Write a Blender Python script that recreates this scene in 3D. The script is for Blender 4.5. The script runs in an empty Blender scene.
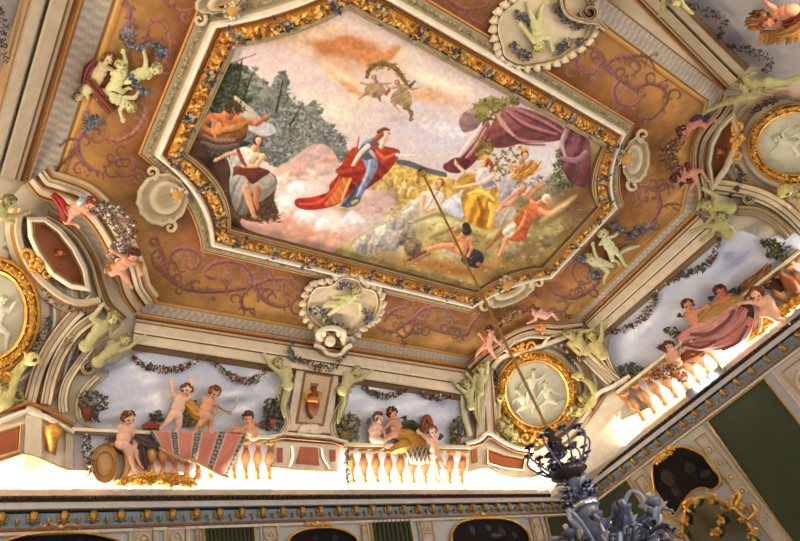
import bpy, math, random
import numpy as np
from mathutils import Vector, Matrix
random.seed(7); RG = np.random.default_rng(7)
PI = math.pi
COL = bpy.context.scene.collection
# ---------------- camera (calibrated) and the planes of the vaulted room ----------------
F = 605.85
M = np.array([[0.79351275, -0.53018889, -0.29872606],
              [-0.20775972, -0.69740565, 0.68590179],
              [-0.57199075, -0.48220857, -0.66355216]])
CZ = 1.5            # eye height
S = 6.0             # ceiling height above the eye
CAM = np.array([0, 0, CZ])
def ray(x, y):
    return M.T @ np.array([x-400.0, 270.5-y, -F])
def proj(P):
    c = (np.asarray(P, float)-CAM) @ M.T
    w = np.where(-c[..., 2] > 1e-3, -c[..., 2], 1e-3)
    return 400+F*c[..., 0]/w, 270.5-F*c[..., 1]/w
# ceiling rectangle (units of S) and cove foot
CX0, CX1, CY0, CY1, CUT = .056, 1.6, -.014, 1.022, .281
RUN, DROP = .262, .335
def pl(p, a, b, inside):      # plane through p spanned by a,b; normal to the room
    n = np.cross(a, b).astype(float); n /= np.linalg.norm(n)
    p = np.array(p, float)*S+CAM
    if np.dot(np.array(inside, float)*S+CAM-p, n) < 0: n = -n
    return p, n
IN = (.8, .5, .2)
PL = {
 'ceil': pl((0, 0, 1), (1, 0, 0), (0, 1, 0), IN),
 'far': pl((0, CY1, 1), (1, 0, 0), (0, RUN, -DROP), IN),
 'near': pl((0, CY0, 1), (1, 0, 0), (0, -RUN, -DROP), IN),
 'right': pl((CX1, 0, 1), (0, 1, 0), (RUN, 0, -DROP), IN),
 'left': pl((CX0, 0, 1), (0, 1, 0), (-RUN, 0, -DROP), IN)}
CF = .10
k = (2*RUN-CF+CUT)/2
PL['fr'] = pl((CX1-CUT, CY1, 1), (1, -1, 0), (k, k, -DROP), IN)
PL['fl'] = pl((CX0+CUT, CY1, 1), (1, 1, 0), (-k, k, -DROP), IN)
PL['nr'] = pl((CX1-CUT, CY0, 1), (1, 1, 0), (k, -k, -DROP), IN)
PL['nl'] = pl((CX0+CUT, CY0, 1), (1, -1, 0), (-k, -k, -DROP), IN)
WY, WX = 1.25*S, 1.83*S       # lower walls
PL['wf'] = (np.array([0, WY, 0]), np.array([0, -1., 0]))
PL['wr'] = (np.array([WX, 0, 0]), np.array([-1., 0, 0]))
COVE = ['ceil', 'far', 'near', 'right', 'left', 'fr', 'fl', 'nr', 'nl']
def hit(x, y, off=0.0, which=None):
    d = ray(x, y); best = None
    for n in ([which] if which else COVE):
        p, nn = PL[n]
        dn = np.dot(d, nn)
        if dn > -1e-6: continue
        t = np.dot(p+nn*off-CAM, nn)/dn
        if best is None or t < best: best = t
    return CAM+d*best
def pside(x, y):
    d = ray(x, y); best = None
    for n in COVE:
        p, nn = PL[n]; dn = np.dot(d, nn)
        if dn > -1e-6: continue
        t = np.dot(p-CAM, nn)/dn
        if best is None or t < best[0]: best = (t, n)
    return best[1]
def mpp(x, y, which=None):        # metres per pixel there, across the view
    P = hit(x, y, 0, which); return float(-(M @ (P-CAM))[2])/F
# ---------------- colour ----------------
def lin(c):
    c = np.asarray(c, float)/255.0
    return np.where(c <= .04045, c/12.92, ((np.maximum(c, 0)+.055)/1.055)**2.4)
# ---------------- materials ----------------
MATS = {}
def mat(name, rough=.7, metal=0.0, bump=.15, scale=30, var=.12, col=None, emit=None, tint=(1, 1, 1)):
    if name in MATS: return MATS[name]
    m = bpy.data.materials.new(name); m.use_nodes = True
    nt = m.node_tree; N = nt.nodes; L = nt.links; b = N['Principled BSDF']
    if emit:
        b.inputs['Base Color'].default_value = (*lin(col), 1)
        b.inputs['Emission Color'].default_value = (*lin(col), 1); b.inputs['Emission Strength'].default_value = emit
        MATS[name] = m; return m
    tc = N.new('ShaderNodeTexCoord'); nz = N.new('ShaderNodeTexNoise')
    nz.inputs['Scale'].default_value = scale; nz.inputs['Detail'].default_value = 4
    L.new(tc.outputs['Object'], nz.inputs['Vector'])
    mx = N.new('ShaderNodeMix'); mx.data_type = 'RGBA'; mx.blend_type = 'MULTIPLY'; mx.inputs[0].default_value = 1
    rp = N.new('ShaderNodeMapRange'); rp.inputs[1].default_value = .3; rp.inputs[2].default_value = .7
    rp.inputs[3].default_value = 1-var; rp.inputs[4].default_value = 1+var
    L.new(nz.outputs['Fac'], rp.inputs[0])
    if col is None:
        at = N.new('ShaderNodeAttribute'); at.attribute_name = 'Col'; L.new(at.outputs['Color'], mx.inputs[6])
    else: mx.inputs[6].default_value = (*lin(col), 1)
    cb = N.new('ShaderNodeCombineColor')
    for q in range(3):
        mm = N.new('ShaderNodeMath'); mm.operation = 'MULTIPLY'; mm.inputs[1].default_value = tint[q]; L.new(rp.outputs[0], mm.inputs[0]); L.new(mm.outputs[0], cb.inputs[q])
    L.new(cb.outputs[0], mx.inputs[7]); L.new(mx.outputs[2], b.inputs['Base Color'])
    b.inputs['Roughness'].default_value = rough; b.inputs['Metallic'].default_value = metal
    b.inputs['Specular IOR Level'].default_value = .3
    if bump:
        bp = N.new('ShaderNodeBump'); bp.inputs['Strength'].default_value = bump; bp.inputs['Distance'].default_value = .02
        L.new(nz.outputs['Fac'], bp.inputs['Height']); L.new(bp.outputs[0], b.inputs['Normal'])
    MATS[name] = m; return m
FRESCO = mat('fresco_paint', .85, 0, .05, 40, .04)
STONE = mat('painted_stucco', .7, 0, .12, 9, .10, tint=(.95, .87, .73))
GOLD = mat('gilded_stucco', .42, .55, .35, 28, .25)
SKIN = mat('tinted_plaster', .65, 0, .08, 30, .06)
LEAF = mat('painted_leaves', .75, 0, .1, 50, .15)
CLOTH = mat('painted_cloth', .85, 0, .2, 60, .1)
GLASSY = mat('murano_glass', .15, .1, .05, 20, .1)
# ---------------- objects ----------------
def setp(o, label=None, cat=None, group=None, kind=None):
    if label: o['label'] = label
    if cat: o['category'] = cat
    if group: o['group'] = group
    if kind: o['kind'] = kind
    return o
def thing(name, loc, label, cat, group=None):
    o = bpy.data.objects.new(name, None); COL.objects.link(o); o.location = Vector(loc); o.empty_display_size = .1
    return setp(o, label, cat, group)
def mesh_np(name, V, Q, C, m, parent=None, smooth=False):
    V = np.asarray(V, np.float32); Q = np.asarray(Q, np.int32)
    me = bpy.data.meshes.new(name); k = Q.shape[1]
    me.vertices.add(len(V)); me.vertices.foreach_set('co', V.ravel())
    me.loops.add(Q.size); me.loops.foreach_set('vertex_index', Q.ravel())
    me.polygons.add(len(Q)); me.polygons.foreach_set('loop_start', np.arange(0, Q.size, k, dtype=np.int32))
    me.polygons.foreach_set('loop_total', np.full(len(Q), k, np.int32))
    me.update(calc_edges=True)
    return finish(name, me, C, m, parent, smooth)
def finish(name, me, C, m, parent, smooth):
    a = me.color_attributes.new('Col', 'FLOAT_COLOR', 'POINT')
    C = np.asarray(C, np.float32); C4 = np.ones((len(C), 4), np.float32); C4[:, :3] = C[:, :3]
    a.data.foreach_set('color', C4.ravel())
    if smooth: me.polygons.foreach_set('use_smooth', np.ones(len(me.polygons), bool))
    me.materials.append(m)
    o = bpy.data.objects.new(name, me); COL.objects.link(o)
    if parent is not None:
        o.parent = parent; w = Vector(parent.location); q = parent.parent
        while q is not None: w = w+Vector(q.location); q = q.parent
        if parent.type == 'EMPTY': o.matrix_parent_inverse = Matrix.Translation(-w)
    return o
class G:
    def __init__(s): s.V = []; s.F = []; s.C = []
    def add(s, V, Fc, c):
        b = len(s.V); s.V += [tuple(map(float, v)) for v in V]
        s.F += [tuple(i+b for i in f) for f in Fc]
        c = np.asarray(c, float)
        if c.ndim == 1: s.C += [tuple(lin(c))]*len(V)
        else: s.C += [tuple(q) for q in lin(c)]
    def build(s, name, m, parent=None, smooth=True):
        if not s.V: return None
        me = bpy.data.meshes.new(name); me.from_pydata(s.V, [], s.F); me.update()
        return finish(name, me, s.C, m, parent, smooth)
    def tube(s, P, R, c, n=8, cap=True):
        P = [np.asarray(p, float) for p in P]; k = len(P)
        if not hasattr(R, '__len__'): R = [R]*k
        V = []; Fc = []; ref = None
        for i, p in enumerate(P):
            t = P[min(i+1, k-1)]-P[max(i-1, 0)]; t = t/(np.linalg.norm(t)+1e-9)
            if ref is None:
                ref = np.cross(t, [0, 0, 1.]);
                if np.linalg.norm(ref) < .1: ref = np.cross(t, [1., 0, 0])
            ref = ref-t*np.dot(ref, t); ref /= np.linalg.norm(ref)+1e-9; b = np.cross(t, ref)
            for j in range(n):
                a = 2*PI*j/n; V.append(p+(ref*math.cos(a)+b*math.sin(a))*R[i])
        for i in range(k-1):
            for j in range(n): Fc.append((i*n+j, i*n+(j+1) % n, (i+1)*n+(j+1) % n, (i+1)*n+j))
        if cap: Fc.append(tuple(range(n))[::-1]); Fc.append(tuple((k-1)*n+j for j in range(n)))
        s.add(V, Fc, c)
    def ball(s, p, r, c, ax=None, nu=8, nv=5):     # ellipsoid; ax = three axis vectors
        p = np.asarray(p, float); A = np.eye(3)*r if ax is None else np.asarray(ax, float)
        V = [p+A[2]]; Fc = []
        for i in range(1, nv):
            t = PI*i/nv
            for j in range(nu):
                a = 2*PI*j/nu; V.append(p+A[0]*math.sin(t)*math.cos(a)+A[1]*math.sin(t)*math.sin(a)+A[2]*math.cos(t))
        V.append(p-A[2]); L = len(V)-1
        for j in range(nu): Fc.append((0, 1+j, 1+(j+1) % nu)); Fc.append((L, 1+(nv-2)*nu+(j+1) % nu, 1+(nv-2)*nu+j))
        for i in range(nv-2):
            for j in range(nu): Fc.append((1+i*nu+j, 1+(i+1)*nu+j, 1+(i+1)*nu+(j+1) % nu, 1+i*nu+(j+1) % nu))
        s.add(V, Fc, c)
    def box(s, lo, hi, c):
        x0, y0, z0 = lo; x1, y1, z1 = hi
        V = [(x0, y0, z0), (x1, y0, z0), (x1, y1, z0), (x0, y1, z0), (x0, y0, z1), (x1, y0, z1), (x1, y1, z1), (x0, y1, z1)]
        s.add(V, [(0, 3, 2, 1), (4, 5, 6, 7), (0, 1, 5, 4), (1, 2, 6, 5), (2, 3, 7, 6), (3, 0, 4, 7)], c)
    def lathe(s, p0, p1, prof, c, n=12, side=None):   # prof: (t along p0->p1, radius m[, colour])
        p0 = np.asarray(p0, float); p1 = np.asarray(p1, float); d = p1-p0; u = d/np.linalg.norm(d)
        a = np.cross(u, [1, 0.3, 0.2]); a /= np.linalg.norm(a); b = np.cross(u, a); V = []; Fc = []; CC = []
        for q in prof:
            for j in range(n):
                an = 2*PI*j/n; V.append(p0+d*q[0]+(a*math.cos(an)+b*math.sin(an))*q[1]); CC.append(q[2] if len(q) > 2 else c)
        k = len(prof)
        for i in range(k-1):
            for j in range(n): Fc.append((i*n+j, i*n+(j+1) % n, (i+1)*n+(j+1) % n, (i+1)*n+j))
        Fc.append(tuple(range(n))[::-1]); Fc.append(tuple((k-1)*n+j for j in range(n)))
        s.add(V, Fc, np.array(CC, float))
def spl(P, n=6, closed=False):         # Catmull-Rom through points of any dimension
    P = [np.asarray(p, float) for p in P]; k = len(P)
    if k < 3: return [P[0]+(P[-1]-P[0])*t for t in np.linspace(0, 1, n+1)]
    out = []
    for i in range(k if closed else k-1):
        a, b, c, d = (P[(i+j) % k] for j in (-1, 0, 1, 2)) if closed else (P[max(i-1, 0)], P[i], P[i+1], P[min(i+2, k-1)])
        for t in np.arange(n)/n:
            out.append(.5*((2*b)+(c-a)*t+(2*a-5*b+4*c-d)*t*t+(3*b-a-3*c+d)*t**3))
    if not closed: out.append(P[-1])
    return out
def pxs(pts, off=.05, which=None):
    return [hit(p[0], p[1], p[2] if len(p) > 2 else off, which) for p in pts]
def band(g, pts, prof, closed=False, which=None, w0=1, w1=1, smooth=0):
    """a moulding that follows pixels on the vault: prof = (sideways px, height m, colour) ..."""
    P = spl(pts, smooth, closed) if smooth else [np.asarray(p, float) for p in pts]
    k = len(P); W = []
    for i, p in enumerate(P):
        a = P[(i-1) % k] if closed or i > 0 else p; b = P[(i+1) % k] if closed or i < k-1 else p
        t1 = (p-a)[:2]; t2 = (b-p)[:2]
        n1 = np.array([-t1[1], t1[0]])/(np.linalg.norm(t1)+1e-9); n2 = np.array([-t2[1], t2[0]])/(np.linalg.norm(t2)+1e-9)
        if np.linalg.norm(t1) < 1e-6: n1 = n2
        if np.linalg.norm(t2) < 1e-6: n2 = n1
        m = n1+n2; m = m/max(np.dot(m, m), .6)*2
        if np.dot(m, m) < .1: m = n2
        f = i/max(k-1, 1); W.append(m*(w0+(w1-w0)*f))
    for q in range(len(prof)-1):
        (u0, h0, c0), (u1, h1, c1) = prof[q], prof[q+1]
        V = []
        for p, m in zip(P, W):
            V.append(hit(p[0]+m[0]*u0, p[1]+m[1]*u0, h0, which)); V.append(hit(p[0]+m[0]*u1, p[1]+m[1]*u1, h1, which))
        Fc = [(2*i, 2*i+1, 2*((i+1) % k)+1, 2*((i+1) % k)) for i in range(k if closed else k-1)]
        g.add(V, Fc, c0)
def slab(g, pts, c, h=.03, base=-.05, which=None, bev=1.2, smooth=0, c2=None):
    """raised plate with a bevelled rim whose outline is given in pixels"""
    P = [np.asarray(p[:2], float) for p in (spl(pts, smooth, True) if smooth else pts)]
    cen = sum(P)/len(P); k = len(P)
    top = [p+(cen-p)/(np.linalg.norm(cen-p)+1e-9)*bev for p in P]
    V = [hit(*p, base, which) for p in P]+[hit(*p, h*.6, which) for p in P]+[hit(*p, h, which) for p in top]
    Fc = [(i, (i+1) % k, k+(i+1) % k, k+i) for i in range(k)]+[(k+i, k+(i+1) % k, 2*k+(i+1) % k, 2*k+i) for i in range(k)]
    Fc.append(tuple(range(2*k, 3*k)))
    g.add(V, Fc, c)
# ================= the painter: a brush that works on one big canvas, later laid on the vault =================
X0, X1, Y0, Y1, SS = -50, 850, -110, 515, 2
CW, CH = (X1-X0)*SS, (Y1-Y0)*SS
CV = np.zeros((CH, CW, 3), np.float32); CA = np.zeros((CH, CW), np.float32); CI = np.zeros((CH, CW), np.int16)
PID = 0
def up(a, H, W):
    h, w = a.shape; y = np.linspace(0, h-1.001, H); x = np.linspace(0, w-1.001, W)
    y0 = y.astype(int); x0 = x.astype(int); fy = y-y0; fx = x-x0; fy = fy*fy*(3-2*fy); fx = fx*fx*(3-2*fx)
    r = a[y0]*(1-fy)[:, None]+a[y0+1]*fy[:, None]
    return (r[:, x0]*(1-fx)+r[:, x0+1]*fx).astype(np.float32)
def noise(sx, sy=None, seed=0):
    sy = sy or sx; r = np.random.default_rng(seed)
    return up(r.uniform(-1, 1, (int((Y1-Y0)/sy)+3, int((X1-X0)/sx)+3)), CH, CW)
NZ = {'a': noise(60, 30, 1)*.55+noise(26, 14, 2)*.3+noise(11, 7, 3)*.15, 'b': noise(14, 14, 4)*.6+noise(6, 6, 5)*.4,
      'c': noise(4, 4, 6)*.5+noise(2, 2, 7)*.5, 'd': noise(1.2, 1.2, 8)}
def sl(x0, y0, x1, y1):
    a = max(int((x0-X0)*SS), 0); b = min(int((x1-X0)*SS)+2, CW); c = max(int((y0-Y0)*SS), 0); d = min(int((y1-Y0)*SS)+2, CH)
    if b <= a or d <= c: return None
    xs = np.arange(a, b)/SS+X0; ys = np.arange(c, d)/SS+Y0
    return (slice(c, d), slice(a, b)), xs[None, :], ys[:, None]
def put(s, col, al):
    al = np.clip(al, 0, 1); a3 = al[..., None]
    CV[s] = CV[s]*(1-a3)+col*a3; CA[s] = np.maximum(CA[s], al)
    if PID: CI[s] = np.where(al > .5, PID, CI[s])
def St(pts, w, col, sh=.3, n=5, soft=.6, al=1, tex=.06, hl=None):
    """brush stroke: spline with half-widths w, rounded light from the upper left"""
    P = spl(pts, n) if len(pts) > 2 else [np.asarray(p, float) for p in pts]
    W = np.interp(np.linspace(0, 1, len(P)), np.linspace(0, 1, len(w)), w) if hasattr(w, '__len__') else np.full(len(P), float(w))
    P = np.array([p[:2] for p in P]); mw = W.max()+1.5
    q = sl(P[:, 0].min()-mw, P[:, 1].min()-mw, P[:, 0].max()+mw, P[:, 1].max()+mw)
    if q is None: return
    s, xs, ys = q; best = np.full((ys.shape[0], xs.shape[1]), 1e9, np.float32); nx = np.zeros_like(best); ny = np.zeros_like(best); bw = np.ones_like(best)
    for i in range(len(P)-1):
        a, b = P[i], P[i+1]; d = b-a; L = max(d@d, 1e-6)
        t = np.clip(((xs-a[0])*d[0]+(ys-a[1])*d[1])/L, 0, 1)
        ex = xs-a[0]-t*d[0]; ey = ys-a[1]-t*d[1]; r = W[i]+(W[i+1]-W[i])*t
        dd = np.sqrt(ex*ex+ey*ey)-r; m = dd < best
        best = np.where(m, dd, best); nx = np.where(m, ex/(r+.3), nx); ny = np.where(m, ey/(r+.3), ny)
    li = np.clip(-(nx*.55+ny*.65), -1, 1)
    c = np.asarray(col, np.float32)
    v = 1+sh*li+tex*NZ['c'][s]*1.5
    out = c[None, None]*v[..., None]
    put(s, np.clip(out, 0, 255), al*np.clip(.5-best/soft, 0, 1))
def Pg(pts, col, col2=None, ang=90, fold=None, smooth=5, al=1, tex=.08, nz='c', edge=.6, sh=0):
    """filled shape; col -> col2 along ang; fold=(period px, strength, angle, wobble)"""
    P = np.array([p[:2] for p in (spl(pts, smooth, True) if smooth else [np.asarray(p, float) for p in pts])])
    q = sl(P[:, 0].min()-2, P[:, 1].min()-2, P[:, 0].max()+2, P[:, 1].max()+2)
    if q is None: return
    s, xs, ys = q; ins = np.zeros((ys.shape[0], xs.shape[1]), bool); best = np.full(ins.shape, 1e9, np.float32)
    for i in range(len(P)):
        a, b = P[i], P[(i+1) % len(P)]
        if a[1] != b[1]:
            cr = ((a[1] > ys) != (b[1] > ys)) & (xs < (b[0]-a[0])*(ys-a[1])/(b[1]-a[1])+a[0]); ins ^= cr
        d = b-a; L = max(d@d, 1e-6); t = np.clip(((xs-a[0])*d[0]+(ys-a[1])*d[1])/L, 0, 1)
        best = np.minimum(best, (xs-a[0]-t*d[0])**2+(ys-a[1]-t*d[1])**2)
    dist = np.sqrt(best); sd = np.where(ins, dist, -dist)
    c = np.asarray(col, np.float32)[None, None]*np.ones((*ins.shape, 1), np.float32)
    ca, sa = math.cos(math.radians(ang)), math.sin(math.radians(ang))
    if col2 is not None:
        pr = P[:, 0]*ca+P[:, 1]*sa; t = np.clip((xs*ca+ys*sa-pr.min())/(pr.max()-pr.min()), 0, 1)[..., None]
        c = c*(1-t)+np.asarray(col2, np.float32)*t
    v = 1+tex*NZ[nz][s]*1.6
    if fold:
        fa = math.radians(fold[2]); u = xs*math.cos(fa)+ys*math.sin(fa)+NZ['b'][s]*fold[3]*fold[0]
        r = np.random.default_rng(int(P[0][0]*7+P[0][1])); tb = r.uniform(-1, 1, 256); tb[::2] *= .5; uu = (u/fold[0]*1.7) % 255; i0 = uu.astype(int); f = uu-i0; f = f*f*(3-2*f)
        w = tb[i0]*(1-f)+tb[(i0+1) % 256]*f; uu = (u/fold[0]*4.1+33) % 255; i0 = uu.astype(int); f = uu-i0
        v = v+fold[1]*(w*(.95+.5*NZ['b'][s])+.3*(tb[i0]*(1-f)+tb[(i0+1) % 256]*f))
    if sh:
        gy, gx = np.gradient(np.minimum(dist, 6)*ins); v = v+sh*np.clip(gx*.5+gy*.6, -1, 1)*np.clip(1-dist/5, 0, 1)
    put(s, np.clip(c*v[..., None], 0, 255), al*np.clip(sd/edge+.5, 0, 1))
def So(cx, cy, rx, ry, col, al=.6, ang=0, p=1, nz=0):
    q = sl(cx-2.4*max(rx, ry), cy-2.4*max(rx, ry), cx+2.4*max(rx, ry), cy+2.4*max(rx, ry))
    if q is None: return
    s, xs, ys = q; a = math.radians(ang); u = ((xs-cx)*math.cos(a)+(ys-cy)*math.sin(a))/rx; v = (-(xs-cx)*math.sin(a)+(ys-cy)*math.cos(a))/ry
    g = np.exp(-((u*u+v*v)**p))
    if nz: g = g*np.clip(1+nz*NZ['b'][s]*2, 0, 2)
    put(s, np.asarray(col, np.float32)[None, None]*(1+.05*NZ['c'][s][..., None]), al*g)
def inpoly(x, y, P):
    r = False; j = len(P)-1
    for i in range(len(P)):
        if (P[i][1] > y) != (P[j][1] > y) and x < (P[j][0]-P[i][0])*(y-P[i][1])/(P[j][1]-P[i][1])+P[i][0]: r = not r
        j = i
    return r
def Leaves(P, n, cols, size=(1.2, 2.6), sh=.35, al=.9):
    xa, xb = min(p[0] for p in P), max(p[0] for p in P); ya, yb = min(p[1] for p in P), max(p[1] for p in P)
    k = 0
    while k < n:
        x = random.uniform(xa, xb); y = random.uniform(ya, yb); k += 1
        if not inpoly(x, y, P): continue
        for j in range(3):
            a = random.uniform(0, 2*PI); r = random.uniform(*size); x1 = x+random.uniform(-2, 2); y1 = y+random.uniform(-2, 2)
            St([(x1, y1), (x1+math.cos(a)*r*1.6, y1+math.sin(a)*r)], [r*.5, r*.2], random.choice(cols), sh, al=al)
def Vine(pts, w=1.6, col=(122, 74, 66), curls=1):
    St(pts, [w*.5, w, w*.8, w*.3], (80, 36, 24), 0, al=.5); St([(p[0]-.4, p[1]-.5) for p in pts], [w*.7, w*1.35, w*1.1, w*.4], col, .6)
    Q = spl(pts, 5)
    for i in range(2, len(Q)-1, 2):
        t = Q[i+1]-Q[i-1]; t = t/(np.linalg.norm(t)+1e-6); n = np.array([-t[1], t[0]])*random.choice((-1, 1))
        if random.random() < .75*curls:
            p = Q[i]; L = random.uniform(3, 6); c = [x*random.uniform(.85, 1.15) for x in col]
            St([p, p+t*L*.5+n*L*.5, p+t*L*.6+n*L], [w*.55, w*.4, .3], c, .4)
        if random.random() < .34*curls and w > 1.3:
            sg = 1 if n@np.array([-t[1], t[0]]) > 0 else -1; R_ = random.uniform(5, 8.5); c0 = Q[i]+n*R_; a0 = math.atan2(-n[1], -n[0]); dr = -sg
            St([(c0[0]+math.cos(a0+dr*4.4*q_)*R_*(1-.6*q_), c0[1]+math.sin(a0+dr*4.4*q_)*R_*(1-.6*q_)) for q_ in np.linspace(0, 1, 9)], [w*.5, w*.45, w*.3], [x*.92 for x in col], .45, n=2)
        if random.random() < .22*curls: p = Q[i]+n*5; Leaves([(p[0]-3, p[1]-3), (p[0]+3, p[1]-3), (p[0]+3, p[1]+3), (p[0]-3, p[1]+3)], 2, [(120, 100, 60), (110, 80, 75), (90, 80, 50)], (.8, 1.6))
def Man(J, hr, skin, k=1.0, hair=(60, 35, 20), face=(0, 0), sh=.33):
    """painted nude: J joints in px: H head N neck P pelvis, S1 E1 A1 arm, S2.., K1 F1 leg, K2 F2"""
    sk = np.array(skin, float); dk = sk*.72
    def g(n): return J.get(n)
    for K, Fo in (('K2', 'F2'), ('K1', 'F1')):
        if g(K):
            St([J['P'], J[K]], [.95*hr*k, .62*hr*k], dk if K == 'K2' else sk, sh)
            if g(Fo): St([J[K], J[Fo]], [.6*hr*k, .32*hr*k], dk if K == 'K2' else sk, sh)
    if g('E2') and g('S2'):
        St([J['S2'], J['E2']], [.55*hr, .42*hr], sk*.9, sh)
        if g('A2'): St([J['E2'], J['A2']], [.42*hr, .3*hr], sk*.9, sh); St([J['A2'], np.array(J['A2'])+(np.array(J['A2'])-np.array(J['E2']))*.15], [.4*hr, .2*hr], sk, sh)
    St([J['N'], ((J['N'][0]+J['P'][0])/2, (J['N'][1]+J['P'][1])/2), J['P']], [1.05*hr*k, 1.25*hr*k, 1.1*hr*k], sk, sh)
    if g('S1') and g('S2'): St([J['S1'], J['S2']], .6*hr*k, sk, sh*.8)
    if g('E1') and g('S1'):
        St([J['S1'], J['E1']], [.6*hr, .45*hr], sk, sh)
        if g('A1'): St([J['E1'], J['A1']], [.45*hr, .3*hr], sk*1.03, sh); St([J['A1'], np.array(J['A1'])+(np.array(J['A1'])-np.array(J['E1']))*.15], [.42*hr, .2*hr], sk*1.05, sh)
    St([J['H'], J['N']], [.6*hr, .7*hr], sk*.85, sh)
    H = np.array(J['H'], float); fx, fy = face
    St([H+(-fx*.3*hr, -fy*.3*hr-.2*hr), H+(0, -.15*hr)], [hr*1.05, hr*.95], hair, .4)
    c = H+(fx*.35*hr, fy*.35*hr+.12*hr)
    St([c+(0, -.2*hr), c+(0, .3*hr)], [.72*hr, .5*hr], sk*1.04, .25)
    for sx in (-.32, .34): St([c+(sx*hr+fx*.2*hr, -.18*hr), c+(sx*hr+fx*.2*hr+.3, -.16*hr)], .1*hr, (90, 52, 38), 0, al=.7)
    St([c+(-.15*hr+fx*.2*hr, .42*hr), c+(.15*hr+fx*.2*hr, .42*hr)], .08*hr, (176, 84, 70), 0, al=.6)
    St([c+(fx*.3*hr, -.1*hr), c+(fx*.35*hr, .15*hr)], .1*hr, sk*.75, 0, al=.7)
# ================= central canvas =================
def B(x, y, s, ox, oy): return (ox+x/s, oy+y/s)
IDS = {}
def newid(name, label):
    global PID
    PID = len(IDS)+1; IDS[PID] = (name, label)
def noid():
    global PID
    PID = 0
def fresco():
    Pg([(130, 160), (190, -40), (350, -110), (420, -60), (660, 110), (640, 220), (560, 300), (470, 330), (180, 270)], (228, 203, 188), (214, 200, 198), 60, smooth=0, tex=.03)
    # sky
    for a in [(340, 50, 46, 14, (196, 138, 92), .85, 18), (305, 38, 34, 12, (214, 172, 138), .7, -10), (372, 52, 26, 12, (190, 128, 84), .8, 25), (330, 62, 22, 7, (206, 150, 108), .6, 20),
              (350, 82, 26, 9, (232, 190, 150), .6, 35), (430, 95, 30, 8, (226, 178, 140), .7, 15), (455, 100, 22, 6, (222, 186, 158), .5, 10), (400, 60, 30, 16, (232, 208, 180), .6, 0),
              (470, 78, 34, 14, (226, 202, 176), .6, 25), (300, 75, 30, 18, (222, 196, 190), .7, 40), (420, 125, 34, 18, (206, 196, 204), .8, 10), (450, 140, 26, 16, (214, 206, 212), .8, 0),
              (345, 105, 26, 12, (238, 214, 186), .6, -20), (330, 125, 30, 14, (228, 210, 196), .6, 0), (350, 20, 34, 10, (222, 196, 172), .6, 0), (415, 45, 14, 5, (205, 165, 130), .4, 25),
              (545, 158, 26, 12, (216, 210, 212), .8, 0), (270, 60, 26, 9, (214, 186, 178), .6, -20)]: So(*a[:5], a[5], a[6], nz=.35)
    for (P_, c_, w_) in [([(310, 40), (330, 50), (352, 46), (376, 56)], (184, 122, 76), 9), ([(340, 44), (362, 58), (384, 58), (398, 48)], (198, 136, 88), 8), ([(296, 34), (318, 34), (340, 26)], (226, 190, 156), 7), ([(330, 70), (350, 86), (362, 96)], (214, 154, 106), 4), ([(404, 98), (430, 96), (452, 102)], (222, 166, 120), 4), ([(326, 62), (340, 78), (356, 84)], (238, 206, 170), 3), ([(300, 90), (322, 108), (350, 118)], (240, 222, 204), 5), ([(410, 70), (440, 84), (470, 92)], (242, 222, 196), 6), ([(420, 120), (444, 130), (470, 134)], (226, 218, 222), 6)]:
        for q_ in range(5): o_ = [random.uniform(-5, 5), random.uniform(-4, 4)]; St([(p[0]+o_[0], p[1]+o_[1]) for p in P_], [w_*.2, w_*.8, w_*.2], [x*random.uniform(.95, 1.05) for x in c_], .1, soft=4, al=.5)
    for i in range(60):
        x = random.uniform(290, 470); y = random.uniform(25, 130)
        So(x, y, random.uniform(6, 16), random.uniform(1.5, 4), random.choice([(240, 218, 200), (206, 160, 122), (222, 200, 196), (236, 206, 170)]), .28, random.uniform(-5, 40), nz=.5)
    # distance
    newid('painted_field', 'yellow harvest field with grey blue hills')
    Pg([(335, 168), (350, 150), (392, 158), (405, 160), (425, 168), (450, 178), (470, 190), (470, 225), (400, 225), (340, 200)], (214, 180, 98), (196, 158, 84), 90, tex=.2, smooth=3)
    Pg([(398, 160), (410, 161), (425, 167), (440, 171), (446, 173), (446, 177), (430, 174), (410, 167), (398, 164)], (92, 100, 110), (110, 108, 100), 90, smooth=3)
    Pg([(322, 155), (336, 148), (352, 152), (356, 160), (330, 163)], (120, 118, 110), (190, 160, 90), 90)
    for i in range(26):
        x = random.uniform(385, 435); y = 172+random.uniform(0, 20)+(x-385)*.12
        St([(x, y+4), (x+1, y)], [2.2, 1], random.choice([(230, 200, 130), (196, 156, 80), (236, 212, 160), (170, 130, 70)]), .3)
    noid()
    # trees left
    newid('painted_tree', 'grey green trees')
    T = [(222, 66), (238, 62), (256, 70), (264, 80), (272, 84), (276, 74), (284, 72), (292, 79), (288, 90), (300, 104), (308, 104), (318, 98), (322, 112), (336, 128), (348, 140), (348, 160), (300, 172), (262, 160), (200, 140), (205, 110)]
    Pg([(p[0]*.97+7, p[1]*.97+5) for p in T], (120, 122, 108), (126, 126, 118), 0, tex=.25, smooth=4, nz='b')
    Leaves(T, 900, [(88, 92, 72), (108, 112, 92), (134, 136, 120), (150, 152, 140), (112, 118, 118), (96, 100, 96)], (1.4, 3))
    Leaves([(205, 110), (222, 64), (246, 66), (250, 100), (236, 118), (202, 130)], 420, [(52, 58, 38), (70, 78, 50), (90, 98, 74), (58, 60, 48)], (1.4, 3))
    Leaves([(262, 118), (300, 105), (345, 140), (345, 160), (290, 160), (258, 145)], 330, [(104, 108, 110), (130, 132, 130), (158, 156, 150), (90, 92, 88), (170, 166, 150)], (1.2, 2.6))
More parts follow.
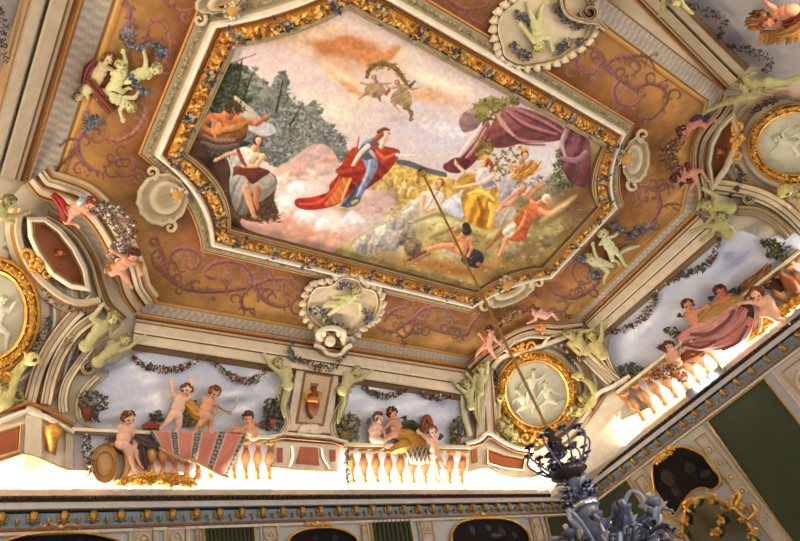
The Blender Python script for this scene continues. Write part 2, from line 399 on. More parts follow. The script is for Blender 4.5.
    for p in ([(283, 80), (280, 95), (276, 112)], [(242, 60), (239, 80), (230, 115)], [(252, 74), (246, 92), (240, 110)], [(300, 108), (290, 125)]): St(p, [.5, .9, 1.1], (62, 52, 38), .2)
    for p in ([(228, 66), (240, 60), (256, 54)], [(240, 70), (242, 58)]): St(p, [.6, .3], (60, 55, 45), 0)
    noid()
    Pg([(234, 96), (246, 104), (256, 112), (262, 122), (252, 128), (240, 118)], (206, 186, 150), (170, 160, 150), 60, smooth=4)
    Pg([(246, 126), (268, 122), (276, 132), (262, 136)], (196, 188, 186), smooth=4)
    Pg([(180, 118), (206, 122), (222, 140), (252, 142), (240, 150), (232, 165), (236, 200), (256, 222), (300, 250), (210, 240), (180, 180)], (70, 54, 42), (110, 74, 48), 80, smooth=3, tex=.3, nz='b')
    Leaves([(196, 118), (210, 122), (212, 150), (262, 140), (262, 160), (215, 162)], 120, [(70, 72, 66), (96, 96, 90), (54, 50, 40)], (1.4, 3))
    # pink clouds under the goddess
    newid('painted_cloud', 'pink white clouds under the goddess')
    Pg([(262, 196), (272, 172), (290, 160), (312, 145), (328, 146), (338, 160), (345, 185), (372, 190), (392, 192), (394, 212), (384, 236), (350, 258), (300, 248), (262, 235), (240, 222)], (222, 190, 176), (206, 160, 138), 90, tex=.1, smooth=4, nz='b')
    for a in [(298, 168, 22, 8, (216, 180, 166), .8, -35), (316, 152, 14, 8, (196, 160, 146), .8, -20), (300, 180, 20, 5, (180, 120, 92), .7, 5), (288, 196, 22, 9, (238, 220, 212), .9, 0), (312, 186, 18, 9, (242, 226, 218), .9, -10),
              (318, 215, 24, 8, (244, 232, 224), .9, 15), (340, 222, 20, 9, (240, 226, 216), .9, 10), (378, 204, 14, 12, (196, 168, 162), .9, -20), (366, 224, 16, 9, (222, 204, 194), .8, 0), (384, 222, 8, 12, (176, 150, 146), .7, 0),
              (272, 218, 22, 6, (212, 140, 110), .8, 10), (300, 234, 26, 6, (206, 128, 96), .8, 14), (340, 240, 22, 5, (222, 160, 130), .7, 14), (256, 212, 10, 8, (190, 140, 116), .7, 0), (392, 196, 8, 10, (150, 130, 110), .6, 0), (356, 206, 10, 8, (200, 168, 150), .7, 0)]: So(*a[:5], a[5], a[6], nz=.3)
    for i in range(90):
        x = random.uniform(262, 388); y = random.uniform(165, 240)
        So(x, y, random.uniform(3, 9), random.uniform(1.5, 3.5), random.choice([(248, 236, 228), (226, 196, 182), (198, 152, 134), (236, 214, 204)]), .35, random.uniform(-50, 20))
    for (x, y, w_, c_) in [(270, 192, 5, 0), (284, 182, 6, 1), (298, 190, 7, 0), (312, 178, 6, 1), (324, 172, 5, 2), (300, 172, 6, 3), (286, 206, 7, 0), (304, 218, 7, 0), (322, 226, 6, 0), (340, 226, 6, 1), (356, 220, 6, 0), (372, 214, 6, 2), (384, 204, 5, 2), (380, 222, 5, 2), (276, 224, 5, 3), (296, 232, 5, 3), (318, 240, 5, 3), (340, 242, 5, 3), (360, 236, 5, 2), (318, 154, 5, 2), (330, 158, 4, 3)]:
        cc = [(246, 236, 230), (236, 214, 202), (206, 176, 168), (210, 164, 144)][c_]
        for q_ in range(4):
            a = random.uniform(-.9, .3); L = random.uniform(4, 9); X = x+random.uniform(-5, 5); Y = y+random.uniform(-4, 4)
            St([(X-L, Y+L*.5*-a), (X, Y-2), (X+L, Y+L*.4*a)], [w_*.3, w_*.75, w_*.25], cc, .16, soft=2.5, al=.55)
    noid()
    # rocks and ground right
    newid('painted_ground', 'grassy bank with pale rocks')
    Pg([(330, 262), (352, 240), (374, 226), (392, 212), (420, 208), (450, 198), (500, 205), (560, 170), (590, 140), (640, 150), (625, 215), (560, 285), (470, 310), (400, 290)], (190, 170, 112), (138, 112, 66), 60, tex=.22, smooth=3, nz='b')
    for a in [(380, 228, 14, 10, (216, 204, 192), .9, -10), (394, 240, 16, 10, (204, 190, 176), .9, 0), (372, 242, 14, 8, (228, 214, 198), .9, 0), (404, 228, 8, 8, (230, 220, 206), .8, 0), (412, 222, 10, 6, (216, 200, 170), .8, 0),
              (388, 252, 12, 6, (158, 130, 110), .7, 10), (398, 236, 4, 10, (140, 120, 108), .6, 10), (384, 238, 3, 9, (150, 128, 112), .6, 15), (440, 220, 26, 7, (214, 204, 150), .8, 10), (466, 216, 20, 6, (206, 194, 132), .7, 15),
              (500, 238, 24, 6, (204, 190, 128), .7, 10), (425, 240, 14, 6, (200, 172, 110), .7, 0), (430, 264, 36, 5, (160, 106, 48), .8, 8), (462, 272, 26, 5, (150, 98, 44), .8, 8), (545, 232, 22, 7, (186, 176, 118), .9, -35),
              (530, 246, 16, 5, (120, 90, 56), .7, -30), (575, 205, 14, 16, (110, 66, 44), .8, 20), (590, 180, 12, 20, (96, 50, 36), .8, 10), (560, 190, 12, 10, (104, 80, 52), .7, 0), (548, 215, 16, 6, (130, 100, 60), .6, -30), (502, 262, 14, 5, (176, 140, 70), .7, 0)]: So(*a[:5], a[5], a[6], nz=.3)
    for (P_, c_) in [([(352, 246), (362, 236), (374, 234), (380, 244), (374, 254), (360, 254)], (216, 202, 184)), ([(372, 236), (380, 226), (394, 226), (400, 238), (396, 250), (380, 250)], (224, 212, 198)), ([(396, 232), (404, 222), (414, 226), (416, 240), (406, 246), (398, 244)], (210, 190, 164)),
                     ([(384, 224), (396, 214), (406, 218), (404, 228), (392, 230)], (232, 224, 212)), ([(404, 246), (414, 238), (422, 244), (418, 254), (408, 256)], (170, 140, 106)), ([(500, 250), (514, 240), (524, 242), (516, 254), (504, 258)], (196, 176, 130)), ([(540, 240), (556, 226), (564, 228), (556, 242), (546, 248)], (178, 158, 106))]:
        Pg(P_, c_, tuple(x*.55 for x in c_), 70, (5, .18, 20, .6), 3, tex=.15, edge=1.5)
    for P_ in ([(414, 216), (440, 208), (476, 212), (500, 222)], [(430, 232), (452, 224), (480, 230)], [(486, 238), (506, 230), (530, 236)], [(540, 222), (560, 208), (576, 196)]): St(P_, [1, 4, 1], (216, 206, 150), .2, soft=3, al=.6); St([(p[0], p[1]+6) for p in P_], [1, 2.5, 1], (116, 92, 50), .2, soft=3, al=.6)
    for i in range(420):
        x = random.uniform(372, 600); y = random.uniform(205, 285)
        St([(x, y), (x+random.uniform(1, 5), y+random.uniform(-2, 1.4))], [random.uniform(.4, 1.1), .2], random.choice([(216, 200, 140), (130, 100, 52), (164, 132, 72), (190, 176, 120), (104, 78, 44)]), .2, al=.6)
    noid()
    Leaves([(500, 182), (520, 174), (552, 176), (566, 160), (562, 196), (530, 200), (504, 196)], 160, [(110, 116, 104), (134, 140, 132), (88, 96, 78), (160, 160, 150)], (1, 2.4))
    Leaves([(552, 160), (560, 148), (572, 158), (572, 186), (556, 188)], 110, [(84, 90, 56), (60, 64, 40), (112, 118, 80)], (1, 2.2))
    # curtain
    newid('painted_curtain', 'plum purple curtain slung between the trees')
    pl_, dk_ = (150, 96, 90), (112, 60, 62)
    Leaves([(492, 100), (520, 98), (520, 150), (508, 190), (494, 190)], 90, [(120, 104, 60), (150, 134, 76), (98, 84, 52)], (1, 2.6))
    Pg([(498, 112), (506, 106), (530, 110), (548, 118), (564, 128), (566, 138), (548, 142), (524, 143), (502, 148), (486, 144), (490, 128)], pl_, dk_, 80, (7, .28, 62, .5), tex=.06)
    for p in ([(500, 112), (506, 128), (520, 140), (544, 142)], [(506, 110), (524, 124), (556, 134)], [(514, 108), (540, 120), (562, 132)]): St(p, [1, 2.2, 1], (188, 136, 126), .3, al=.75); St([(q[0]+1, q[1]+3) for q in p], [.8, 1.6, .8], (88, 44, 48), .2, al=.7)
    St([(497, 112), (503, 124), (514, 136)], [1.5, 2.6, 1], (206, 160, 146), .3, al=.9)
    Pg([(459, 124), (462, 114), (474, 108), (486, 112), (486, 122), (474, 130), (464, 132)], (176, 140, 134), (140, 104, 102), 60, (6, .2, 100, .4))
    Pg([(486, 118), (490, 132), (478, 158), (462, 172), (446, 171), (444, 164), (456, 158), (474, 136)], (150, 94, 86), (102, 50, 50), 60, (5, .25, 25, .4))
    St([(484, 122), (472, 140), (458, 158)], [1.5, 3.2, 1.5], (226, 196, 184), .25); St([(486, 128), (476, 146), (466, 158)], [1, 1.6, 1], (196, 150, 138), .25)
    Pg([(446, 166), (454, 158), (470, 160), (462, 172), (448, 172)], (118, 62, 60), (96, 46, 46), 0, (4, .2, 30, .3))
    Pg([(565, 127), (576, 132), (590, 142), (588, 184), (570, 182), (561, 160), (560, 142)], (140, 92, 94), (92, 50, 50), 60, (6, .3, 20, .5))
    St([(566, 130), (562, 144), (566, 158)], [1.5, 2.4, 1], (190, 156, 152), .3); St([(562, 158), (576, 160), (586, 152)], [2, 3, 2], (160, 116, 118), .3)
    noid()
    Leaves([(474, 106), (486, 98), (514, 98), (520, 106), (496, 112), (488, 122), (478, 120)], 130, [(130, 118, 62), (160, 148, 88), (98, 88, 44), (172, 160, 104)], (1.5, 3.6))
    Leaves([(474, 140), (490, 138), (494, 152), (478, 158)], 50, [(132, 112, 44), (100, 84, 36), (160, 138, 60)], (1, 2.6))
    for i in range(14):
        a = -2.9+i*.16; St([(492, 110), (492+math.cos(a)*10, 110+math.sin(a)*8), (492+math.cos(a)*20, 112+math.sin(a)*9)], [.9, .8, .2], random.choice([(140, 128, 70), (170, 156, 96), (104, 94, 50)]), .2)
    # flying putti with wreath
    newid('painted_putti', 'two flying putti holding a leafy wreath')
    W = [(367, 77), (370, 68), (377, 64), (386, 64), (396, 69), (403, 78), (407, 85)]
    St(W, [1.8, 2.4, 2.6, 1.6], (124, 100, 56), .35); Leaves([(365, 78), (368, 64), (384, 60), (400, 68), (410, 86), (404, 86), (396, 74), (384, 68), (371, 72)], 110, [(112, 92, 50), (146, 122, 74), (92, 74, 40)], (.8, 1.8))
    sk = (186, 148, 116)
    Man(dict(H=(374, 78), N=(376, 82), P=(372, 92), S1=(372, 84), E1=(366, 84), A1=(361, 83), S2=(379, 84), E2=(385, 84), A2=(391, 83), K1=(364, 94), F1=(359, 99), K2=(379, 97), F2=(380, 101)), 2.6, sk, hair=(120, 92, 50))
    Pg([(366, 86), (380, 84), (386, 92), (376, 98), (366, 94)], (178, 146, 110), (150, 116, 80), 60, (3, .2, 30, .4), al=.8)
    Man(dict(H=(397, 83), N=(400, 86), P=(402, 97), S1=(396, 87), E1=(390, 88), A1=(386, 86), S2=(406, 87), E2=(412, 89), A2=(418, 88), K1=(394, 104), F1=(400, 112), K2=(408, 106), F2=(411, 117)), 2.7, (196, 152, 124), hair=(126, 80, 44))
    Pg([(394, 92), (406, 88), (412, 100), (408, 108), (396, 104), (390, 102)], (166, 142, 104), (130, 106, 66), 60, (3, .25, 60, .4), al=.85)
    St([(410, 86), (415, 81)], [1.8, .8], (96, 82, 60), .3); St([(389, 90), (386, 94)], 1.7, (150, 92, 70), .3); St([(404, 108), (412, 112), (410, 120), (413, 119)], [1.4, 1.2, .8], (130, 104, 60), .3)
    noid()
    # giant and nymph, left
    newid('painted_man', 'bare backed man reaching out his arm')
    Pg([(196, 128), (212, 132), (240, 134), (248, 126), (244, 140), (228, 150), (210, 150), (200, 142)], (124, 84, 60), (84, 56, 44), 80, (7, .3, 80, .3))
    Man(dict(H=(235, 109), N=(229, 116), P=(221, 134), S1=(211, 117), E1=(202, 126), A1=(214, 133), S2=(240, 120), E2=(256, 124), A2=(267, 117)), 6.2, (196, 118, 74), k=1.15, hair=(62, 48, 32), face=(.8, .5), sh=.42)
    Leaves([(226, 103), (240, 102), (245, 108), (240, 112), (226, 112)], 60, [(56, 44, 32), (84, 68, 46)], (1, 2))
    St([(208, 116), (214, 122), (212, 130)], [1.5, 2.5, 1], (226, 150, 100), .3, al=.7); St([(219, 118), (223, 126), (221, 132)], [.8, 1.2, .6], (122, 60, 34), 0, al=.6)
    Pg([(222, 128), (234, 124), (246, 122), (248, 130), (242, 137), (230, 140), (216, 138)], (176, 128, 70), (130, 84, 46), 60, (5, .3, 70, .4))
    St([(204, 135), (216, 140), (234, 140)], [1, 2, 1.5], (150, 112, 84), .3); St([(202, 142), (220, 148), (238, 144)], [1.5, 3, 1], (108, 92, 80), .3)
    noid()
    newid('painted_woman', 'seated woman in white and dark red')
    Pg([(228, 172), (240, 172), (256, 176), (268, 172), (277, 180), (274, 200), (278, 214), (256, 222), (236, 214), (228, 190)], (70, 52, 42), (92, 66, 44), 80, tex=.2)
    Pg([(231, 178), (246, 174), (254, 184), (250, 198), (246, 214), (236, 212), (230, 194)], (184, 174, 160), (120, 108, 96), 70, (5, .22, 20, .4))
    Pg([(254, 182), (266, 172), (275, 178), (276, 188), (266, 198), (258, 202), (252, 192)], (190, 182, 168), (126, 112, 98), 70, (5, .22, 60, .4))
    St([(246, 188), (249, 200), (254, 216)], [4, 3.4, 1.8], (206, 150, 108), .35); St([(257, 188), (256, 200), (258, 208)], [3.4, 2.8, 1.8], (180, 120, 84), .35); St([(253, 216), (260, 219)], [1.8, 1.3], (196, 138, 98), .3)
    Pg([(232, 168), (244, 164), (262, 168), (270, 172), (262, 178), (252, 184), (244, 176), (232, 174)], (128, 62, 48), (88, 40, 34), 60, (5, .25, 70, .4))
    Pg([(234, 150), (246, 148), (254, 156), (258, 164), (250, 168), (238, 166), (230, 160)], (206, 198, 186), (150, 140, 128), 50, (4, .15, 30, .4))
    Man(dict(H=(258, 141), N=(255, 149), P=(250, 163), S1=(263, 156), E1=(256, 166), A1=(244, 166), S2=(240, 152), E2=(228, 154), A2=(216, 160)), 4.6, (226, 176, 134), k=.9, hair=(82, 48, 30), face=(.35, -.15))
    Pg([(240, 148), (250, 148), (255, 158), (248, 163), (240, 158)], (232, 222, 208), (206, 190, 172), 60, (4, .12, 30, .4)); St([(238, 150), (242, 160), (246, 166)], [1.6, 2, 1.2], (136, 64, 50), .3)
    St([(228, 158), (232, 170), (230, 182)], [1, 1.4, .8], (190, 186, 184), .2)
    Leaves([(256, 206), (276, 202), (280, 222), (258, 222)], 60, [(84, 62, 34), (116, 88, 46), (60, 44, 30)], (1, 2))
    noid()
    # goddess
    newid('painted_goddess', 'goddess in red cloak and blue skirt striding on clouds')
    R1, R2 = (164, 64, 46), (112, 38, 30)
    Pg([(371, 142), (384, 146), (399, 150), (398, 158), (388, 172), (374, 184), (362, 192), (352, 200), (350, 180), (366, 160)], R1, R2, 80, (8, .3, 140, .5))
    Pg([(356, 147), (347, 154), (342, 164), (336, 170), (338, 175), (330, 184), (328, 192), (312, 197), (296, 199), (296, 206), (306, 210), (322, 209), (338, 204), (352, 192), (366, 178), (364, 160)], R1, (150, 44, 32), 70, (7, .3, 130, .5))
    Pg([(344, 176), (350, 180), (345, 192), (340, 202), (324, 206), (332, 194)], (222, 138, 72), (204, 110, 62), 70, (4, .25, 150, .3))
    St([(342, 172), (334, 190), (318, 203), (300, 204)], [1, 1.8, 1.8, 1], (220, 96, 70), .3, al=.8); St([(352, 176), (346, 190), (342, 200)], [1, 1.4, 1], (238, 170, 104), .3)
    Pg([(362, 156), (372, 153), (378, 162), (375, 174), (366, 188), (358, 204), (346, 208), (340, 206), (350, 194), (360, 182), (366, 170)], (150, 158, 178), (92, 96, 116), 70, (5, .22, 155, .4))
    St([(370, 158), (367, 174), (357, 196)], [1, 1.6, 1], (196, 200, 212), .2, al=.8); St([(360, 182), (350, 198), (343, 207)], [1, 1.6, 1], (60, 62, 80), .2, al=.8)
    Pg([(364, 142), (374, 138), (380, 146), (376, 156), (366, 160), (358, 154)], (118, 124, 136), (78, 80, 92), 60, (4, .2, 40, .4)); St([(364, 142), (370, 139)], 2, (172, 176, 184), .3)
    St([(368, 146), (360, 154), (355, 162)], [2.6, 2.2, 1.8], (230, 208, 186), .3); St([(355, 162), (350, 171)], [1.9, 1.3], (228, 196, 168), .3); St([(351, 170), (355, 174)], [1.5, .8], (222, 184, 156), .3)
    St([(380, 148), (376, 156), (371, 152)], 2, (214, 180, 150), .2)
    Pg([(372, 143), (380, 148), (390, 150), (399, 150), (396, 157), (386, 164), (378, 160), (374, 152)], (180, 80, 56), (146, 56, 42), 60, (5, .3, 60, .5)); St([(376, 150), (384, 158), (394, 154)], [1, 1.8, 1], (230, 116, 66), .3, al=.8)
    St([(397, 155), (405, 156), (413, 155)], [1.8, 1.3, .7], (236, 212, 196), .3)
    Pg([(336, 169), (350, 166), (362, 168), (364, 174), (352, 178), (340, 176)], (172, 70, 50), (150, 44, 32), 70, (4, .25, 80, .4))
    St([(386, 136), (381, 147)], [2, 2.3], (226, 188, 156), .3)
    St([(381, 134), (376, 139), (371, 142)], [3.2, 2.6, .8], (150, 96, 56), .35); St([(387, 133), (386, 137)], [2.9, 2.3], (232, 194, 164), .2); St([(378, 132), (384, 129), (389, 130)], [1.6, 2, 1], (120, 72, 44), .35); St([(389, 133), (390, 134)], .6, (120, 60, 44), 0)
    St([(359, 137), (357, 148)], [.5, .9], (160, 84, 40), .3); St([(353, 203), (357, 201)], 1.8, (212, 176, 96), .3); St([(340, 208), (345, 209)], 1.6, (206, 168, 90), .3)
    noid()
    # harvest group
    newid('painted_reaper', 'reclining woman in white')
    Pg([(396, 218), (404, 206), (420, 196), (430, 190), (442, 196), (440, 206), (426, 214), (410, 220), (398, 224)], (226, 216, 196), (176, 160, 136), 70, (6, .16, 40, .5))
    Man(dict(H=(440, 183), N=(436, 190), P=(428, 204), S1=(424, 194), E1=(422, 208), A1=(429, 211), S2=(443, 194), E2=(446, 201), A2=(438, 203)), 4, (220, 170, 130), k=.85, hair=(130, 70, 42), face=(-.2, -.2))
    Pg([(422, 192), (436, 190), (444, 196), (438, 208), (424, 208), (420, 200)], (232, 222, 206), (190, 176, 152), 60, (4, .15, 30, .4))
    St([(424, 196), (422, 207), (428, 211)], [2.2, 2, 1.6], (224, 180, 140), .3); St([(403, 213), (412, 208)], [1, 2], (240, 234, 220), .1)
    noid()
    newid('painted_queen', 'enthroned woman in white and yellow robes crowned with wheat')
    Pg([(461, 176), (476, 170), (484, 172), (480, 184), (466, 190), (456, 186)], (210, 160, 62), (168, 116, 40), 60, (5, .25, 60, .4))
    Pg([(442, 204), (456, 194), (470, 188), (480, 192), (466, 206), (462, 218), (446, 212)], (230, 226, 222), (186, 190, 206), 70, (5, .14, 130, .4))
    Pg([(462, 192), (478, 186), (497, 188), (500, 204), (497, 222), (489, 230), (476, 226), (466, 220), (462, 204)], (222, 172, 72), (172, 112, 34), 70, (8, .32, 20, .6))
    St([(468, 194), (482, 192), (494, 200)], [1, 2.6, 1.5], (244, 206, 110), .3); St([(478, 198), (482, 212), (478, 224)], [1.6, 2, 1.4], (150, 90, 24), .2, al=.8); St([(490, 204), (493, 214), (489, 226)], [2.2, 3.4, 2], (238, 194, 92), .3)
    Man(dict(H=(484, 163), N=(486, 170), P=(488, 186), S1=(480, 174), E1=(464, 172), A1=(456, 164), S2=(493, 174), E2=(480, 183), A2=(460, 187)), 4.4, (232, 188, 158), k=.95, hair=(170, 84, 40), face=(-.8, 0))
    Pg([(478, 170), (488, 168), (495, 176), (494, 186), (484, 188), (476, 182)], (238, 230, 222), (206, 196, 190), 60, (4, .14, 40, .4)); Pg([(482, 183), (492, 180), (494, 185), (484, 188)], (150, 152, 186), (120, 120, 160), 0)
    St([(493, 176), (482, 183), (462, 187)], [2.4, 2, 1.3], (234, 192, 162), .3); St([(456, 163), (455, 160)], [1.5, .8], (234, 190, 160), .3)
    for i in range(9): a = -2.9+i*.32; St([(485, 160), (485+math.cos(a)*7, 160+math.sin(a)*6)], [.8, .3], (216, 170, 80), .2)
    St([(488, 160), (492, 166), (490, 172)], [2, 2.2, .8], (166, 80, 38), .3)
    noid()
    newid('painted_nymph', 'nymph holding a golden wheat sheaf')
    Pg([(502, 178), (512, 174), (516, 182), (510, 196), (502, 206), (498, 196)], (196, 186, 180), (160, 146, 140), 70, (4, .18, 20, .4))
    Man(dict(H=(525, 155), N=(521, 162), P=(514, 176), S1=(510, 166), E1=(513, 174), A1=(524, 172), S2=(525, 166), E2=(530, 172), A2=(524, 172)), 3.9, (208, 164, 128), k=.85, hair=(124, 64, 44), face=(.3, .5))
    for i in range(60): x = random.uniform(518, 530); St([(x-4, random.uniform(170, 180)), (x+3, random.uniform(166, 174)), (x+random.uniform(6, 13), random.uniform(160, 170))], [.7, .8, .3], random.choice([(190, 134, 60), (160, 100, 44), (214, 164, 84)]), .3)
    for i in range(8): a = -3+i*.35; St([(524, 151), (524+math.cos(a)*6, 151+math.sin(a)*5)], [.8, .3], (206, 160, 76), .2)
    noid()
    newid('painted_child', 'pink skinned child and pale drapery')
    Pg([(494, 214), (502, 204), (512, 206), (516, 214), (508, 224), (496, 228)], (206, 190, 174), (170, 146, 124), 60, (4, .16, 30, .4))
    Man(dict(H=(523, 188), N=(519, 193), P=(510, 203), S1=(515, 194), E1=(508, 199), A1=(503, 203), S2=(525, 195), E2=(533, 190), A2=(541, 182), K1=(502, 206), F1=(498, 212)), 3.6, (216, 156, 122), k=1, hair=(186, 120, 76), face=(-.3, 0))
    noid()
    newid('painted_old_man', 'running old man in orange cloth with outstretched arm')
    Man(dict(H=(547, 200), N=(541, 204), P=(521, 222), S1=(541, 210), E1=(551, 213), A1=(568, 203), S2=(532, 202), E2=(530, 196), A2=(540, 186), K1=(506, 240), F1=(499, 256), K2=(501, 232), F2=(486, 249)), 4.6, (222, 148, 98), k=.95, hair=(212, 200, 186), face=(.3, .2))
    Pg([(524, 206), (536, 204), (546, 208), (548, 214), (538, 216), (530, 226), (524, 240), (508, 240), (508, 228), (516, 218)], (216, 126, 76), (176, 84, 48), 70, (6, .28, 125, .5)); Pg([(502, 232), (512, 222), (516, 226), (510, 238)], (230, 216, 190), (200, 180, 150), 60, (3, .15, 60, .3))
    St([(540, 210), (550, 214), (560, 208), (569, 203)], [2.4, 2.2, 1.7, .9], (232, 170, 126), .3); St([(526, 212), (522, 224), (514, 234)], [1, 1.8, 1], (238, 156, 100), .3, al=.8)
    noid()
    newid('painted_labourer', 'seated labourer seen from the back')
    St([(409, 260), (424, 252), (434, 245)], [1.2, 1.6, 1], (120, 72, 50), .3); St([(413, 262), (430, 253)], [1, 1.2], (150, 104, 76), .3)
    Pg([(466, 250), (478, 250), (484, 258), (478, 268), (462, 262)], (62, 58, 72), (40, 36, 46), 60, (4, .25, 50, .4)); Pg([(442, 250), (452, 246), (464, 252), (460, 258), (446, 257)], (216, 206, 178), (170, 150, 120), 60, (4, .18, 60, .4))
    Man(dict(H=(466, 230), N=(464, 236), P=(462, 252), S1=(455, 239), E1=(451, 232), A1=(456, 229), S2=(471, 239), E2=(472, 248), A2=(468, 256), K1=(442, 245), F1=(426, 249)), 4.3, (214, 146, 98), k=1, hair=(52, 44, 40), face=(-.5, -1.4))
    St([(466, 226), (468, 231)], 3.8, (54, 46, 42), .4); St([(452, 246), (440, 246), (428, 250)], [3.2, 2.4, 1.6], (216, 150, 104), .35); St([(478, 264), (490, 268)], [2, 1.4], (170, 96, 66), .3)
    noid()
    CV[:] = np.clip(150+(CV-150)*1.1+NZ['c'][..., None]*4+NZ['d'][..., None]*4, 0, 255)
    for i in range(120):
        x = random.uniform(400, 560); y = random.uniform(255, 290)
        St([(x, y), (x+random.uniform(-1, 3), y-random.uniform(1, 4))], [.7, .2], random.choice([(150, 116, 50), (110, 72, 34), (180, 120, 50)]), .2, al=.7)
# ================= the ochre field round it =================
def field_paint():
    V = Vine
    V([(157, 238), (160, 250), (166, 262), (167, 275), (182, 287), (200, 291), (225, 291), (250, 287), (272, 280), (292, 281), (304, 290)], 2)
    V([(252, 287), (251, 276), (243, 266), (230, 262), (214, 265), (205, 273), (210, 280)], 1.7)
    V([(250, 288), (242, 298), (244, 309), (254, 309)], 1.4)
    V([(255, 286), (262, 298), (276, 306), (290, 305), (301, 293)], 1.7)
    V([(168, 268), (172, 254), (184, 249), (198, 254), (200, 264), (190, 270), (183, 262)], 1.6)
    V([(167, 274), (156, 268), (152, 256), (158, 250)], 1.1); V([(225, 291), (228, 282), (222, 276)], 1); V([(275, 281), (268, 268), (262, 262), (258, 272)], 1.2); V([(286, 280), (284, 290), (292, 298)], 1)
    V([(378, 328), (392, 332), (402, 326), (414, 320), (428, 327), (448, 334), (468, 336)], 1.8)
    V([(414, 320), (422, 311), (436, 308), (448, 312), (454, 322), (448, 328)], 1.5); V([(414, 320), (412, 330), (404, 338), (396, 332)], 1.3); V([(468, 335), (472, 325), (480, 315), (484, 306)], 1.4); V([(384, 322), (392, 312), (404, 308), (410, 312)], 1.4)
    V([(124, -2), (130, 12), (127, 28), (124, 42)], 2, (128, 80, 84), 1.6); V([(120, -30), (126, -14), (124, 0)], 2)
    V([(148, 26), (158, 20), (168, 28), (172, 44), (168, 58), (160, 66)], 1.7, (140, 84, 76)); V([(150, 30), (146, 38), (152, 42)], 1.2)
    V([(98, 118), (88, 128), (78, 140), (80, 156), (90, 168), (104, 174)], 2, (140, 88, 88)); V([(80, 150), (68, 158), (56, 172), (52, 178)], 1.2); V([(80, 140), (68, 140), (60, 147)], 1)
    V([(142, 96), (146, 114), (138, 130), (122, 140), (106, 138), (104, 130)], 1.8, (150, 92, 82)); V([(104, 168), (116, 160), (128, 158), (136, 166), (130, 176), (120, 172)], 1.5)
    V([(160, -4), (172, 8), (186, 12), (200, 6)], 1.4); V([(140, 60), (150, 66), (146, 80)], 1)
    V([(600, 282), (588, 292), (574, 298), (560, 296), (548, 290)], 1.7); V([(590, 268), (578, 262), (572, 272), (580, 284), (592, 282)], 1.4); V([(560, 297), (568, 305), (562, 312), (552, 308)], 1.2); V([(540, 300), (534, 290), (540, 282)], 1)
    V([(626, 240), (640, 234), (652, 222), (660, 208), (658, 194), (648, 187), (636, 188), (630, 196)], 1.7, (140, 84, 80)); V([(660, 208), (672, 204), (682, 206)], 1); V([(655, 190), (664, 184), (676, 188)], 1.1); V([(636, 190), (640, 200), (648, 202)], 1.1)
    V([(556, 58), (572, 52), (586, 46), (600, 54), (606, 66), (620, 80), (634, 88), (648, 84), (662, 88), (668, 100), (660, 112)], 1.9, (128, 78, 76)); V([(606, 66), (618, 58), (632, 58), (640, 68), (632, 76)], 1.5, (128, 78, 76)); V([(620, 80), (614, 92), (620, 104), (634, 106), (642, 98)], 1.6, (128, 78, 76)); V([(584, 48), (576, 60), (582, 72), (594, 74), (600, 66)], 1.5, (128, 78, 76)); V([(660, 112), (650, 120), (640, 116)], 1.2); V([(634, 56), (648, 58), (656, 70)], 1)
    V([(440, -6), (452, 4), (466, 10), (484, 8), (496, -2)], 1.7, (120, 66, 60)); V([(466, 10), (470, 20), (482, 24), (490, 16)], 1.4, (120, 66, 60)); V([(420, -16), (436, -8), (448, -14)], 1.4)
    # small blue posies in the scrollwork
    for x, y in ((126, 30), (132, 36), (156, 46), (162, 54), (98, 120), (92, 124), (88, 116), (612, 246), (632, 234), (640, 230), (592, 276), (650, 228)):
        Leaves([(x-5, y-4), (x+5, y-4), (x+5, y+4), (x-5, y+4)], 16, [(96, 96, 130), (130, 130, 160), (150, 150, 170), (70, 70, 90), (90, 90, 60)], (.8, 1.6))
# ================= skies and stonework painted on the cove =================
SKYPOLY = {
 'far_left': [(84, 412), (86, 398), (96, 386), (108, 376), (112, 366), (126, 356), (150, 352), (210, 360), (283, 374), (292, 380), (293, 400), (286, 424), (286, 482), (70, 482), (72, 430)],
 'far_mid': [(352, 388), (366, 382), (408, 384), (456, 389), (462, 400), (464, 430), (462, 482), (336, 482), (338, 430), (344, 402)],
 'right': [(610, 338), (622, 318), (660, 286), (700, 254), (722, 236), (742, 230), (766, 240), (784, 232), (850, 190), (850, 300), (640, 412), (624, 404), (616, 386), (606, 362)],
 'near': [(684, -60), (684, 0), (690, 16), (746, 64), (766, 70), (780, 80), (850, 66), (850, -60)],
 'left': [(-50, -60), (34, -60), (22, -10), (14, 20), (4, 50), (-8, 90), (-50, 90)]}
def arcs(C, R, a0, a1, cols, w=1.2, e=1.0):
    for k_, (r, c) in enumerate(zip(R, cols)): St([(C[0]+r*math.cos(a), C[1]+r*e*math.sin(a)) for a in np.linspace(a0, a1, 14)], w, c, .25, n=3)
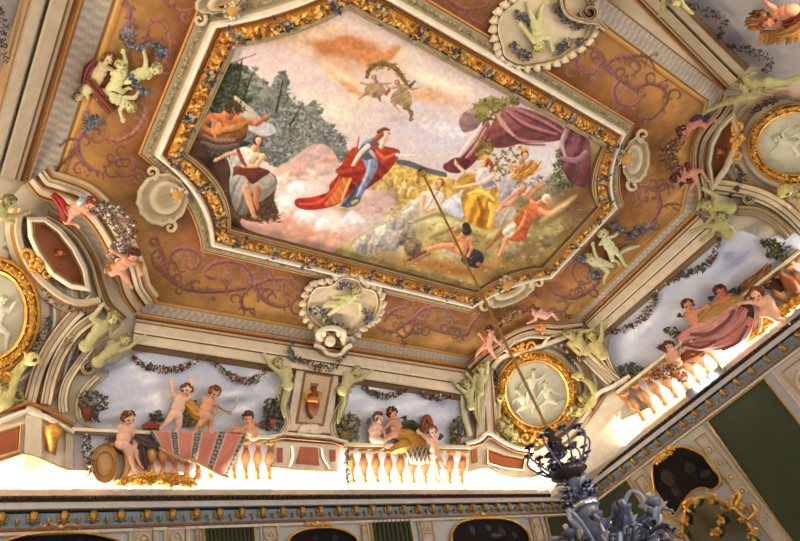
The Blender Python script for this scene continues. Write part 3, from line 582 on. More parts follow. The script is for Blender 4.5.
def cove_paint():
    br, lt, gd, dk = (140, 112, 84), (232, 222, 202), (196, 146, 84), (168, 152, 128)
    arcs((-9, 315), (60, 64, 68, 76, 84, 90, 96), -1.35, 1.2, (br, lt, gd, dk, lt, br, dk), 1.5, 1.15); arcs((537, 394), (46, 49, 52, 56, 60), -3.4, 1.2, (br, lt, gd, dk, lt), 1.3, 1.05); arcs((796, 144), (56, 60, 64, 70, 78), 1.7, 4.6, (br, dk, gd, dk, br), 1.5, .85)
    for P in ([(20, 290), (10, 260), (20, 236)], [(96, 300), (80, 312), (64, 330)], [(486, 366), (492, 400), (494, 440)], [(700, 216), (722, 222), (740, 240)], [(596, 376), (604, 390), (596, 410)], [(84, 330), (70, 350), (60, 380)]): St(P, [1, 2.4, 1], br, .3); St([(p[0]+3, p[1]) for p in P], [1, 1.6, 1], lt, .3)
    labs = {'far_left': 'painted cloudy sky behind the balustrade with the striped carpet', 'far_mid': 'painted cloudy sky right of the vase pier above the end wall',
            'right': 'painted blue grey sky above the right wall balustrade', 'near': 'dim painted sky in the upper right corner of the photo', 'left': 'sliver of painted sky at the upper left edge of the photo'}
    for nm, P in SKYPOLY.items():
        newid('SKY_'+nm, labs[nm])
        dark = nm in ('near', 'left')
        Pg(P, (194, 196, 206) if not dark else (150, 146, 148), (222, 222, 228) if not dark else (172, 166, 164), 90 if nm != 'right' else 60, smooth=0, tex=.02)
        xs = [p[0] for p in P]; ys = [p[1] for p in P]
        for i in range(70 if nm != 'left' else 20):
            x = random.uniform(min(xs), max(xs)); y = random.uniform(min(ys), max(ys))
            if not inpoly(x, y, P): continue
            So(x, y, random.uniform(8, 22), random.uniform(3, 7), random.choice([(248, 248, 250), (160, 164, 184), (226, 226, 232), (196, 198, 214), (255, 252, 250)] if not dark else [(176, 170, 168), (140, 138, 144), (160, 156, 158)]), .75, -8 if nm != 'right' else -38, nz=.6)
    noid()
# ================= vault surfaces =================
def samp(px, py):
    u = (px-X0)*SS; v = (py-Y0)*SS
    ok = (u > 1) & (v > 1) & (u < CW-2) & (v < CH-2)
    u = np.clip(u, 0, CW-2.01); v = np.clip(v, 0, CH-2.01); u0 = u.astype(int); v0 = v.astype(int); fu = (u-u0)[:, None]; fv = (v-v0)[:, None]
    c = (CV[v0, u0]*(1-fu)+CV[v0, u0+1]*fu)*(1-fv)+(CV[v0+1, u0]*(1-fu)+CV[v0+1, u0+1]*fu)*fv
    a = ((CA[v0, u0]*(1-fu[:, 0])+CA[v0, u0+1]*fu[:, 0])*(1-fv[:, 0])+(CA[v0+1, u0]*(1-fu[:, 0])+CA[v0+1, u0+1]*fu[:, 0])*fv[:, 0])*ok
    i = np.where(ok & (CA[v0, u0] > .4), CI[v0, u0], 0)
    return c, a, i
def vnoise(x, y, s, seed):
    r = np.random.default_rng(seed).uniform(-1, 1, (128, 128)); u = (x*s) % 127; v = (y*s) % 127
    u0 = u.astype(int); v0 = v.astype(int); fu = u-u0; fv = v-v0; fu = fu*fu*(3-2*fu); fv = fv*fv*(3-2*fv)
    g = lambda a, b: r[a % 128, b % 128]
    return (g(u0, v0)*(1-fu)+g(u0+1, v0)*fu)*(1-fv)+(g(u0, v0+1)*(1-fu)+g(u0+1, v0+1)*fu)*fv
# octagon outline in units: eight corners with chamfers bowed inward
def oct_path(off, base=(.203, 1.34, .150, .806, .185), sag=.024, n=8):
    x0, x1, y0, y1, c = base; x0 += off; x1 -= off; y0 += off; y1 -= off; c = c-off*.586
    out = []
    for (a, b) in (((x0, y1-c), (x0+c, y1)), ((x1-c, y1), (x1, y1-c)), ((x1, y0+c), (x1-c, y0)), ((x0+c, y0), (x0, y0+c))):
        a = np.array(a); b = np.array(b); m = np.array([(x0+x1)/2, (y0+y1)/2])-(a+b)/2; d = b-a; nn = np.array([-d[1], d[0]]); nn /= np.linalg.norm(nn)
        if np.dot(nn, m) < 0: nn = -nn
        for t in np.linspace(0, 1, n+1): out.append(a+d*t+nn*(sag if a[1] > .3 or a[0] > .8 else .010)*4*t*(1-t))
    return out          # counter: left-bottom, right-bottom, right-top, left-top
def inside(px, py, P):
    r = np.zeros(px.shape, bool); k = len(P)
    for i in range(k):
        (xa, ya), (xb, yb) = P[i], P[i-1]
        if ya == yb: continue
        r ^= ((ya > py) != (yb > py)) & (px < (xb-xa)*(py-ya)/(yb-ya)+xa)
    return r
def pdist(px, py, P, closed=True):
    b = np.full(px.shape, 1e9); k = len(P)
    for i in range(k if closed else k-1):
        ax, ay = P[i]; bx, by = P[(i+1) % k]; dx, dy = bx-ax, by-ay; t = np.clip(((px-ax)*dx+(py-ay)*dy)/(dx*dx+dy*dy+1e-12), 0, 1)
        b = np.minimum(b, (px-ax-t*dx)**2+(py-ay-t*dy)**2)
    return np.sqrt(b)
CEILPOLY = [(CX0, CY1-CUT), (CX0+CUT, CY1), (CX1-CUT, CY1), (CX1, CY1-CUT), (CX1, CY0+CUT), (CX1-CUT, CY0), (CX0+CUT, CY0), (CX0, CY0+CUT)]
def grid_mesh(o, eu, ev, nu, nv, su, sv, keep, colf, offz=0):
    """grid at o with axes eu, ev; returns V, Q, C, I per face"""
    U, Vv = np.meshgrid(np.arange(nu+1)*su, np.arange(nv+1)*sv); U = U.ravel(); Vv = Vv.ravel()
    P = o+U[:, None]*eu+Vv[:, None]*ev
    a = (np.arange(nv)[:, None]*(nu+1)+np.arange(nu)[None]).ravel()
    Q = np.stack([a, a+1, a+nu+2, a+nu+1], 1); cen = P[Q].mean(1)
    m = keep(cen); Q = Q[m]
    used = np.unique(Q); re = np.zeros(len(P), int)-1; re[used] = np.arange(len(used)); P = P[used]; Q = re[Q]
    px, py = proj(P); ccol, al, idv = samp(px, py); base = colf(P)
    C = lin(np.clip(base*(1-al[:, None])+ccol*al[:, None], 0, 255))
    idf = idv[Q[:, 0]]
    return P, Q, C, idf
def split(P, Q, C, idf, want):
    m = idf == want if np.isscalar(want) else np.isin(idf, want)
    q = Q[m]
    if len(q) == 0: return None
    u = np.unique(q); re = np.zeros(len(P), int); re[u] = np.arange(len(u))
    return P[u], re[q], C[u]
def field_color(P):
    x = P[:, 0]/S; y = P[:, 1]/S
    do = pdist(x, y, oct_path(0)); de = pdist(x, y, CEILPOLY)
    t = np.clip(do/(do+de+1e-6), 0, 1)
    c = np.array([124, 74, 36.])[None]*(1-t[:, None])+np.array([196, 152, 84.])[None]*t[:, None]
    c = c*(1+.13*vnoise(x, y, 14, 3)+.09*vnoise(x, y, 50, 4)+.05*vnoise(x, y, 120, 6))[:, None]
    # borders on the straight sides
    dr = np.minimum.reduce([x-CX0, CX1-x, y-CY0, CY1-y]); s = np.where((np.minimum(x-CX0, CX1-x) < np.minimum(y-CY0, CY1-y)), y, x)
    dch = pdist(x, y, CEILPOLY)
    d = np.minimum(dr, dch)
    def mixin(m, col): c[m] = col
    w = .036; m = d < w
    pat = np.sign(np.sin(s*2*PI/.016+np.sin(d/w*PI*2)*1.2))*.8*(np.abs(np.sin(d/w*PI*2.0)) > .35); g = 196+14*pat+8*vnoise(x, y, 60, 5)
    c[m] = np.stack([g, g*.93, g*.82], 1)[m]
    mixin((d > w) & (d < w+.004), (150, 100, 50)); mixin((d > w+.004) & (d < w+.009), (222, 170, 84)); mixin((d > w+.014) & (d < w+.0165), (150, 96, 46))
    mixin((d < .003), (150, 104, 60))
    return c
def cove_color(P):
    z = (P[:, 2]-CZ)/S; s = P[:, 0]+P[:, 1]
    n = vnoise(s, P[:, 2]*2, 3, 8)
    c = np.array([198, 182, 152.])[None]*(1+.06*n)[:, None]
    return c
def vault():
    op = oct_path(.078); st = .0125
    # ochre field
    k = lambda c: inside(c[:, 0]/S, c[:, 1]/S, CEILPOLY) & ~inside(c[:, 0]/S, c[:, 1]/S, oct_path(.02))
    x0, x1, y0, y1 = CX0*S, CX1*S, CY0*S, CY1*S
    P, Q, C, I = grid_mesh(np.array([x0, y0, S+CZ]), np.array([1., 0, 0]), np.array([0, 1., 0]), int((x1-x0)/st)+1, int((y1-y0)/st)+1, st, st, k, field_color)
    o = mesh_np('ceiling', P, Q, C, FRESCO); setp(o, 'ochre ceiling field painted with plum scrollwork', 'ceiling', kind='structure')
    # painting
    st = .0095; k = lambda c: inside(c[:, 0]/S, c[:, 1]/S, oct_path(.072))
    x0, x1, y0, y1 = .26*S, 1.29*S, .21*S, .75*S
    P, Q, C, I = grid_mesh(np.array([x0, y0, S+CZ]), np.array([1., 0, 0]), np.array([0, 1., 0]), int((x1-x0)/st)+1, int((y1-y0)/st)+1, st, st, k, lambda P: np.full((len(P), 3), 205.))
    root = thing('octagonal_painting', (.771*S, .478*S, S+CZ), 'large octagonal ceiling painting of goddess in red cloak among clouds and harvesters', 'painting')
    fid = {i: v for i, v in IDS.items() if v[0].startswith('painted')}
    r = split(P, Q, C, I, [0]+[i for i in range(99) if i not in fid]); mesh_np('painted_sky', *r, FRESCO, root)
    for i, (n, lb) in fid.items():
        r = split(P, Q, C, I, i)
        if r: setp(mesh_np(n, *r, FRESCO, root), lb)
    # coves
    sky = {i: v for i, v in IDS.items() if v[0].startswith('SKY')}
    acc = {i: [] for i in sky}
    def owner(name):
        def f(c):
            p, n = PL[name]; d = np.abs((c-p)@n); m = np.ones(len(c), bool)
            for q in COVE:
                if q == name: continue
                pp, nn = PL[q]; m &= ((c-pp)@nn) > -1e-4
            return m & (c[:, 2] < S+CZ+1e-4)
        return f
    L = math.hypot(RUN, DROP)
    for name, o, eu, ev in (('far', (CX0-RUN, CY1, 1), (1, 0, 0), (0, RUN, -DROP)), ('right', (CX1, CY0-RUN, 1), (0, 1, 0), (RUN, 0, -DROP)),
                            ('left', (CX0, CY0-RUN, 1), (0, 1, 0), (-RUN, 0, -DROP)), ('near', (CX0-RUN, CY0, 1), (1, 0, 0), (0, -RUN, -DROP)),
                            ('fr', (CX1+.2, CY1-CUT-.2, 1), (-.7071, .7071, 0), (k2 := (2*RUN-CF+CUT)/2, k2, -DROP)), ('fl', (CX0-.2, CY1-CUT-.2, 1), (.7071, .7071, 0), (-k2, k2, -DROP)),
                            ('nr', (CX1+.2, CY0+CUT+.2, 1), (-.7071, -.7071, 0), (k2, -k2, -DROP)), ('nl', (CX0-.2, CY0+CUT+.2, 1), (.7071, -.7071, 0), (-k2, -k2, -DROP))):
        o = np.array(o, float)*S+CAM; eu = np.array(eu, float); ev = np.array(ev, float)*S; lv = np.linalg.norm(ev); ev /= lv
        Lu = {'far': CX1-CX0+2*RUN, 'near': CX1-CX0+2*RUN, 'right': CY1-CY0+2*RUN, 'left': CY1-CY0+2*RUN}.get(name, 1.0)*S
        st = .0125 if name in ('far', 'right', 'fr', 'nr', 'fl') else .05
        P, Q, C, I = grid_mesh(o, eu, ev, int(Lu/st), int(lv/st), st, st, owner(name), cove_color)
        sk = list(sky); r = split(P, Q, C, I, [i for i in range(99) if i not in sk])
        lbl = {'far': 'end_cove', 'near': 'near_cove', 'right': 'right_cove', 'left': 'left_cove', 'fr': 'end_right_corner', 'fl': 'end_left_corner', 'nr': 'near_right_corner', 'nl': 'near_left_corner'}[name]
        if r: setp(mesh_np('wall_'+lbl, *r, FRESCO), kind='structure')
        for i in sk:
            r = split(P, Q, C, I, i)
            if r: acc[i].append(r)
    for i, rs in acc.items():
        if not rs: continue
        V = []; Fq = []; Cc = []; b = 0
        for v, q, c in rs: V.append(v); Fq.append(q+b); Cc.append(c); b += len(v)
        o = mesh_np('painted_sky_panel', np.vstack(V), np.vstack(Fq), np.vstack(Cc), FRESCO); setp(o, sky[i][1], 'painted sky', 'painted skies of the vault')
def world_sweep(g, paths, prof):
    """paths(off)->closed path in units; prof=(offset units, drop m, colour)"""
    for q in range(len(prof)-1):
        (u0, h0, c0), (u1, h1, _) = prof[q], prof[q+1]
        A = paths(u0); Bp = paths(u1); k = len(A)
        V = [(a[0]*S, a[1]*S, S+CZ-h0) for a in A]+[(b[0]*S, b[1]*S, S+CZ-h1) for b in Bp]
        g.add(V, [(i, (i+1) % k, k+(i+1) % k, k+i) for i in range(k)], c0)
def dense(P, step):
    Q = np.array([tuple(p) for p in P]+[tuple(P[0])]); D = np.r_[0, np.cumsum(np.linalg.norm(np.diff(Q, axis=0), axis=1))]; n = int(D[-1]/step)
    t = np.arange(n)/n*D[-1]; return list(np.stack([np.interp(t, D, Q[:, 0]), np.interp(t, D, Q[:, 1])], 1))
def leafblob(g, p, r, cols, nrm=(0, 0, -1.), flat=.5):
    n = np.asarray(nrm, float); a = np.cross(n, RG.normal(size=3)); a /= np.linalg.norm(a)+1e-9; b = np.cross(n, a); c = random.choice(cols)
    v = RG.uniform(.85, 1.15)
    cc = np.clip(np.array(c, float)*v, 0, 255); d = cc*.75
    V = [p-a*r, p+b*r*.45+n*r*.15, p+a*r, p-b*r*.45+n*r*.15, p+n*r*flat]
    g.add(V, [(0, 3, 4), (3, 2, 4), (2, 1, 4), (1, 0, 4)], [d, cc, d, cc, cc])
def flower(g, p, r, cols, nrm):
    n = np.asarray(nrm, float); a = np.cross(n, RG.normal(size=3)); a /= np.linalg.norm(a)+1e-9; b = np.cross(n, a); c = np.array(random.choice(cols), float)
    V = [p+n*r*.5]; cc = [c*1.1]
    for i in range(10):
        t = 2*PI*i/10; rr = r*(1 if i % 2 == 0 else .6); V.append(p+(a*math.cos(t)+b*math.sin(t))*rr+n*r*(.35 if i % 2 == 0 else .1)); cc.append(c*(1 if i % 2 == 0 else .65))
    g.add(V, [(0, 1+i, 1+(i+1) % 10) for i in range(10)], np.clip(cc, 0, 255))
def frame():
    root = thing('picture_surround', (.771*S, .478*S, S+CZ), 'octagonal frame round the central painting with white moulding and gilded leaf garland', 'frame')
    g = G(); world_sweep(g, lambda o: oct_path(o), [(0, -.02, (120, 70, 36)), (0, .03, (196, 138, 70)), (.0035, .035, (110, 66, 36)), (.0055, .03, (166, 156, 136)), (.0065, .03, (160, 146, 118)), (.024, .03, (0, 0, 0))])
    P = dense(oct_path(.015), .006)     # carved scrolls of the grey band
    for i, p in enumerate(P):
        for s in (-1, 1):
            q = np.array([p[0]*S+RG.uniform(-.01, .01), p[1]*S+RG.uniform(-.01, .01), S+CZ-.035]); leafblob(g, q, .035, [(140, 126, 98), (176, 162, 132), (158, 146, 118)], flat=.3)
    g.build('outer_band', STONE, root, False)
    g = G(); world_sweep(g, lambda o: oct_path(o), [(.0235, .02, (180, 168, 146)), (.025, .06, (222, 214, 198)), (.028, .10, (240, 234, 222)), (.033, .10, (232, 224, 210)), (.0365, .07, (206, 194, 174)), (.037, .04, (150, 100, 52)), (.040, .04, (196, 136, 60)), (.0425, .03, (110, 62, 26)), (.044, .02, (0, 0, 0))])
    g.build('white_moulding', STONE, root, False)
    g = G(); prof = [(.043+.024*t, .02+.09*math.sin(PI*t), (186, 118, 36)) for t in np.linspace(0, 1, 7)]
    world_sweep(g, lambda o: oct_path(o), prof)
    for i, p in enumerate(dense(oct_path(.055), .0035)):
        for s in range(3):
            v = RG.uniform(-1, 1); q = np.array([p[0]*S+RG.uniform(-.04, .04)+0, p[1]*S+RG.uniform(-.04, .04), S+CZ-.045-.065*math.cos(v*1.2)]); leafblob(g, q, .05, [(214, 150, 56), (232, 184, 92), (160, 96, 34), (190, 128, 46), (120, 68, 24), (206, 160, 80)], flat=.6)
    g.build('gilded_garland', LEAF, root, False)
    g = G(); world_sweep(g, lambda o: oct_path(o), [(.066, .02, (130, 82, 34)), (.067, .06, (206, 192, 160)), (.0695, .07, (176, 160, 128)), (.073, .07, (128, 96, 56)), (.075, .055, (186, 160, 110)), (.0775, .05, (104, 74, 44)), (.079, .03, (104, 74, 44)), (.0795, -.01, (80, 50, 30))])
    g.build('inner_moulding', STONE, root, False)
    for i, p in enumerate(dense(oct_path(.055), .085)):
        g = G(); o = RG.uniform(-.016, .016)
        for j in range(15):
            q = np.array([p[0]*S+RG.normal()*.05, p[1]*S+RG.normal()*.05, S+CZ-.10-RG.uniform(0, .05)])
            if j % 2: flower(g, q, .026, [(70, 72, 92), (104, 106, 126), (168, 166, 166), (52, 50, 60)], (0, 0, -1.))
            else: leafblob(g, q, .04, [(58, 52, 44), (90, 84, 66), (62, 60, 70), (128, 124, 116)])
        g.build('flower_spray', LEAF, root, False)
# ================= figures: one remeshed body each =================
def remesh(g, vox, smooth=2):
    me = bpy.data.meshes.new('t'); me.from_pydata(g.V, [], g.F); me.update()
    o = bpy.data.objects.new('t', me); COL.objects.link(o)
    m = o.modifiers.new('r', 'REMESH'); m.mode = 'VOXEL'; m.voxel_size = vox
    m2 = o.modifiers.new('s', 'SMOOTH'); m2.iterations = smooth; m2.factor = .5
    dg = bpy.context.evaluated_depsgraph_get(); r = bpy.data.meshes.new_from_object(o.evaluated_get(dg))
    bpy.data.objects.remove(o); bpy.data.meshes.remove(me); return r
def nrm(v): return v/(np.linalg.norm(v)+1e-9)
def figure(name, label, J, hr, skin=(224, 168, 132), hair=(110, 62, 34), face=(0, 0), kind='putto', cat=None, group=None, lift=0.0, wings=None, drapes=None, hands=True, fat=1.0, parent=None, hairless=False, wingcol=(96, 72, 56)):
    """J: joints in px (optional third value: height off the vault in m)"""
    if kind == 'stone' and parent is None: lift += .17
    N = J['N']; u = mpp(*N[:2]); r = hr*u; p0, nn = PL[pside(*N[:2])]
    ad = kind != 'putto'
    R = dict(N=.5, C=1.3 if ad else 1.05, B=1.0 if ad else 1.15, P=1.2 if ad else 1.1, S=.62 if ad else .5, E=.45 if ad else .4, A=.3 if ad else .28, T=.85 if ad else .75, K=.58 if ad else .5, F=.34 if ad else .3)
    W = {}
    def w(k, rad, extra=0.0):
        q = J[k]; off = lift+(q[2] if len(q) > 2 else rad*r*.9+extra*r); return hit(q[0], q[1], off)
    n_, p_ = w('N', .9), w('P', R['P']); ax = nrm(p_-n_); out = nn-ax*np.dot(nn, ax); out = nrm(out); side = np.cross(ax, out)
    tl = np.linalg.norm(p_-n_); g = G(); sk = skin
    def cap(a, b, ra, rb, n=10):
        k = max(int(np.linalg.norm(b-a)/(min(ra, rb)*.8)), 1); g.tube([a+(b-a)*t for t in np.linspace(0, 1, k+1)], [ra+(rb-ra)*t for t in np.linspace(0, 1, k+1)], sk, n)
        g.ball(a, ra, sk, nu=n, nv=7); g.ball(b, rb, sk, nu=n, nv=7)
    c_ = n_+ax*tl*.3; b_ = n_+ax*tl*.65
    sw = (1.35 if ad else .95)*r*fat; hw = (.75 if ad else .6)*r
    g.ball(c_, 1, sk, [side*R['C']*r*fat, out*R['C']*r*.72, ax*tl*.36], 14, 9)
    g.ball(b_, 1, sk, [side*R['B']*r*fat, out*R['B']*r*.8, ax*tl*.34], 14, 9)
    g.ball(p_, 1, sk, [side*R['P']*r*fat, out*R['P']*r*.8, ax*R['P']*r*.85], 14, 9)
    cap(n_-ax*.1*r, c_, R['N']*r, R['C']*r*.5)
    lead = {}
    sgn = {}
    for i in '12':
        if 'A'+i in J or 'E'+i in J:
            q = w('E'+i, R['E']) if 'E'+i in J else w('A'+i, R['A']); sgn[i] = 1 if np.dot(q-c_, side) > 0 else -1
    if len(sgn) == 2 and sgn['1'] == sgn['2']: 
        e1, e2 = (w('E'+i, R['E']) if 'E'+i in J else w('A'+i, R['A']) for i in '12')
        sgn['1'], sgn['2'] = (1, -1) if np.dot(e1-c_, side) > np.dot(e2-c_, side) else (-1, 1)
    for i, sg in sgn.items():
        s_ = n_+ax*tl*.14+side*sg*sw*.85; cap(n_+ax*tl*.12, s_, R['S']*r*.9, R['S']*r)
        e_ = w('E'+i, R['E'], .5) if 'E'+i in J else None
        if 'A'+i in J:
            a_ = w('A'+i, R['A'], .8)
            if e_ is None: e_ = (s_+a_)/2+out*.2*r
        cap(s_, e_, R['S']*r*.9, R['E']*r)
        if 'A'+i in J:
            cap(e_, a_, R['E']*r*.95, R['A']*r)
            d = nrm(a_-e_); hs = nrm(np.cross(d, out)); hh = np.cross(hs, d)
            g.ball(a_+d*.3*r, 1, sk, [hs*.34*r, hh*.18*r, d*.4*r], 10, 7)
            if hands:
                for f, L in zip((-.26, -.09, .09, .25), (.42, .52, .5, .38)):
                    b0 = a_+d*.5*r+hs*f*r; m0 = b0+d*L*.5*r+out*.03*r; cap(b0, m0, .105*r, .1*r, 6); cap(m0, m0+(d*.8-out*.5)*L*.5*r, .1*r, .085*r, 6)
                b0 = a_+d*.15*r-hs*.28*r; cap(b0, b0+(d*.6-hs*.6)*.45*r, .12*r, .09*r, 6)
    for i in '12':
        if 'K'+i in J:
            k_ = w('K'+i, R['K'], .35); sg = 1 if np.dot(k_-p_, side) > 0 else -1
            h_ = p_+side*sg*hw*.7+ax*.15*r; cap(h_, k_, R['T']*r, R['K']*r)
            if 'F'+i in J:
                f_ = w('F'+i, R['F']); mid = (k_*.55+f_*.45); d = nrm(f_-k_); bk = nrm(out+.01)*-.12*r
                cap(k_, mid+bk, R['K']*r*.92, R['K']*r*.85); cap(mid+bk, f_, R['K']*r*.85, R['F']*r)
                t = nrm(out*.7+nrm(np.cross(d, side))*.0+d*.25+side*sg*.25); g.ball(f_+t*.4*r+d*.15*r, 1, sk, [nrm(np.cross(t, d))*.3*r, nrm(np.cross(t, np.cross(t, d)))*.24*r, t*.62*r], 10, 7)
    # head
    if 'H' in J:
        q = J['H']; h_ = hit(q[0], q[1], lift+(q[2] if len(q) > 2 else 1.15*r)); upv = nrm(h_-n_)
        o2 = nrm(out-upv*np.dot(out, upv)); s2 = np.cross(upv, o2); Fv = nrm(o2+s2*face[0]+upv*face[1]); upv = nrm(upv-Fv*np.dot(upv, Fv)*.8); s3 = nrm(np.cross(upv, Fv)); upv = np.cross(Fv, s3)
        cap(n_, h_-upv*.3*r, .5*r, .45*r)
        g.ball(h_+upv*.12*r, 1, sk, [s3*.82*r, Fv*.95*r, upv*.92*r], 16, 11); g.ball(h_-upv*.35*r+Fv*.28*r, 1, sk, [s3*.6*r, Fv*.6*r, upv*.55*r], 14, 9)
        cap(h_+Fv*.88*r+upv*.08*r, h_+Fv*1.02*r-upv*.2*r, .1*r, .15*r, 8); g.ball(h_+Fv*.78*r-upv*.72*r, .2*r, sk)
        for sg in (-1, 1):
            g.ball(h_+s3*sg*.36*r+Fv*.74*r-upv*.28*r, .28*r, sk); g.ball(h_+s3*sg*.84*r-upv*.05*r, 1, sk, [s3*.12*r, Fv*.16*r, upv*.24*r], 8, 6)
            cap(h_+s3*sg*.18*r+Fv*.86*r+upv*.22*r, h_+s3*sg*.5*r+Fv*.74*r+upv*.22*r, .1*r, .09*r, 6)
    me = remesh(g, max(r*(.085 if not hands else .07), .0045), 2)
    k = len(me.vertices); co = np.zeros(k*3, np.float32); me.vertices.foreach_get('co', co); co = co.reshape(-1, 3)
    C = np.tile(np.array(skin, float), (k, 1)); C *= (1+.05*vnoise(co[:, 0]*9, co[:, 1]*9+co[:, 2]*7, 1.7, 12))[:, None]
    if 'H' in J:
        def spot(c, rad, col, a=1):
            d = np.linalg.norm(co-c, axis=1); f = (np.clip(1.4-d/rad, 0, 1)*a)[:, None]; C[:] = C*(1-f)+np.array(col, float)*f
        st = kind == 'stone'; sk_ = np.array(skin, float)
        for sg in (-1, 1):
            spot(h_+s3*sg*.34*r+Fv*.82*r+upv*.02*r, .16*r, sk_*.45 if st else (60, 36, 26)); spot(h_+s3*sg*.4*r+Fv*.72*r-upv*.3*r, .26*r, sk_*1.05 if st else (224, 130, 104), .5)
        spot(h_+Fv*.9*r-upv*.48*r, .16*r, sk_*.6 if st else (176, 70, 58))
    loc = p_-nn*0
    root = thing(name, loc, label, cat or ('stucco figure' if kind == 'stone' else 'painted cherub'), group) if parent is None else parent
    body = finish('body', me, lin(np.clip(C, 0, 255)), SKIN, root, True)
    if 'H' in J and not hairless:
        gh = G()
        for i in range(90):
            v = RG.normal(size=3); v /= np.linalg.norm(v)
            if np.dot(v, Fv) > .45 and np.dot(v, upv) < .55 or np.dot(v, upv) < -.55: continue
            q = h_+upv*.14*r+v*r*np.array(.93); cc = np.array(hair, float)*RG.uniform(.75, 1.3); gh.ball(q, r*RG.uniform(.2, .3), np.clip(cc, 0, 255), nu=6, nv=4)
        gh.build('hair', SKIN, body)
    for wg in wings or []:      # wing: root px, tip px, width factor
        a, b = wg[0], wg[1]; gw = G(); A_ = hit(*a, lift+.5*r); B_ = hit(*b, lift+.9*r); d = nrm(B_-A_); L = np.linalg.norm(B_-A_); s_ = nrm(np.cross(d, nn))*(wg[2] if len(wg) > 2 else 1)
        for row, (n, l0, c0) in enumerate(((7, 1.0, .8), (6, .68, 1.0), (5, .42, 1.2))):
            for i in range(n):
                t = i/(n-1); st_ = A_+d*L*.25*t+s_*L*.0; dr = nrm(d*(1-.75*t)+s_*(.15+.8*t)); ln = L*l0*(1-.3*t); wd = L*.085
                m_ = st_+dr*ln*.6; e = st_+dr*ln; pw = nrm(np.cross(dr, nn)); h = nn*(.01+.012*row); cc = np.clip(np.array(wingcol, float)*c0*RG.uniform(.85, 1.15), 0, 255)
                gw.add([st_-pw*wd*.5+h, st_+pw*wd*.5+h, m_+pw*wd+h*1.3, e+h, m_-pw*wd+h*1.3, (st_+m_)/2+h*2.2, st_+h-nn*.03], [(0, 1, 5), (1, 2, 5), (2, 3, 5), (3, 4, 5), (4, 0, 5), (1, 0, 6), (2, 1, 6), (3, 2, 6), (4, 3, 6), (0, 4, 6)], cc)
        gw.build('wing', LEAF, root, False)
    for dpt in drapes or []: drape(root, *dpt, lift=lift)
    return root
def drape(parent, pts, w, col, lift=0, name='drapery', folds=7, label=None, h=.09):
    """cloth that follows a path in pixels: half width w px, ridged by folds"""
    P = spl(pts, 6); k = len(P); W = np.interp(np.linspace(0, 1, k), np.linspace(0, 1, len(w)), w) if hasattr(w, '__len__') else np.full(k, w)
    m = 14; V = []; C = []; ph = RG.uniform(0, 6)
    for i, p in enumerate(P):
        t = (P[min(i+1, k-1)]-P[max(i-1, 0)])[:2]; t = t/(np.linalg.norm(t)+1e-6); n = np.array([-t[1], t[0]])
        for j in range(m+1):
            s = j/m*2-1; rid = .5+.5*math.sin(s*folds*1.3+ph+i*.25+math.sin(i*.5+s*2)); hh = lift+h*(1-s*s)*.9+.045*rid*(1-abs(s)**4)+(p[2] if len(p) > 2 else 0)
            V.append(hit(p[0]+n[0]*W[i]*s, p[1]+n[1]*W[i]*s, hh)); C.append(np.clip(np.array(col, float)*(.92+.16*RG.random()), 0, 255))
    b = len(V); V2 = V+[hit(*(P[i]+0)[:2], lift) for i in range(k)]
    C += [col]*k; Fc = [(i*(m+1)+j, i*(m+1)+j+1, (i+1)*(m+1)+j+1, (i+1)*(m+1)+j) for i in range(k-1) for j in range(m)]
    Fc += [(i*(m+1), (i+1)*(m+1), b+i+1, b+i) for i in range(k-1)]+[((i+1)*(m+1)+m, i*(m+1)+m, b+i, b+i+1) for i in range(k-1)]
    g = G(); g.add(V2, Fc, np.array(C, float)); o = g.build(name, CLOTH, parent)
    if label: setp(o, label)
    return o
# ================= leaves, garlands, mouldings =================
FL_MIX = [(196, 104, 92), (226, 178, 160), (150, 60, 54), (232, 214, 200), (90, 92, 110), (200, 150, 80)]
LF_MIX = [(74, 78, 52), (98, 100, 66), (56, 58, 44), (120, 112, 74), (80, 66, 52)]
def garland(name, label, pts, w, n, fl=FL_MIX, lf=LF_MIX, ratio=.35, cat='garland', group=None, off=.06, size=1.0, parent=None, part='flowers'):
    P = spl(pts, 5); k = len(P); W = np.interp(np.linspace(0, 1, k), np.linspace(0, 1, len(w)), w); u = mpp(*P[k//2][:2]); nn = PL[pside(*P[k//2][:2])][1]
    root = parent or thing(name, hit(*P[k//2][:2], off), label, cat, group); g1 = G(); g2 = G()
    for i in range(n):
        t = RG.uniform(0, k-1.001); j = int(t); f = t-j; p = P[j]*(1-f)+P[j+1]*f; ww = W[j]
        a = RG.uniform(0, 2*PI); rr = math.sqrt(RG.random())*ww; q = hit(p[0]+math.cos(a)*rr, p[1]+math.sin(a)*rr, off+u*ww*(1-(rr/ww)**2)*.9+RG.uniform(0, .02))
        nr = nrm(nn+RG.normal(size=3)*.45)
        if RG.random() < ratio and rr < ww*.8: flower(g1, q, u*RG.uniform(1.3, 2.1)*size, fl, nr)
        else: leafblob(g2, q, u*RG.uniform(1.6, 2.8)*size, lf, nr, .35)
    g2.build('leaves', LEAF, root, False); g1.build(part, LEAF, root, False); return root
def foliage(g, pts, n, size, cols=LF_MIX, off=.05):
    xa, xb = min(p[0] for p in pts), max(p[0] for p in pts); ya, yb = min(p[1] for p in pts), max(p[1] for p in pts)
    for i in range(n):
        x, y = RG.uniform(xa, xb), RG.uniform(ya, yb)
        if inpoly(x, y, pts): leafblob(g, hit(x, y, off+RG.uniform(0, .1)), mpp(x, y)*size*RG.uniform(.7, 1.2), cols, nrm(PL[pside(x, y)][1]+RG.normal(size=3)*.4), .35)
CR, CR2, SH_, BR, GD = (226, 216, 196), (206, 194, 172), (150, 134, 112), (120, 84, 56), (206, 150, 74)
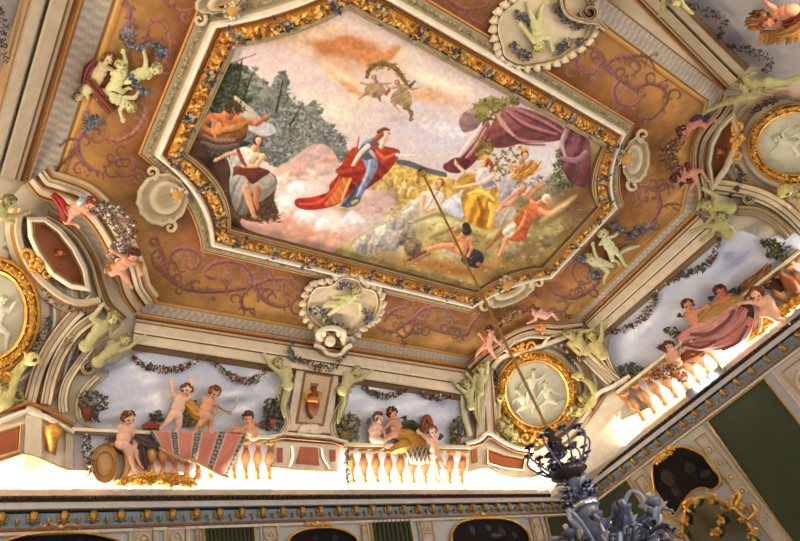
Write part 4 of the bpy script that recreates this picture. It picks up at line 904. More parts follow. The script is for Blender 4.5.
def spiral(c, r, turns, a0, dirn=1, n=22, inner=.15):
    return [(c[0]+math.cos(a0+dirn*turns*2*PI*t)*r*(1-(1-inner)*t), c[1]+math.sin(a0+dirn*turns*2*PI*t)*r*(1-(1-inner)*t)) for t in np.linspace(0, 1, n)]
def scroll(g, pts, w, h=.1, c=CR, c2=SH_, w0=1, w1=1, smooth=4):
    band(g, pts, [(-w, -.02, c2), (-w*.85, h*.7, GD), (-w*.7, h, c), (-w*.25, h*.75, c2), (-w*.1, h*.7, c), (w*.35, h, c2), (w*.55, h*.8, c), (w*.8, h*.75, c2), (w, -.02, c2)], False, None, w0, w1, smooth)
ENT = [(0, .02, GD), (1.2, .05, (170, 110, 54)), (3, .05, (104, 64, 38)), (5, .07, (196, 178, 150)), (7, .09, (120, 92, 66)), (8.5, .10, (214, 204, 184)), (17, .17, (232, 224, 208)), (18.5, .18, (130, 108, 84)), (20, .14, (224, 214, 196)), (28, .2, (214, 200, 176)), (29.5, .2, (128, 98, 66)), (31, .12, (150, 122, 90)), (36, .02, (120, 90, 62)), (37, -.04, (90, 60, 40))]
def entab(label, pts, w0=1, w1=1, sc=1.0, dim=1.0, prof=ENT, smooth=0, name='entablature', flip=False):
    g = G(); n = 14; P = spl(pts, n) if smooth else [np.array(pts[0])+(np.array(pts[-1])-np.array(pts[0]))*t for t in np.linspace(0, 1, 40)] if len(pts) == 2 else pts
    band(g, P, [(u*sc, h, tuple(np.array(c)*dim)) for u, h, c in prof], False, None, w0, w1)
    r = thing(name, hit(*pts[len(pts)//2][:2], 0), label, 'cornice'); g.build('moulding', STONE, r, False)
    g = G()     # bead row
    L = np.array([np.array(p[:2], float) for p in P]); D = np.r_[0, np.cumsum(np.linalg.norm(np.diff(L, axis=0), axis=1))]; N = int(D[-1]/2.6)
    for i in range(N):
        d = (i+.5)/N*D[-1]; j = min(np.searchsorted(D, d)-1, len(L)-2); j = max(j, 0); f = (d-D[j])/(D[j+1]-D[j]); p = L[j]*(1-f)+L[j+1]*f; t = nrm(L[j+1]-L[j]); m = np.array([-t[1], t[0]])*sc*2.1
        g.ball(hit(p[0]+m[0], p[1]+m[1], .06), mpp(*p)*.75, np.array((214, 160, 84))*dim, nu=6, nv=4)
    g.build('gilded_beading', GOLD, r); return r
GS, GS2 = (188, 178, 124), (184, 180, 138)
HST = (150, 140, 84)
def medal(label, c, ri, ro, tilt, orn, figs, grp, dim=1.0):
    ca, sa = math.cos(tilt), math.sin(tilt)
    def el(rx, ry, n=40): return [(c[0]+rx*math.cos(t)*ca-ry*math.sin(t)*sa, c[1]+rx*math.cos(t)*sa+ry*math.sin(t)*ca) for t in np.linspace(0, 2*PI, n, endpoint=False)]
    r = thing('oval_medallion', hit(*c, 0, None), label, 'medallion', grp)
    w = ((ro[0]-ri[0])+(ro[1]-ri[1]))/2
    g = G(); slab(g, el(ri[0]+1, ri[1]+1), (206, 206, 188), .03, -.05, None, .5); g.build('pale_field', STONE, r, False)
    g = G(); P = el((ri[0]+ro[0])/2, (ri[1]+ro[1])/2, 56)
    band(g, P, [(-w*.55, .0, (150, 90, 30)), (-w*.5, .09, (216, 160, 70)), (-w*.32, .12, (120, 70, 22)), (-w*.25, .10, (206, 146, 54)), (-w*.1, .15, (224, 164, 66)), (w*.1, .15, (206, 146, 54)), (w*.25, .10, (120, 70, 22)), (w*.32, .12, (222, 168, 78)), (w*.5, .09, (150, 90, 30)), (w*.55, .0, (120, 70, 22))], True)
    for i, p in enumerate(el((ri[0]+ro[0])/2, (ri[1]+ro[1])/2, 110)):
        for q in range(3): leafblob(g, hit(p[0]+RG.uniform(-w*.3, w*.3), p[1]+RG.uniform(-w*.3, w*.3), .15), mpp(*c)*2, [(232, 176, 84), (196, 134, 48), (150, 92, 30)], flat=.5, nrm=PL[pside(*c)][1])
    g.build('gilded_frame', GOLD, r, False)
    for (x, y, s) in orn:
        g = G()
        for q in range(16):
            a = RG.uniform(0, 2*PI); d = math.sqrt(RG.random())*s; g.ball(hit(x+math.cos(a)*d, y+math.sin(a)*d, .16+.05*(1-d/s)), mpp(x, y)*s*.3, (216, 158, 66), nu=8, nv=6)
        for sg in (-1, 1):
            t = math.atan2(y-c[1], x-c[0])+PI/2; q = (x+math.cos(t)*s*1.7*sg, y+math.sin(t)*s*1.7*sg)
            g.tube(pxs(spiral(q, s*.9, 1.2, t+(PI if sg > 0 else 0), sg), .15), [mpp(x, y)*s*.28*(1-.5*i/22) for i in range(22)], (214, 154, 62), 8)
        g.build('gilded_ornament', GOLD, r)
    for k, (J, hr) in enumerate(figs): figure('x', None, J, hr, (208, 204, 176), (188, 182, 150), parent=r, kind='stone', hands=False, lift=.0)
    return r
def lens(label, P, frame, face, w=7, grp='curved pediments over the medallions'):
    """eye shaped panel in its thick white frame"""
    r = thing('curved_pediment', hit(*P[len(P)//2][:2], 0), label, 'pediment', grp)
    g = G(); slab(g, P, (150, 92, 62), .02, -.05, None, .8)
    g.build('brown_panel', STONE, r, False); g = G()
    band(g, P, frame, True); g.build('panel_frame', STONE, r, False)
    g = G(); x, y = face
    for i in range(22): a = RG.uniform(0, 2*PI); d = RG.uniform(0, 6); leafblob(g, hit(x+math.cos(a)*d, y+math.sin(a)*d, .04), mpp(x, y)*3, [(176, 96, 52), (206, 130, 70), (140, 60, 40)], nrm=PL[pside(x, y)][1])
    g.ball(hit(x, y, .06), mpp(x, y)*3, (196, 124, 76)); g.build('mask_ornament', STONE, r); return r
def arch(r, pts, prof, name='arch_moulding', smooth=5, w0=1, w1=1):
    g = G(); band(g, pts, prof, False, None, w0, w1, smooth); return g.build(name, STONE, r, False)
def plate(label, P, c=CR, h=.06, name='pier', cat='pier', parent=None, part=None, smooth=0, bev=1.2, m=None):
    g = G(); slab(g, P, c, h, -.05, None, bev, smooth); r = parent or thing(name, hit(*P[0][:2], 0), label, cat)
    g.build(part or 'block', m or STONE, r, False); return r
def line(r, pts, w, c, h=.08, m=None, name='gilded_moulding', smooth=0):
    g = G(); band(g, pts, [(-w, -.02, c), (-w*.8, h, c), (w*.1, h*1.1, c), (w*.8, h*.9, c), (w, -.02, c)], False, None, 1, 1, smooth); return g.build(name, m or STONE, r, False)
def balustrade(label, a, b, c, d, n, skip=(), lean=None, rail=6):
    """rail from a to b, foot from c to d, n balusters"""
    r = thing('balustrade', hit(*a, 0), label, 'balustrade'); a, b, c, d = map(np.array, (a, b, c, d)); 
    g = G(); dn = nrm(c-a); g_ = [(a+(b-a)*t) for t in np.linspace(0, 1, 12)]
    sgn = 1 if np.cross(nrm(b-a), dn) > 0 else -1
    band(g, g_, [(-1*sgn, -.02, CR2), (-.5*sgn, .2, (236, 226, 200)), (rail*.45*sgn, .22, (222, 208, 176)), (rail*.55*sgn, .17, SH_), (rail*.9*sgn, .17, (216, 196, 150)), (rail*sgn, .02, (140, 110, 80)), (rail*1.1*sgn, -.03, BR)]); g.build('rail', STONE, r, False)
    for i in range(n):
        if i in skip: continue
        t = (i+.5)/n; p = a+(b-a)*t+dn*rail; q = c+(d-c)*t; L = mpp(*p)*np.linalg.norm(b-a)/n; R = L*.36
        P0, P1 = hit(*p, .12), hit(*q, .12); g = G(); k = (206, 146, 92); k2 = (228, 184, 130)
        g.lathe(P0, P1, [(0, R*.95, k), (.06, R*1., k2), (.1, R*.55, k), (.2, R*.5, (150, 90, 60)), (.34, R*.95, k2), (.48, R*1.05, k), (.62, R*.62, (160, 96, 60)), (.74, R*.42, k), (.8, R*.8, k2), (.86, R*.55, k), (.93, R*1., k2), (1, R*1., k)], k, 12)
        g.build('baluster', STONE, r)
    return r
def festoon(label, pts, w=4.5, n=110, grp=None, **kw): return garland('festoon', label, pts, [w*.4, w, w*.5], n, cat='garland', group=grp, **kw)
def potplant(label, pot, crown, n=60, cols=LF_MIX, col=(150, 96, 60)):
    x, y, s = pot; r = thing('potted_plant', hit(x, y, 0), label, 'plant'); g = G()
    g.lathe(hit(x, y-s, .14), hit(x, y+s, .14), [(0, s*.6*mpp(x, y)), (.1, s*.75*mpp(x, y)), (.35, s*.8*mpp(x, y)), (.75, s*.55*mpp(x, y)), (.85, s*.35*mpp(x, y)), (1, s*.5*mpp(x, y))], col, 14); g.build('pot', STONE, r)
    g = G(); foliage(g, crown, n*3, 2.6, cols, .08); g.build('leaves', LEAF, r, False)
    g = G()
    for q in range(5): p = crown[RG.integers(len(crown))]; g.tube([hit(x, y-s, .14), hit((x+p[0])/2, (y+p[1])/2, .14), hit(*p, .1)], .012, (90, 70, 44), 5)
    g.build('stems', LEAF, r); return r
def griffin(label, neck, rad, head, beak, body, fl=1, wing=None):
    r = thing('griffin_figure', hit(*body[0][:2], 0), label, 'stucco creature'); g = G(); u = mpp(*neck[0][:2]); c = (200, 186, 116)
    P = pxs(spl(neck, 5), .12); R = np.interp(np.linspace(0, 1, len(P)), np.linspace(0, 1, len(rad)), rad)*u
    for p, q in zip(P, R): g.ball(p, q, c, nu=12, nv=8)
    g.tube(P, R, c, 12)
    for b in body:
        g.ball(hit(b[0], b[1], .10), b[2]*u, c, nu=14, nv=9)
    h = hit(*head, .16); b = hit(*beak, .16); d = nrm(b-h); s = nrm(np.cross(d, PL[pside(*head)][1])); L = np.linalg.norm(b-h)
    g.ball(h, L*.62, c, nu=12, nv=8); g.tube([h+d*L*.3, h+d*L*.8, b-s*L*.12], [L*.42, L*.25, L*.06], c, 10); g.tube([h+d*L*.2+s*L*.25, h+d*L*.75+s*L*.38], [L*.22, L*.06], c, 8)
    g.tube([h-d*L*.4, h-d*L*.9-s*L*.6], [L*.2, L*.04], c, 8)
    me = remesh(g, u*.8, 2); co = np.zeros(len(me.vertices)*3, np.float32); me.vertices.foreach_get('co', co); co = co.reshape(-1, 3)
    C = np.tile(np.array(c, float), (len(co), 1)); dd = np.linalg.norm(co-(h+PL[pside(*head)][1]*L*.5-s*L*.15), axis=1); C[dd < L*.2] = (60, 50, 30)
    C *= (1+.14*vnoise(co[:, 0]*20, co[:, 1]*20+co[:, 2]*16, 2, 9))[:, None]
    finish('body', me, lin(np.clip(C, 0, 255)), SKIN, r, True)
    g = G()
    for (x, y, n, rr) in wing or []:
        for i in range(n):
            a = RG.uniform(0, 2*PI); q = math.sqrt(RG.random())*rr; leafblob(g, hit(x+math.cos(a)*q, y+math.sin(a)*q, .18), u*4.5, [(206, 192, 124), (170, 150, 80), (120, 100, 50)], PL[pside(x, y)][1]+RG.normal(size=3)*.2)
    g.build('feathers', LEAF, r, False); return r
def shell(label, c, mid, rx, ry, tilt):
    ca, sa = math.cos(tilt), math.sin(tilt); r = thing('shell_ornament', hit(*c, 0), label, 'shell', 'shell ornaments at the cut corners of the octagonal frame'); u = mpp(*c)
    g = G(); N = 30
    rings = [(1.08, .02), (1.0, .10), (.9, .05), (.7, .03), (.62, .07), (.42, .05), (.3, .03)]; V = []; Cc = []
    for q, h in rings:
        for i in range(N):
            t = 2*PI*i/N; rr = q*(1+(.035*math.sin(t*13) if q > .85 else 0)); x = rx*rr*math.cos(t); y = ry*rr*math.sin(t)
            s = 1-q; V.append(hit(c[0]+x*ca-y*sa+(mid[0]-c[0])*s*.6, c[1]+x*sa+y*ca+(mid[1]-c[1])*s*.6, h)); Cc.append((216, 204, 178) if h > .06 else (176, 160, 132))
    Fc = [(k*N+i, k*N+(i+1) % N, (k+1)*N+(i+1) % N, (k+1)*N+i) for k in range(len(rings)-1) for i in range(N)]; Fc.append(tuple((len(rings)-1)*N+i for i in range(N)))
    g.add(V, Fc, np.array(Cc, float)); g.build('dish', STONE, r)
    g = G(); g.ball(hit(*mid, .1), u*6, (196, 148, 78), nu=12, nv=8)
    for i in range(30): a = RG.uniform(0, 2*PI); q = RG.uniform(3, 9); leafblob(g, hit(mid[0]+math.cos(a)*q, mid[1]+math.sin(a)*q, .12), u*3, [(206, 190, 160), (232, 220, 196), (170, 150, 120)])
    g.build('centre_leaf', STONE, r)
    d = np.array(mid, float)-c; d = nrm(d); n = np.array([-d[1], d[0]])
    for s in (-1, 1):
        g = G(); e = np.array(c)+n*s*max(rx, ry)*.95; P = spiral(e+n*s*5-d*2, 7, 1.1, math.atan2(-n[1]*s, -n[0]*s), s); g.tube(pxs(P, .06), [u*2.2*(1-.6*i/22) for i in range(22)], (206, 190, 160), 8); g.build('side_curl', STONE, r)
    return r
def cove_relief():
    PUT = dict(cat='painted cherub')
    # ---- entablatures along the straight sides ----
    entab('grey and white entablature above the far end skies', [(137, 314), (466, 365)])
    entab('entablature running up the right hand side of the ceiling', [(582, 320), (694, 212)], .78, 1.05)
    g = entab('broad entablature at the upper left edge of the photo', [(27, 183), (84, -6), (92, -40)], 1.6, 1.85, -1) if False else None
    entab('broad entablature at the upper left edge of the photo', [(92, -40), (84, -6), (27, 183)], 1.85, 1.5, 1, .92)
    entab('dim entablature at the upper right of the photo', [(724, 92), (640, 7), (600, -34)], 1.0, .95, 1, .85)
    # ---- corner pediments ----
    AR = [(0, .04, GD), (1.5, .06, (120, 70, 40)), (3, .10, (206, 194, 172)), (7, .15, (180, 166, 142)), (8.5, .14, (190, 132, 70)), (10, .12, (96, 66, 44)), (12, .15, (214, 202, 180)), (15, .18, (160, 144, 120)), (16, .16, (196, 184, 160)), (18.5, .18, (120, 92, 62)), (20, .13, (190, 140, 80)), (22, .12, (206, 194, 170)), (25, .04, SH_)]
    r = lens('curved pediment with eye shaped brown panel at the left corner', [(32, 222), (44, 222), (58, 232), (72, 250), (82, 270), (85, 286), (72, 284), (54, 272), (40, 252), (33, 236)],
             [(-5, .0, SH_), (-5, .16, (222, 214, 196)), (-1.5, .2, (236, 228, 212)), (0, .16, (150, 130, 106)), (2, .06, (190, 140, 84)), (3, .0, BR)], (60, 253))
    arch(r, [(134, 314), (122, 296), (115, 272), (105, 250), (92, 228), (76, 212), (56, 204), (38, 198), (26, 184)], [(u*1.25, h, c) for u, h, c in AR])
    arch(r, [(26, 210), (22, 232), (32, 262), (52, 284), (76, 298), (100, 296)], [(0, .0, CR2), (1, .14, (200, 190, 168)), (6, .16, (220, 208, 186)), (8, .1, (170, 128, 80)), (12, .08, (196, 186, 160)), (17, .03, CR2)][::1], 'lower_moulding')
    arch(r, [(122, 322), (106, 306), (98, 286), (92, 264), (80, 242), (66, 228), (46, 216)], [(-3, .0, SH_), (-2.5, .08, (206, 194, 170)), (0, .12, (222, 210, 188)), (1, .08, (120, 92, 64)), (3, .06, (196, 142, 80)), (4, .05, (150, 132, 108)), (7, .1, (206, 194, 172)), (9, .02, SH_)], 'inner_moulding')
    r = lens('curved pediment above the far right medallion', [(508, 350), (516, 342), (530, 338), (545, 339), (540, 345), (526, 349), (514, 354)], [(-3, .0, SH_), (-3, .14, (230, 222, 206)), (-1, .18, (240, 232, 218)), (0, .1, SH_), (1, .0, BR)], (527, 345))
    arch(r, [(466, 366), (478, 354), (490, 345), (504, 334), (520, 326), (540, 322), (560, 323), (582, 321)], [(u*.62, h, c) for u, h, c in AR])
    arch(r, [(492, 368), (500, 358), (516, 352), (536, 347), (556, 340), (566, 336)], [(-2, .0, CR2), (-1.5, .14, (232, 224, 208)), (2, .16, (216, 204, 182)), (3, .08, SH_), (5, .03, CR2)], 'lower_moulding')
    g = G()
    for i in range(26): leafblob(g, hit(540+RG.normal()*3, 327+RG.normal()*2.5, .2), .05, [(214, 150, 70), (190, 110, 50)])
    g.build('gilded_ornament', GOLD, r)
    r = lens('dim curved pediment beside the right edge medallion', [(714, 180), (711, 164), (714, 146), (722, 130), (731, 121), (734, 132), (731, 150), (723, 168)], [(-6, .0, SH_), (-6, .14, (190, 180, 158)), (-2.5, .2, (206, 196, 174)), (0, .14, (130, 110, 84)), (2, .0, BR)], (719, 152))
    arch(r, [(722, 94), (716, 108), (704, 122), (694, 138), (690, 158), (692, 178), (696, 194), (694, 210)], [(-u*.95 if False else u*.7*-1, h, tuple(np.array(c)*.92)) for u, h, c in AR])
    # ---- medallions ----
    medal('large oval medallion with grey relief cut by the left edge of the photo', (-9, 315), (33, 43), (50, 58), .05, [(36, 264, 8), (-8, 376, 8)],
          [(dict(H=(2, 300), N=(0, 306), P=(-4, 326), E1=(8, 312), A1=(14, 304), K1=(8, 334), F1=(6, 350)), 4.5)], 'oval medallions in the vault corners')
    medal('oval medallion with pale figures in the far right corner', (537, 394), (31, 31), (40, 44), -.35, [(522, 350, 6), (538, 437, 7)],
          [(dict(H=(534, 372), N=(533, 377), P=(530, 392), E1=(526, 380), A1=(520, 386), E2=(541, 378), A2=(547, 372), K1=(527, 402), F1=(522, 410), K2=(535, 402), F2=(532, 412)), 3),
           (dict(H=(545, 384), N=(545, 388), P=(548, 400), E1=(540, 394), A1=(536, 400), E2=(552, 392), A2=(558, 394), K1=(540, 406), F1=(534, 411), K2=(556, 404), F2=(562, 400)), 3),
           (dict(H=(518, 391), N=(520, 395), P=(524, 406), E1=(514, 400), A1=(512, 406), E2=(526, 400), A2=(530, 396), K1=(516, 412), F1=(522, 418)), 2.8)], 'oval medallions in the vault corners')
    medal('oval medallion with pale relief at the right edge of the photo', (796, 144), (37, 31), (49, 40), -.1, [(738, 141, 8)],
          [(dict(H=(776, 138), N=(780, 140), P=(794, 144), E1=(782, 134), A1=(788, 128), E2=(778, 147), A2=(772, 152), K1=(802, 140), F1=(808, 146), K2=(798, 154), F2=(790, 160)), 3.4),
           (dict(H=(798, 128), N=(799, 132), P=(804, 142), E1=(792, 136), A1=(786, 138)), 3)], 'oval medallions in the vault corners')
    # ---- far end: corner pier left ----
    r = plate('white angular pier at the far left corner with gilded bracket', [(-30, 424), (-30, 506), (74, 506), (74, 426), (56, 416), (30, 406), (0, 414)], (228, 220, 204), .1, 'corner_pier')
    plate(None, [(26, 402), (42, 410), (42, 506), (22, 506)], (214, 206, 190), .16, parent=r, part='pilaster')
    plate(None, [(66, 428), (72, 428), (70, 506), (64, 506)], (196, 184, 164), .16, parent=r, part='pilaster')
    line(r, [(-30, 422), (0, 413), (28, 403), (46, 409), (74, 425)], 2.4, (180, 116, 64), .2); line(r, [(-30, 430), (0, 421), (28, 411), (46, 417), (74, 433)], 3.2, (232, 226, 212), .2, name='white_moulding')
    line(r, [(-30, 470), (0, 462), (23, 454), (36, 457), (66, 470), (92, 471)], 1.3, (196, 140, 76), .2)
    plate(None, [(-10, 436), (20, 427), (18, 450), (-10, 458)], (150, 84, 56), .13, parent=r, part='red_panel'); line(r, [(-10, 434), (21, 425), (19, 452), (-10, 461)], .9, (214, 170, 96), .15)
    plate(None, [(47, 420), (60, 426), (56, 456), (45, 450)], (176, 110, 66), .14, parent=r, part='panel'); g = G(); g.tube(pxs([(52, 424), (54, 432), (52, 444), (51, 452)], .2), [.07, .1, .05, .03], (222, 160, 70), 8); g.build('gilded_bracket', GOLD, r)
    # scroll pilaster with the two stucco men at the far left corner
    r = thing('scroll_pilaster', hit(80, 380, 0), 'tall curving white scroll pilaster left of the carpet sky', 'pilaster')
    g = G(); scroll(g, [(98, 316), (78, 330), (62, 352), (52, 376), (46, 404)], 7, .16); scroll(g, spiral((71, 344), 8, 1.3, -1.2, -1), 2.6, .16, w1=.5, smooth=0)
    scroll(g, [(92, 346), (80, 362), (68, 380), (63, 398), (64, 412)], 6, .12, w0=.8); scroll(g, spiral((89, 368), 8, 1.3, -1.6, -1), 2.6, .16, w1=.5, smooth=0)
    scroll(g, [(98, 376), (86, 388), (79, 402), (80, 418), (92, 425)], 3.4, .12); g.build('scrollwork', STONE, r, False)
    g = G(); scroll(g, [(93, 300), (72, 318), (52, 344), (38, 372), (30, 402)], 8, .08, (226, 218, 200), (176, 130, 84)); g.build('outer_strip', STONE, r, False)
    figure('stucco_man', 'greenish stucco man curled over the top of the left corner scroll', dict(H=(112, 317), N=(106, 322), P=(86, 346), E1=(110, 336), A1=(120, 328), E2=(92, 318), A2=(100, 308)), 6, GS, HST, (.3, .1), 'stone', group='stucco men bearing the entablature')
    figure('stucco_man', 'greenish stucco man stretching his arm along the entablature above the carpet sky', dict(H=(125, 340), N=(118, 344), P=(98, 362), E1=(128, 348), A1=(142, 338), E2=(108, 342)), 5.2, GS, HST, (.6, .2), 'stone', group='stucco men bearing the entablature')
    griffin('yellow green stucco eagle perched under the left edge medallion', [(2, 400), (8, 388), (16, 374), (25, 362)], [11, 8, 5, 4], (31, 359), (42, 361), [(-6, 400, 14)], wing=[(-4, 392, 50, 12), (20, 399, 14, 6)])
    garland('corner_garland', 'pink and blue flower string from the left medallion to the stucco man', [(44, 278), (46, 294), (58, 304), (72, 308), (88, 314)], [2, 4, 4, 2], 90, cat='garland'); garland('corner_garland', 'dark blue flower spray below the left medallion frame', [(50, 318), (46, 330), (38, 342), (30, 352)], [3, 5, 3], 80, fl=[(80, 84, 120), (120, 90, 110), (60, 66, 90)])
    # ---- far end: middle pier ----
    r = plate('white central pier of the far end with vase niche', [(297, 364), (340, 370), (331, 434), (286, 431)], (228, 218, 200), .12, 'vase_pier')
    plate(None, [(304, 371), (334, 375), (324, 427), (295, 424)], (150, 106, 70), .135, parent=r, part='gilded_edge', bev=.6); plate(None, [(306, 373), (331, 377), (322, 424), (298, 422)], (206, 186, 156), .14, parent=r, part='niche_panel', bev=.6)
    plate(None, [(310, 382), (320, 383), (316, 392), (309, 390)], (150, 100, 90), .15, parent=r, part='niche_shade')
    plate(None, [(273, 440), (340, 444), (338, 502), (271, 502)], (232, 226, 212), .12, parent=r, part='base'); plate(None, [(300, 446), (318, 447), (320, 466), (295, 464)], (186, 112, 88), .15, parent=r, part='red_panel'); plate(None, [(277, 447), (283, 447), (283, 463), (277, 463)], (182, 108, 84), .15, parent=r, part='red_panel'); plate(None, [(329, 449), (336, 449), (336, 462), (330, 462)], (182, 108, 84), .15, parent=r, part='red_panel')
    for P in ([(292, 446), (293, 456), (289, 466)], [(322, 448), (324, 458), (330, 468)]): line(r, P, 1.8, (240, 232, 218), .18, name='side_scroll', smooth=4)
    line(r, [(270, 438), (284, 434), (330, 438), (348, 443)], 2.6, (236, 228, 210), .2, name='cap_moulding'); line(r, [(270, 441), (284, 438), (330, 442), (348, 447)], 1, (170, 110, 60), .2); line(r, [(271, 467), (294, 470), (338, 472)], 1.2, (206, 152, 84), .16)
    g = G(); 
    for i in range(9): a = -PI*.95+i*PI*.9/8; g.tube([hit(309, 432, .17), hit(309+math.cos(a)*11, 432+math.sin(a)*7, .15)], [.02, .06], (240, 228, 210), 7)
    g.build('shell', STONE, r)
    v = thing('vase', hit(313, 410, 0), 'brown gilded vase in the niche of the central pier', 'vase'); g = G(); u = mpp(313, 405)
    g.lathe(hit(314.5, 386, .2), hit(311, 419, .2), [(0, u*1.5), (.06, u*3), (.12, u*2.2), (.2, u*3.6), (.3, u*4.8), (.36, u*5.2, (200, 130, 56)), (.5, u*6.6), (.62, u*7), (.8, u*5), (.92, u*2.4), (1, u*1)], (118, 66, 38), 18); g.build('body', STONE, v)
    g = G(); 
    for s in (-1, 1): g.tube(pxs(spl([(314+s*3, 392), (314+s*8, 394), (313+s*6, 402)], 5), .22), .02, (214, 140, 50), 6)
    for i in range(6): g.ball(hit(309+i*1.6, 400+i*.2, .3), .025, (224, 150, 60))
    g.build('handles', GOLD, v)
    for s, P, sp, lab in ((1, [(288, 384), (281, 396), (286, 410), (288, 424), (282, 434)], ((286, 394), 6, 1.2, -1.6, -1), 'left'), (-1, [(336, 388), (344, 398), (338, 412), (332, 426), (336, 438)], ((342, 398), 6, 1.2, -1.6, 1), 'right')):
        q = thing('scroll_bracket', hit(*P[2], 0), 'pale scroll bracket on the %s side of the vase pier' % lab, 'bracket', 'scroll brackets of the vase pier'); g = G(); scroll(g, P, 4.4, .14, (232, 224, 200)); scroll(g, spiral(*sp), 2, .18, w1=.5, smooth=0); g.build('scrollwork', STONE, q, False)
    figure('stucco_man', 'greenish stucco man left of the vase pier holding up the entablature', dict(H=(279, 363), N=(283, 368), P=(288, 386), E1=(270, 365), A1=(266, 357), E2=(291, 376), A2=(285, 383)), 4.8, GS, HST, (-.3, .1), 'stone', group='stucco men bearing the entablature')
    figure('stucco_man', 'greenish stucco man right of the vase pier with arm stretched right', dict(H=(357, 371), N=(351, 375), P=(342, 391), E1=(361, 379), A1=(370, 372), E2=(344, 381), A2=(349, 389)), 4.8, GS, HST, (.3, .1), 'stone', group='stucco men bearing the entablature')
    for lab, P in (('pale green drapery falling below the stucco man left of the vase pier', [(288, 384), (286, 396), (283, 408), (285, 418)]), ('pale green drapery falling below the stucco man right of the vase pier', [(343, 390), (344, 402), (340, 414), (338, 424)])): drape(thing('stucco_drapery', hit(*P[1], 0), lab, 'drapery'), P, [4, 4, 3, 1], (192, 188, 132), .16, 'folds', 4)
    festoon('flower festoon draped over the top of the vase pier', [(296, 356), (306, 362), (322, 368), (336, 365), (346, 354)], 4.5, 120, off=.2); garland('ribbon', 'grey blue ribbon falling at the left of the vase pier', [(292, 340), (290, 352), (298, 362)], [2, 3, 2], 50, cat='ribbon', fl=[(130, 132, 140)], off=.2)
    # ---- balustrades ----
    balustrade('painted balustrade hung with the striped carpet', (72, 428), (276, 436), (76, 477), (274, 481), 17, skip=(0, 1, 2, 3, 4, 5))
    balustrade('painted balustrade right of the vase pier', (344, 443), (470, 446), (346, 483), (466, 484), 10)
    balustrade('painted balustrade along the right wall sky', (616, 392), (800, 250), (640, 424), (836, 284), 18, skip=(8, 9, 10, 11, 12), rail=5)
    # ---- cherubs with the carpet ----
    w = (120, 84, 56); f = 'cherubs on the far end balustrade'
    figure('cherub', 'curly cherub seated on the balustrade at the left end of the carpet', dict(H=(128, 418), N=(127, 425), P=(122, 444), E1=(134, 434), A1=(135, 442), E2=(119, 432), A2=(122, 440), K1=(136, 452), F1=(141, 465), K2=(130, 455), F2=(134, 468)), 6.3, (232, 178, 146), (120, 72, 36), (.3, -.1), lift=.12, group=f)
    figure('cherub', 'naked cherub standing with both arms raised over the carpet', dict(H=(186, 390), N=(182, 395), P=(176, 414), E1=(173, 394), A1=(172, 383), E2=(190, 396), A2=(191, 383), K1=(168, 421), F1=(162, 427), K2=(179, 425), F2=(176, 433)), 5.8, (236, 188, 160), (126, 70, 40), (.3, .2), lift=.14, group=f)
    figure('cherub', 'cherub in yellow cloth bending over with a bow', dict(H=(214, 392), N=(210, 398), P=(204, 414), E1=(216, 405), A1=(227, 411), E2=(204, 406), A2=(212, 411), K1=(211, 420), F1=(210, 431), K2=(200, 424), F2=(196, 431)), 5.8, (220, 158, 118), (118, 68, 36), (.4, -.3), lift=.14, group=f, drapes=[([(186, 402), (196, 412), (206, 418), (200, 426)], [5, 8, 6, 3], (210, 158, 70))])
    b = thing('bow', hit(228, 408, .2), 'thin pale bow held by the cherub in yellow cloth', 'bow'); g = G(); g.tube(pxs(spl([(218, 404), (226, 410), (234, 408), (237, 400), (236, 396)], 6), .3), .016, (190, 190, 186), 6); g.build('stave', STONE, b)
    figure('cherub', 'small cherub leaning on the balustrade left of the vase pier', dict(H=(248, 417), N=(248, 423), P=(254, 436), E1=(242, 429), A1=(234, 427), E2=(246, 433), A2=(238, 431)), 5.2, (214, 152, 116), (84, 46, 30), (-.4, -.1), lift=.14, group=f, wings=[((254, 424), (264, 431), -.8)])
    c = thing('striped_carpet', hit(200, 450, 0), 'pink carpet with dark patterned stripes hanging over the far balustrade', 'carpet')
    A = np.array; q = [A((150, 430)), A((248, 432)), A((232, 478)), A((166, 450))]; nu, nv = 60, 26; V = []; Cc = []
    for j in range(nv+1):
        for i in range(nu+1):
            s, t = i/nu, j/nv; p = (q[0]*(1-s)+q[1]*s)*(1-t)+(A((160, 446))*(1-s)+A((228, 474))*s)*t+A((0, 1.5*math.sin(s*9)*t)); V.append(hit(*p, .26+.04*math.sin(s*14+t*3)*t-.1*(1-t)*(t < .05)))
            x = (s*5.2+.25) % 1.3; cc = (206, 126, 106)
            if .0 < x < .42: cc = (62, 62, 74) if (math.sin(s*150)+math.sin(t*60)) > .1 else (150, 144, 140)
            elif x < .5 or x > 1.22: cc = (214, 178, 130)
            elif .62 < x < .68 or 1.04 < x < 1.1: cc = (226, 180, 150)
            Cc.append(cc)
    g = G(); Fc = [(j*(nu+1)+i, j*(nu+1)+i+1, (j+1)*(nu+1)+i+1, (j+1)*(nu+1)+i) for j in range(nv) for i in range(nu)]; n = len(V); V += [p+A((0, .03, .0)) for p in V]; Cc += Cc; Fc += [tuple(x+n for x in fc[::-1]) for fc in Fc]
    g.add(V, Fc, np.array(Cc, float)); g.build('woven_cloth', CLOTH, c)
    g = G()
    for i in range(40): s = i/39; p = A((160, 447))*(1-s)+A((228, 475))*s; p = p+A((0, 1.5*math.sin(s*9))); g.tube([hit(*p, .26), hit(p[0]+.5, p[1]+4, .24)], [.02, .008], (200, 160, 110), 4)
    g.build('fringe', CLOTH, c)
    drape(thing('dark_drapery', hit(146, 440, 0), 'dark cloth bunched below the seated cherub', 'cloth'), [(134, 436), (146, 442), (160, 444)], [4, 7, 3], (92, 72, 66), .16, 'cloth'); drape(bpy.data.objects['dark_drapery'], [(141, 440), (142, 456), (146, 470)], [4, 6, 2], (88, 66, 56), .12, 'hanging_fold')
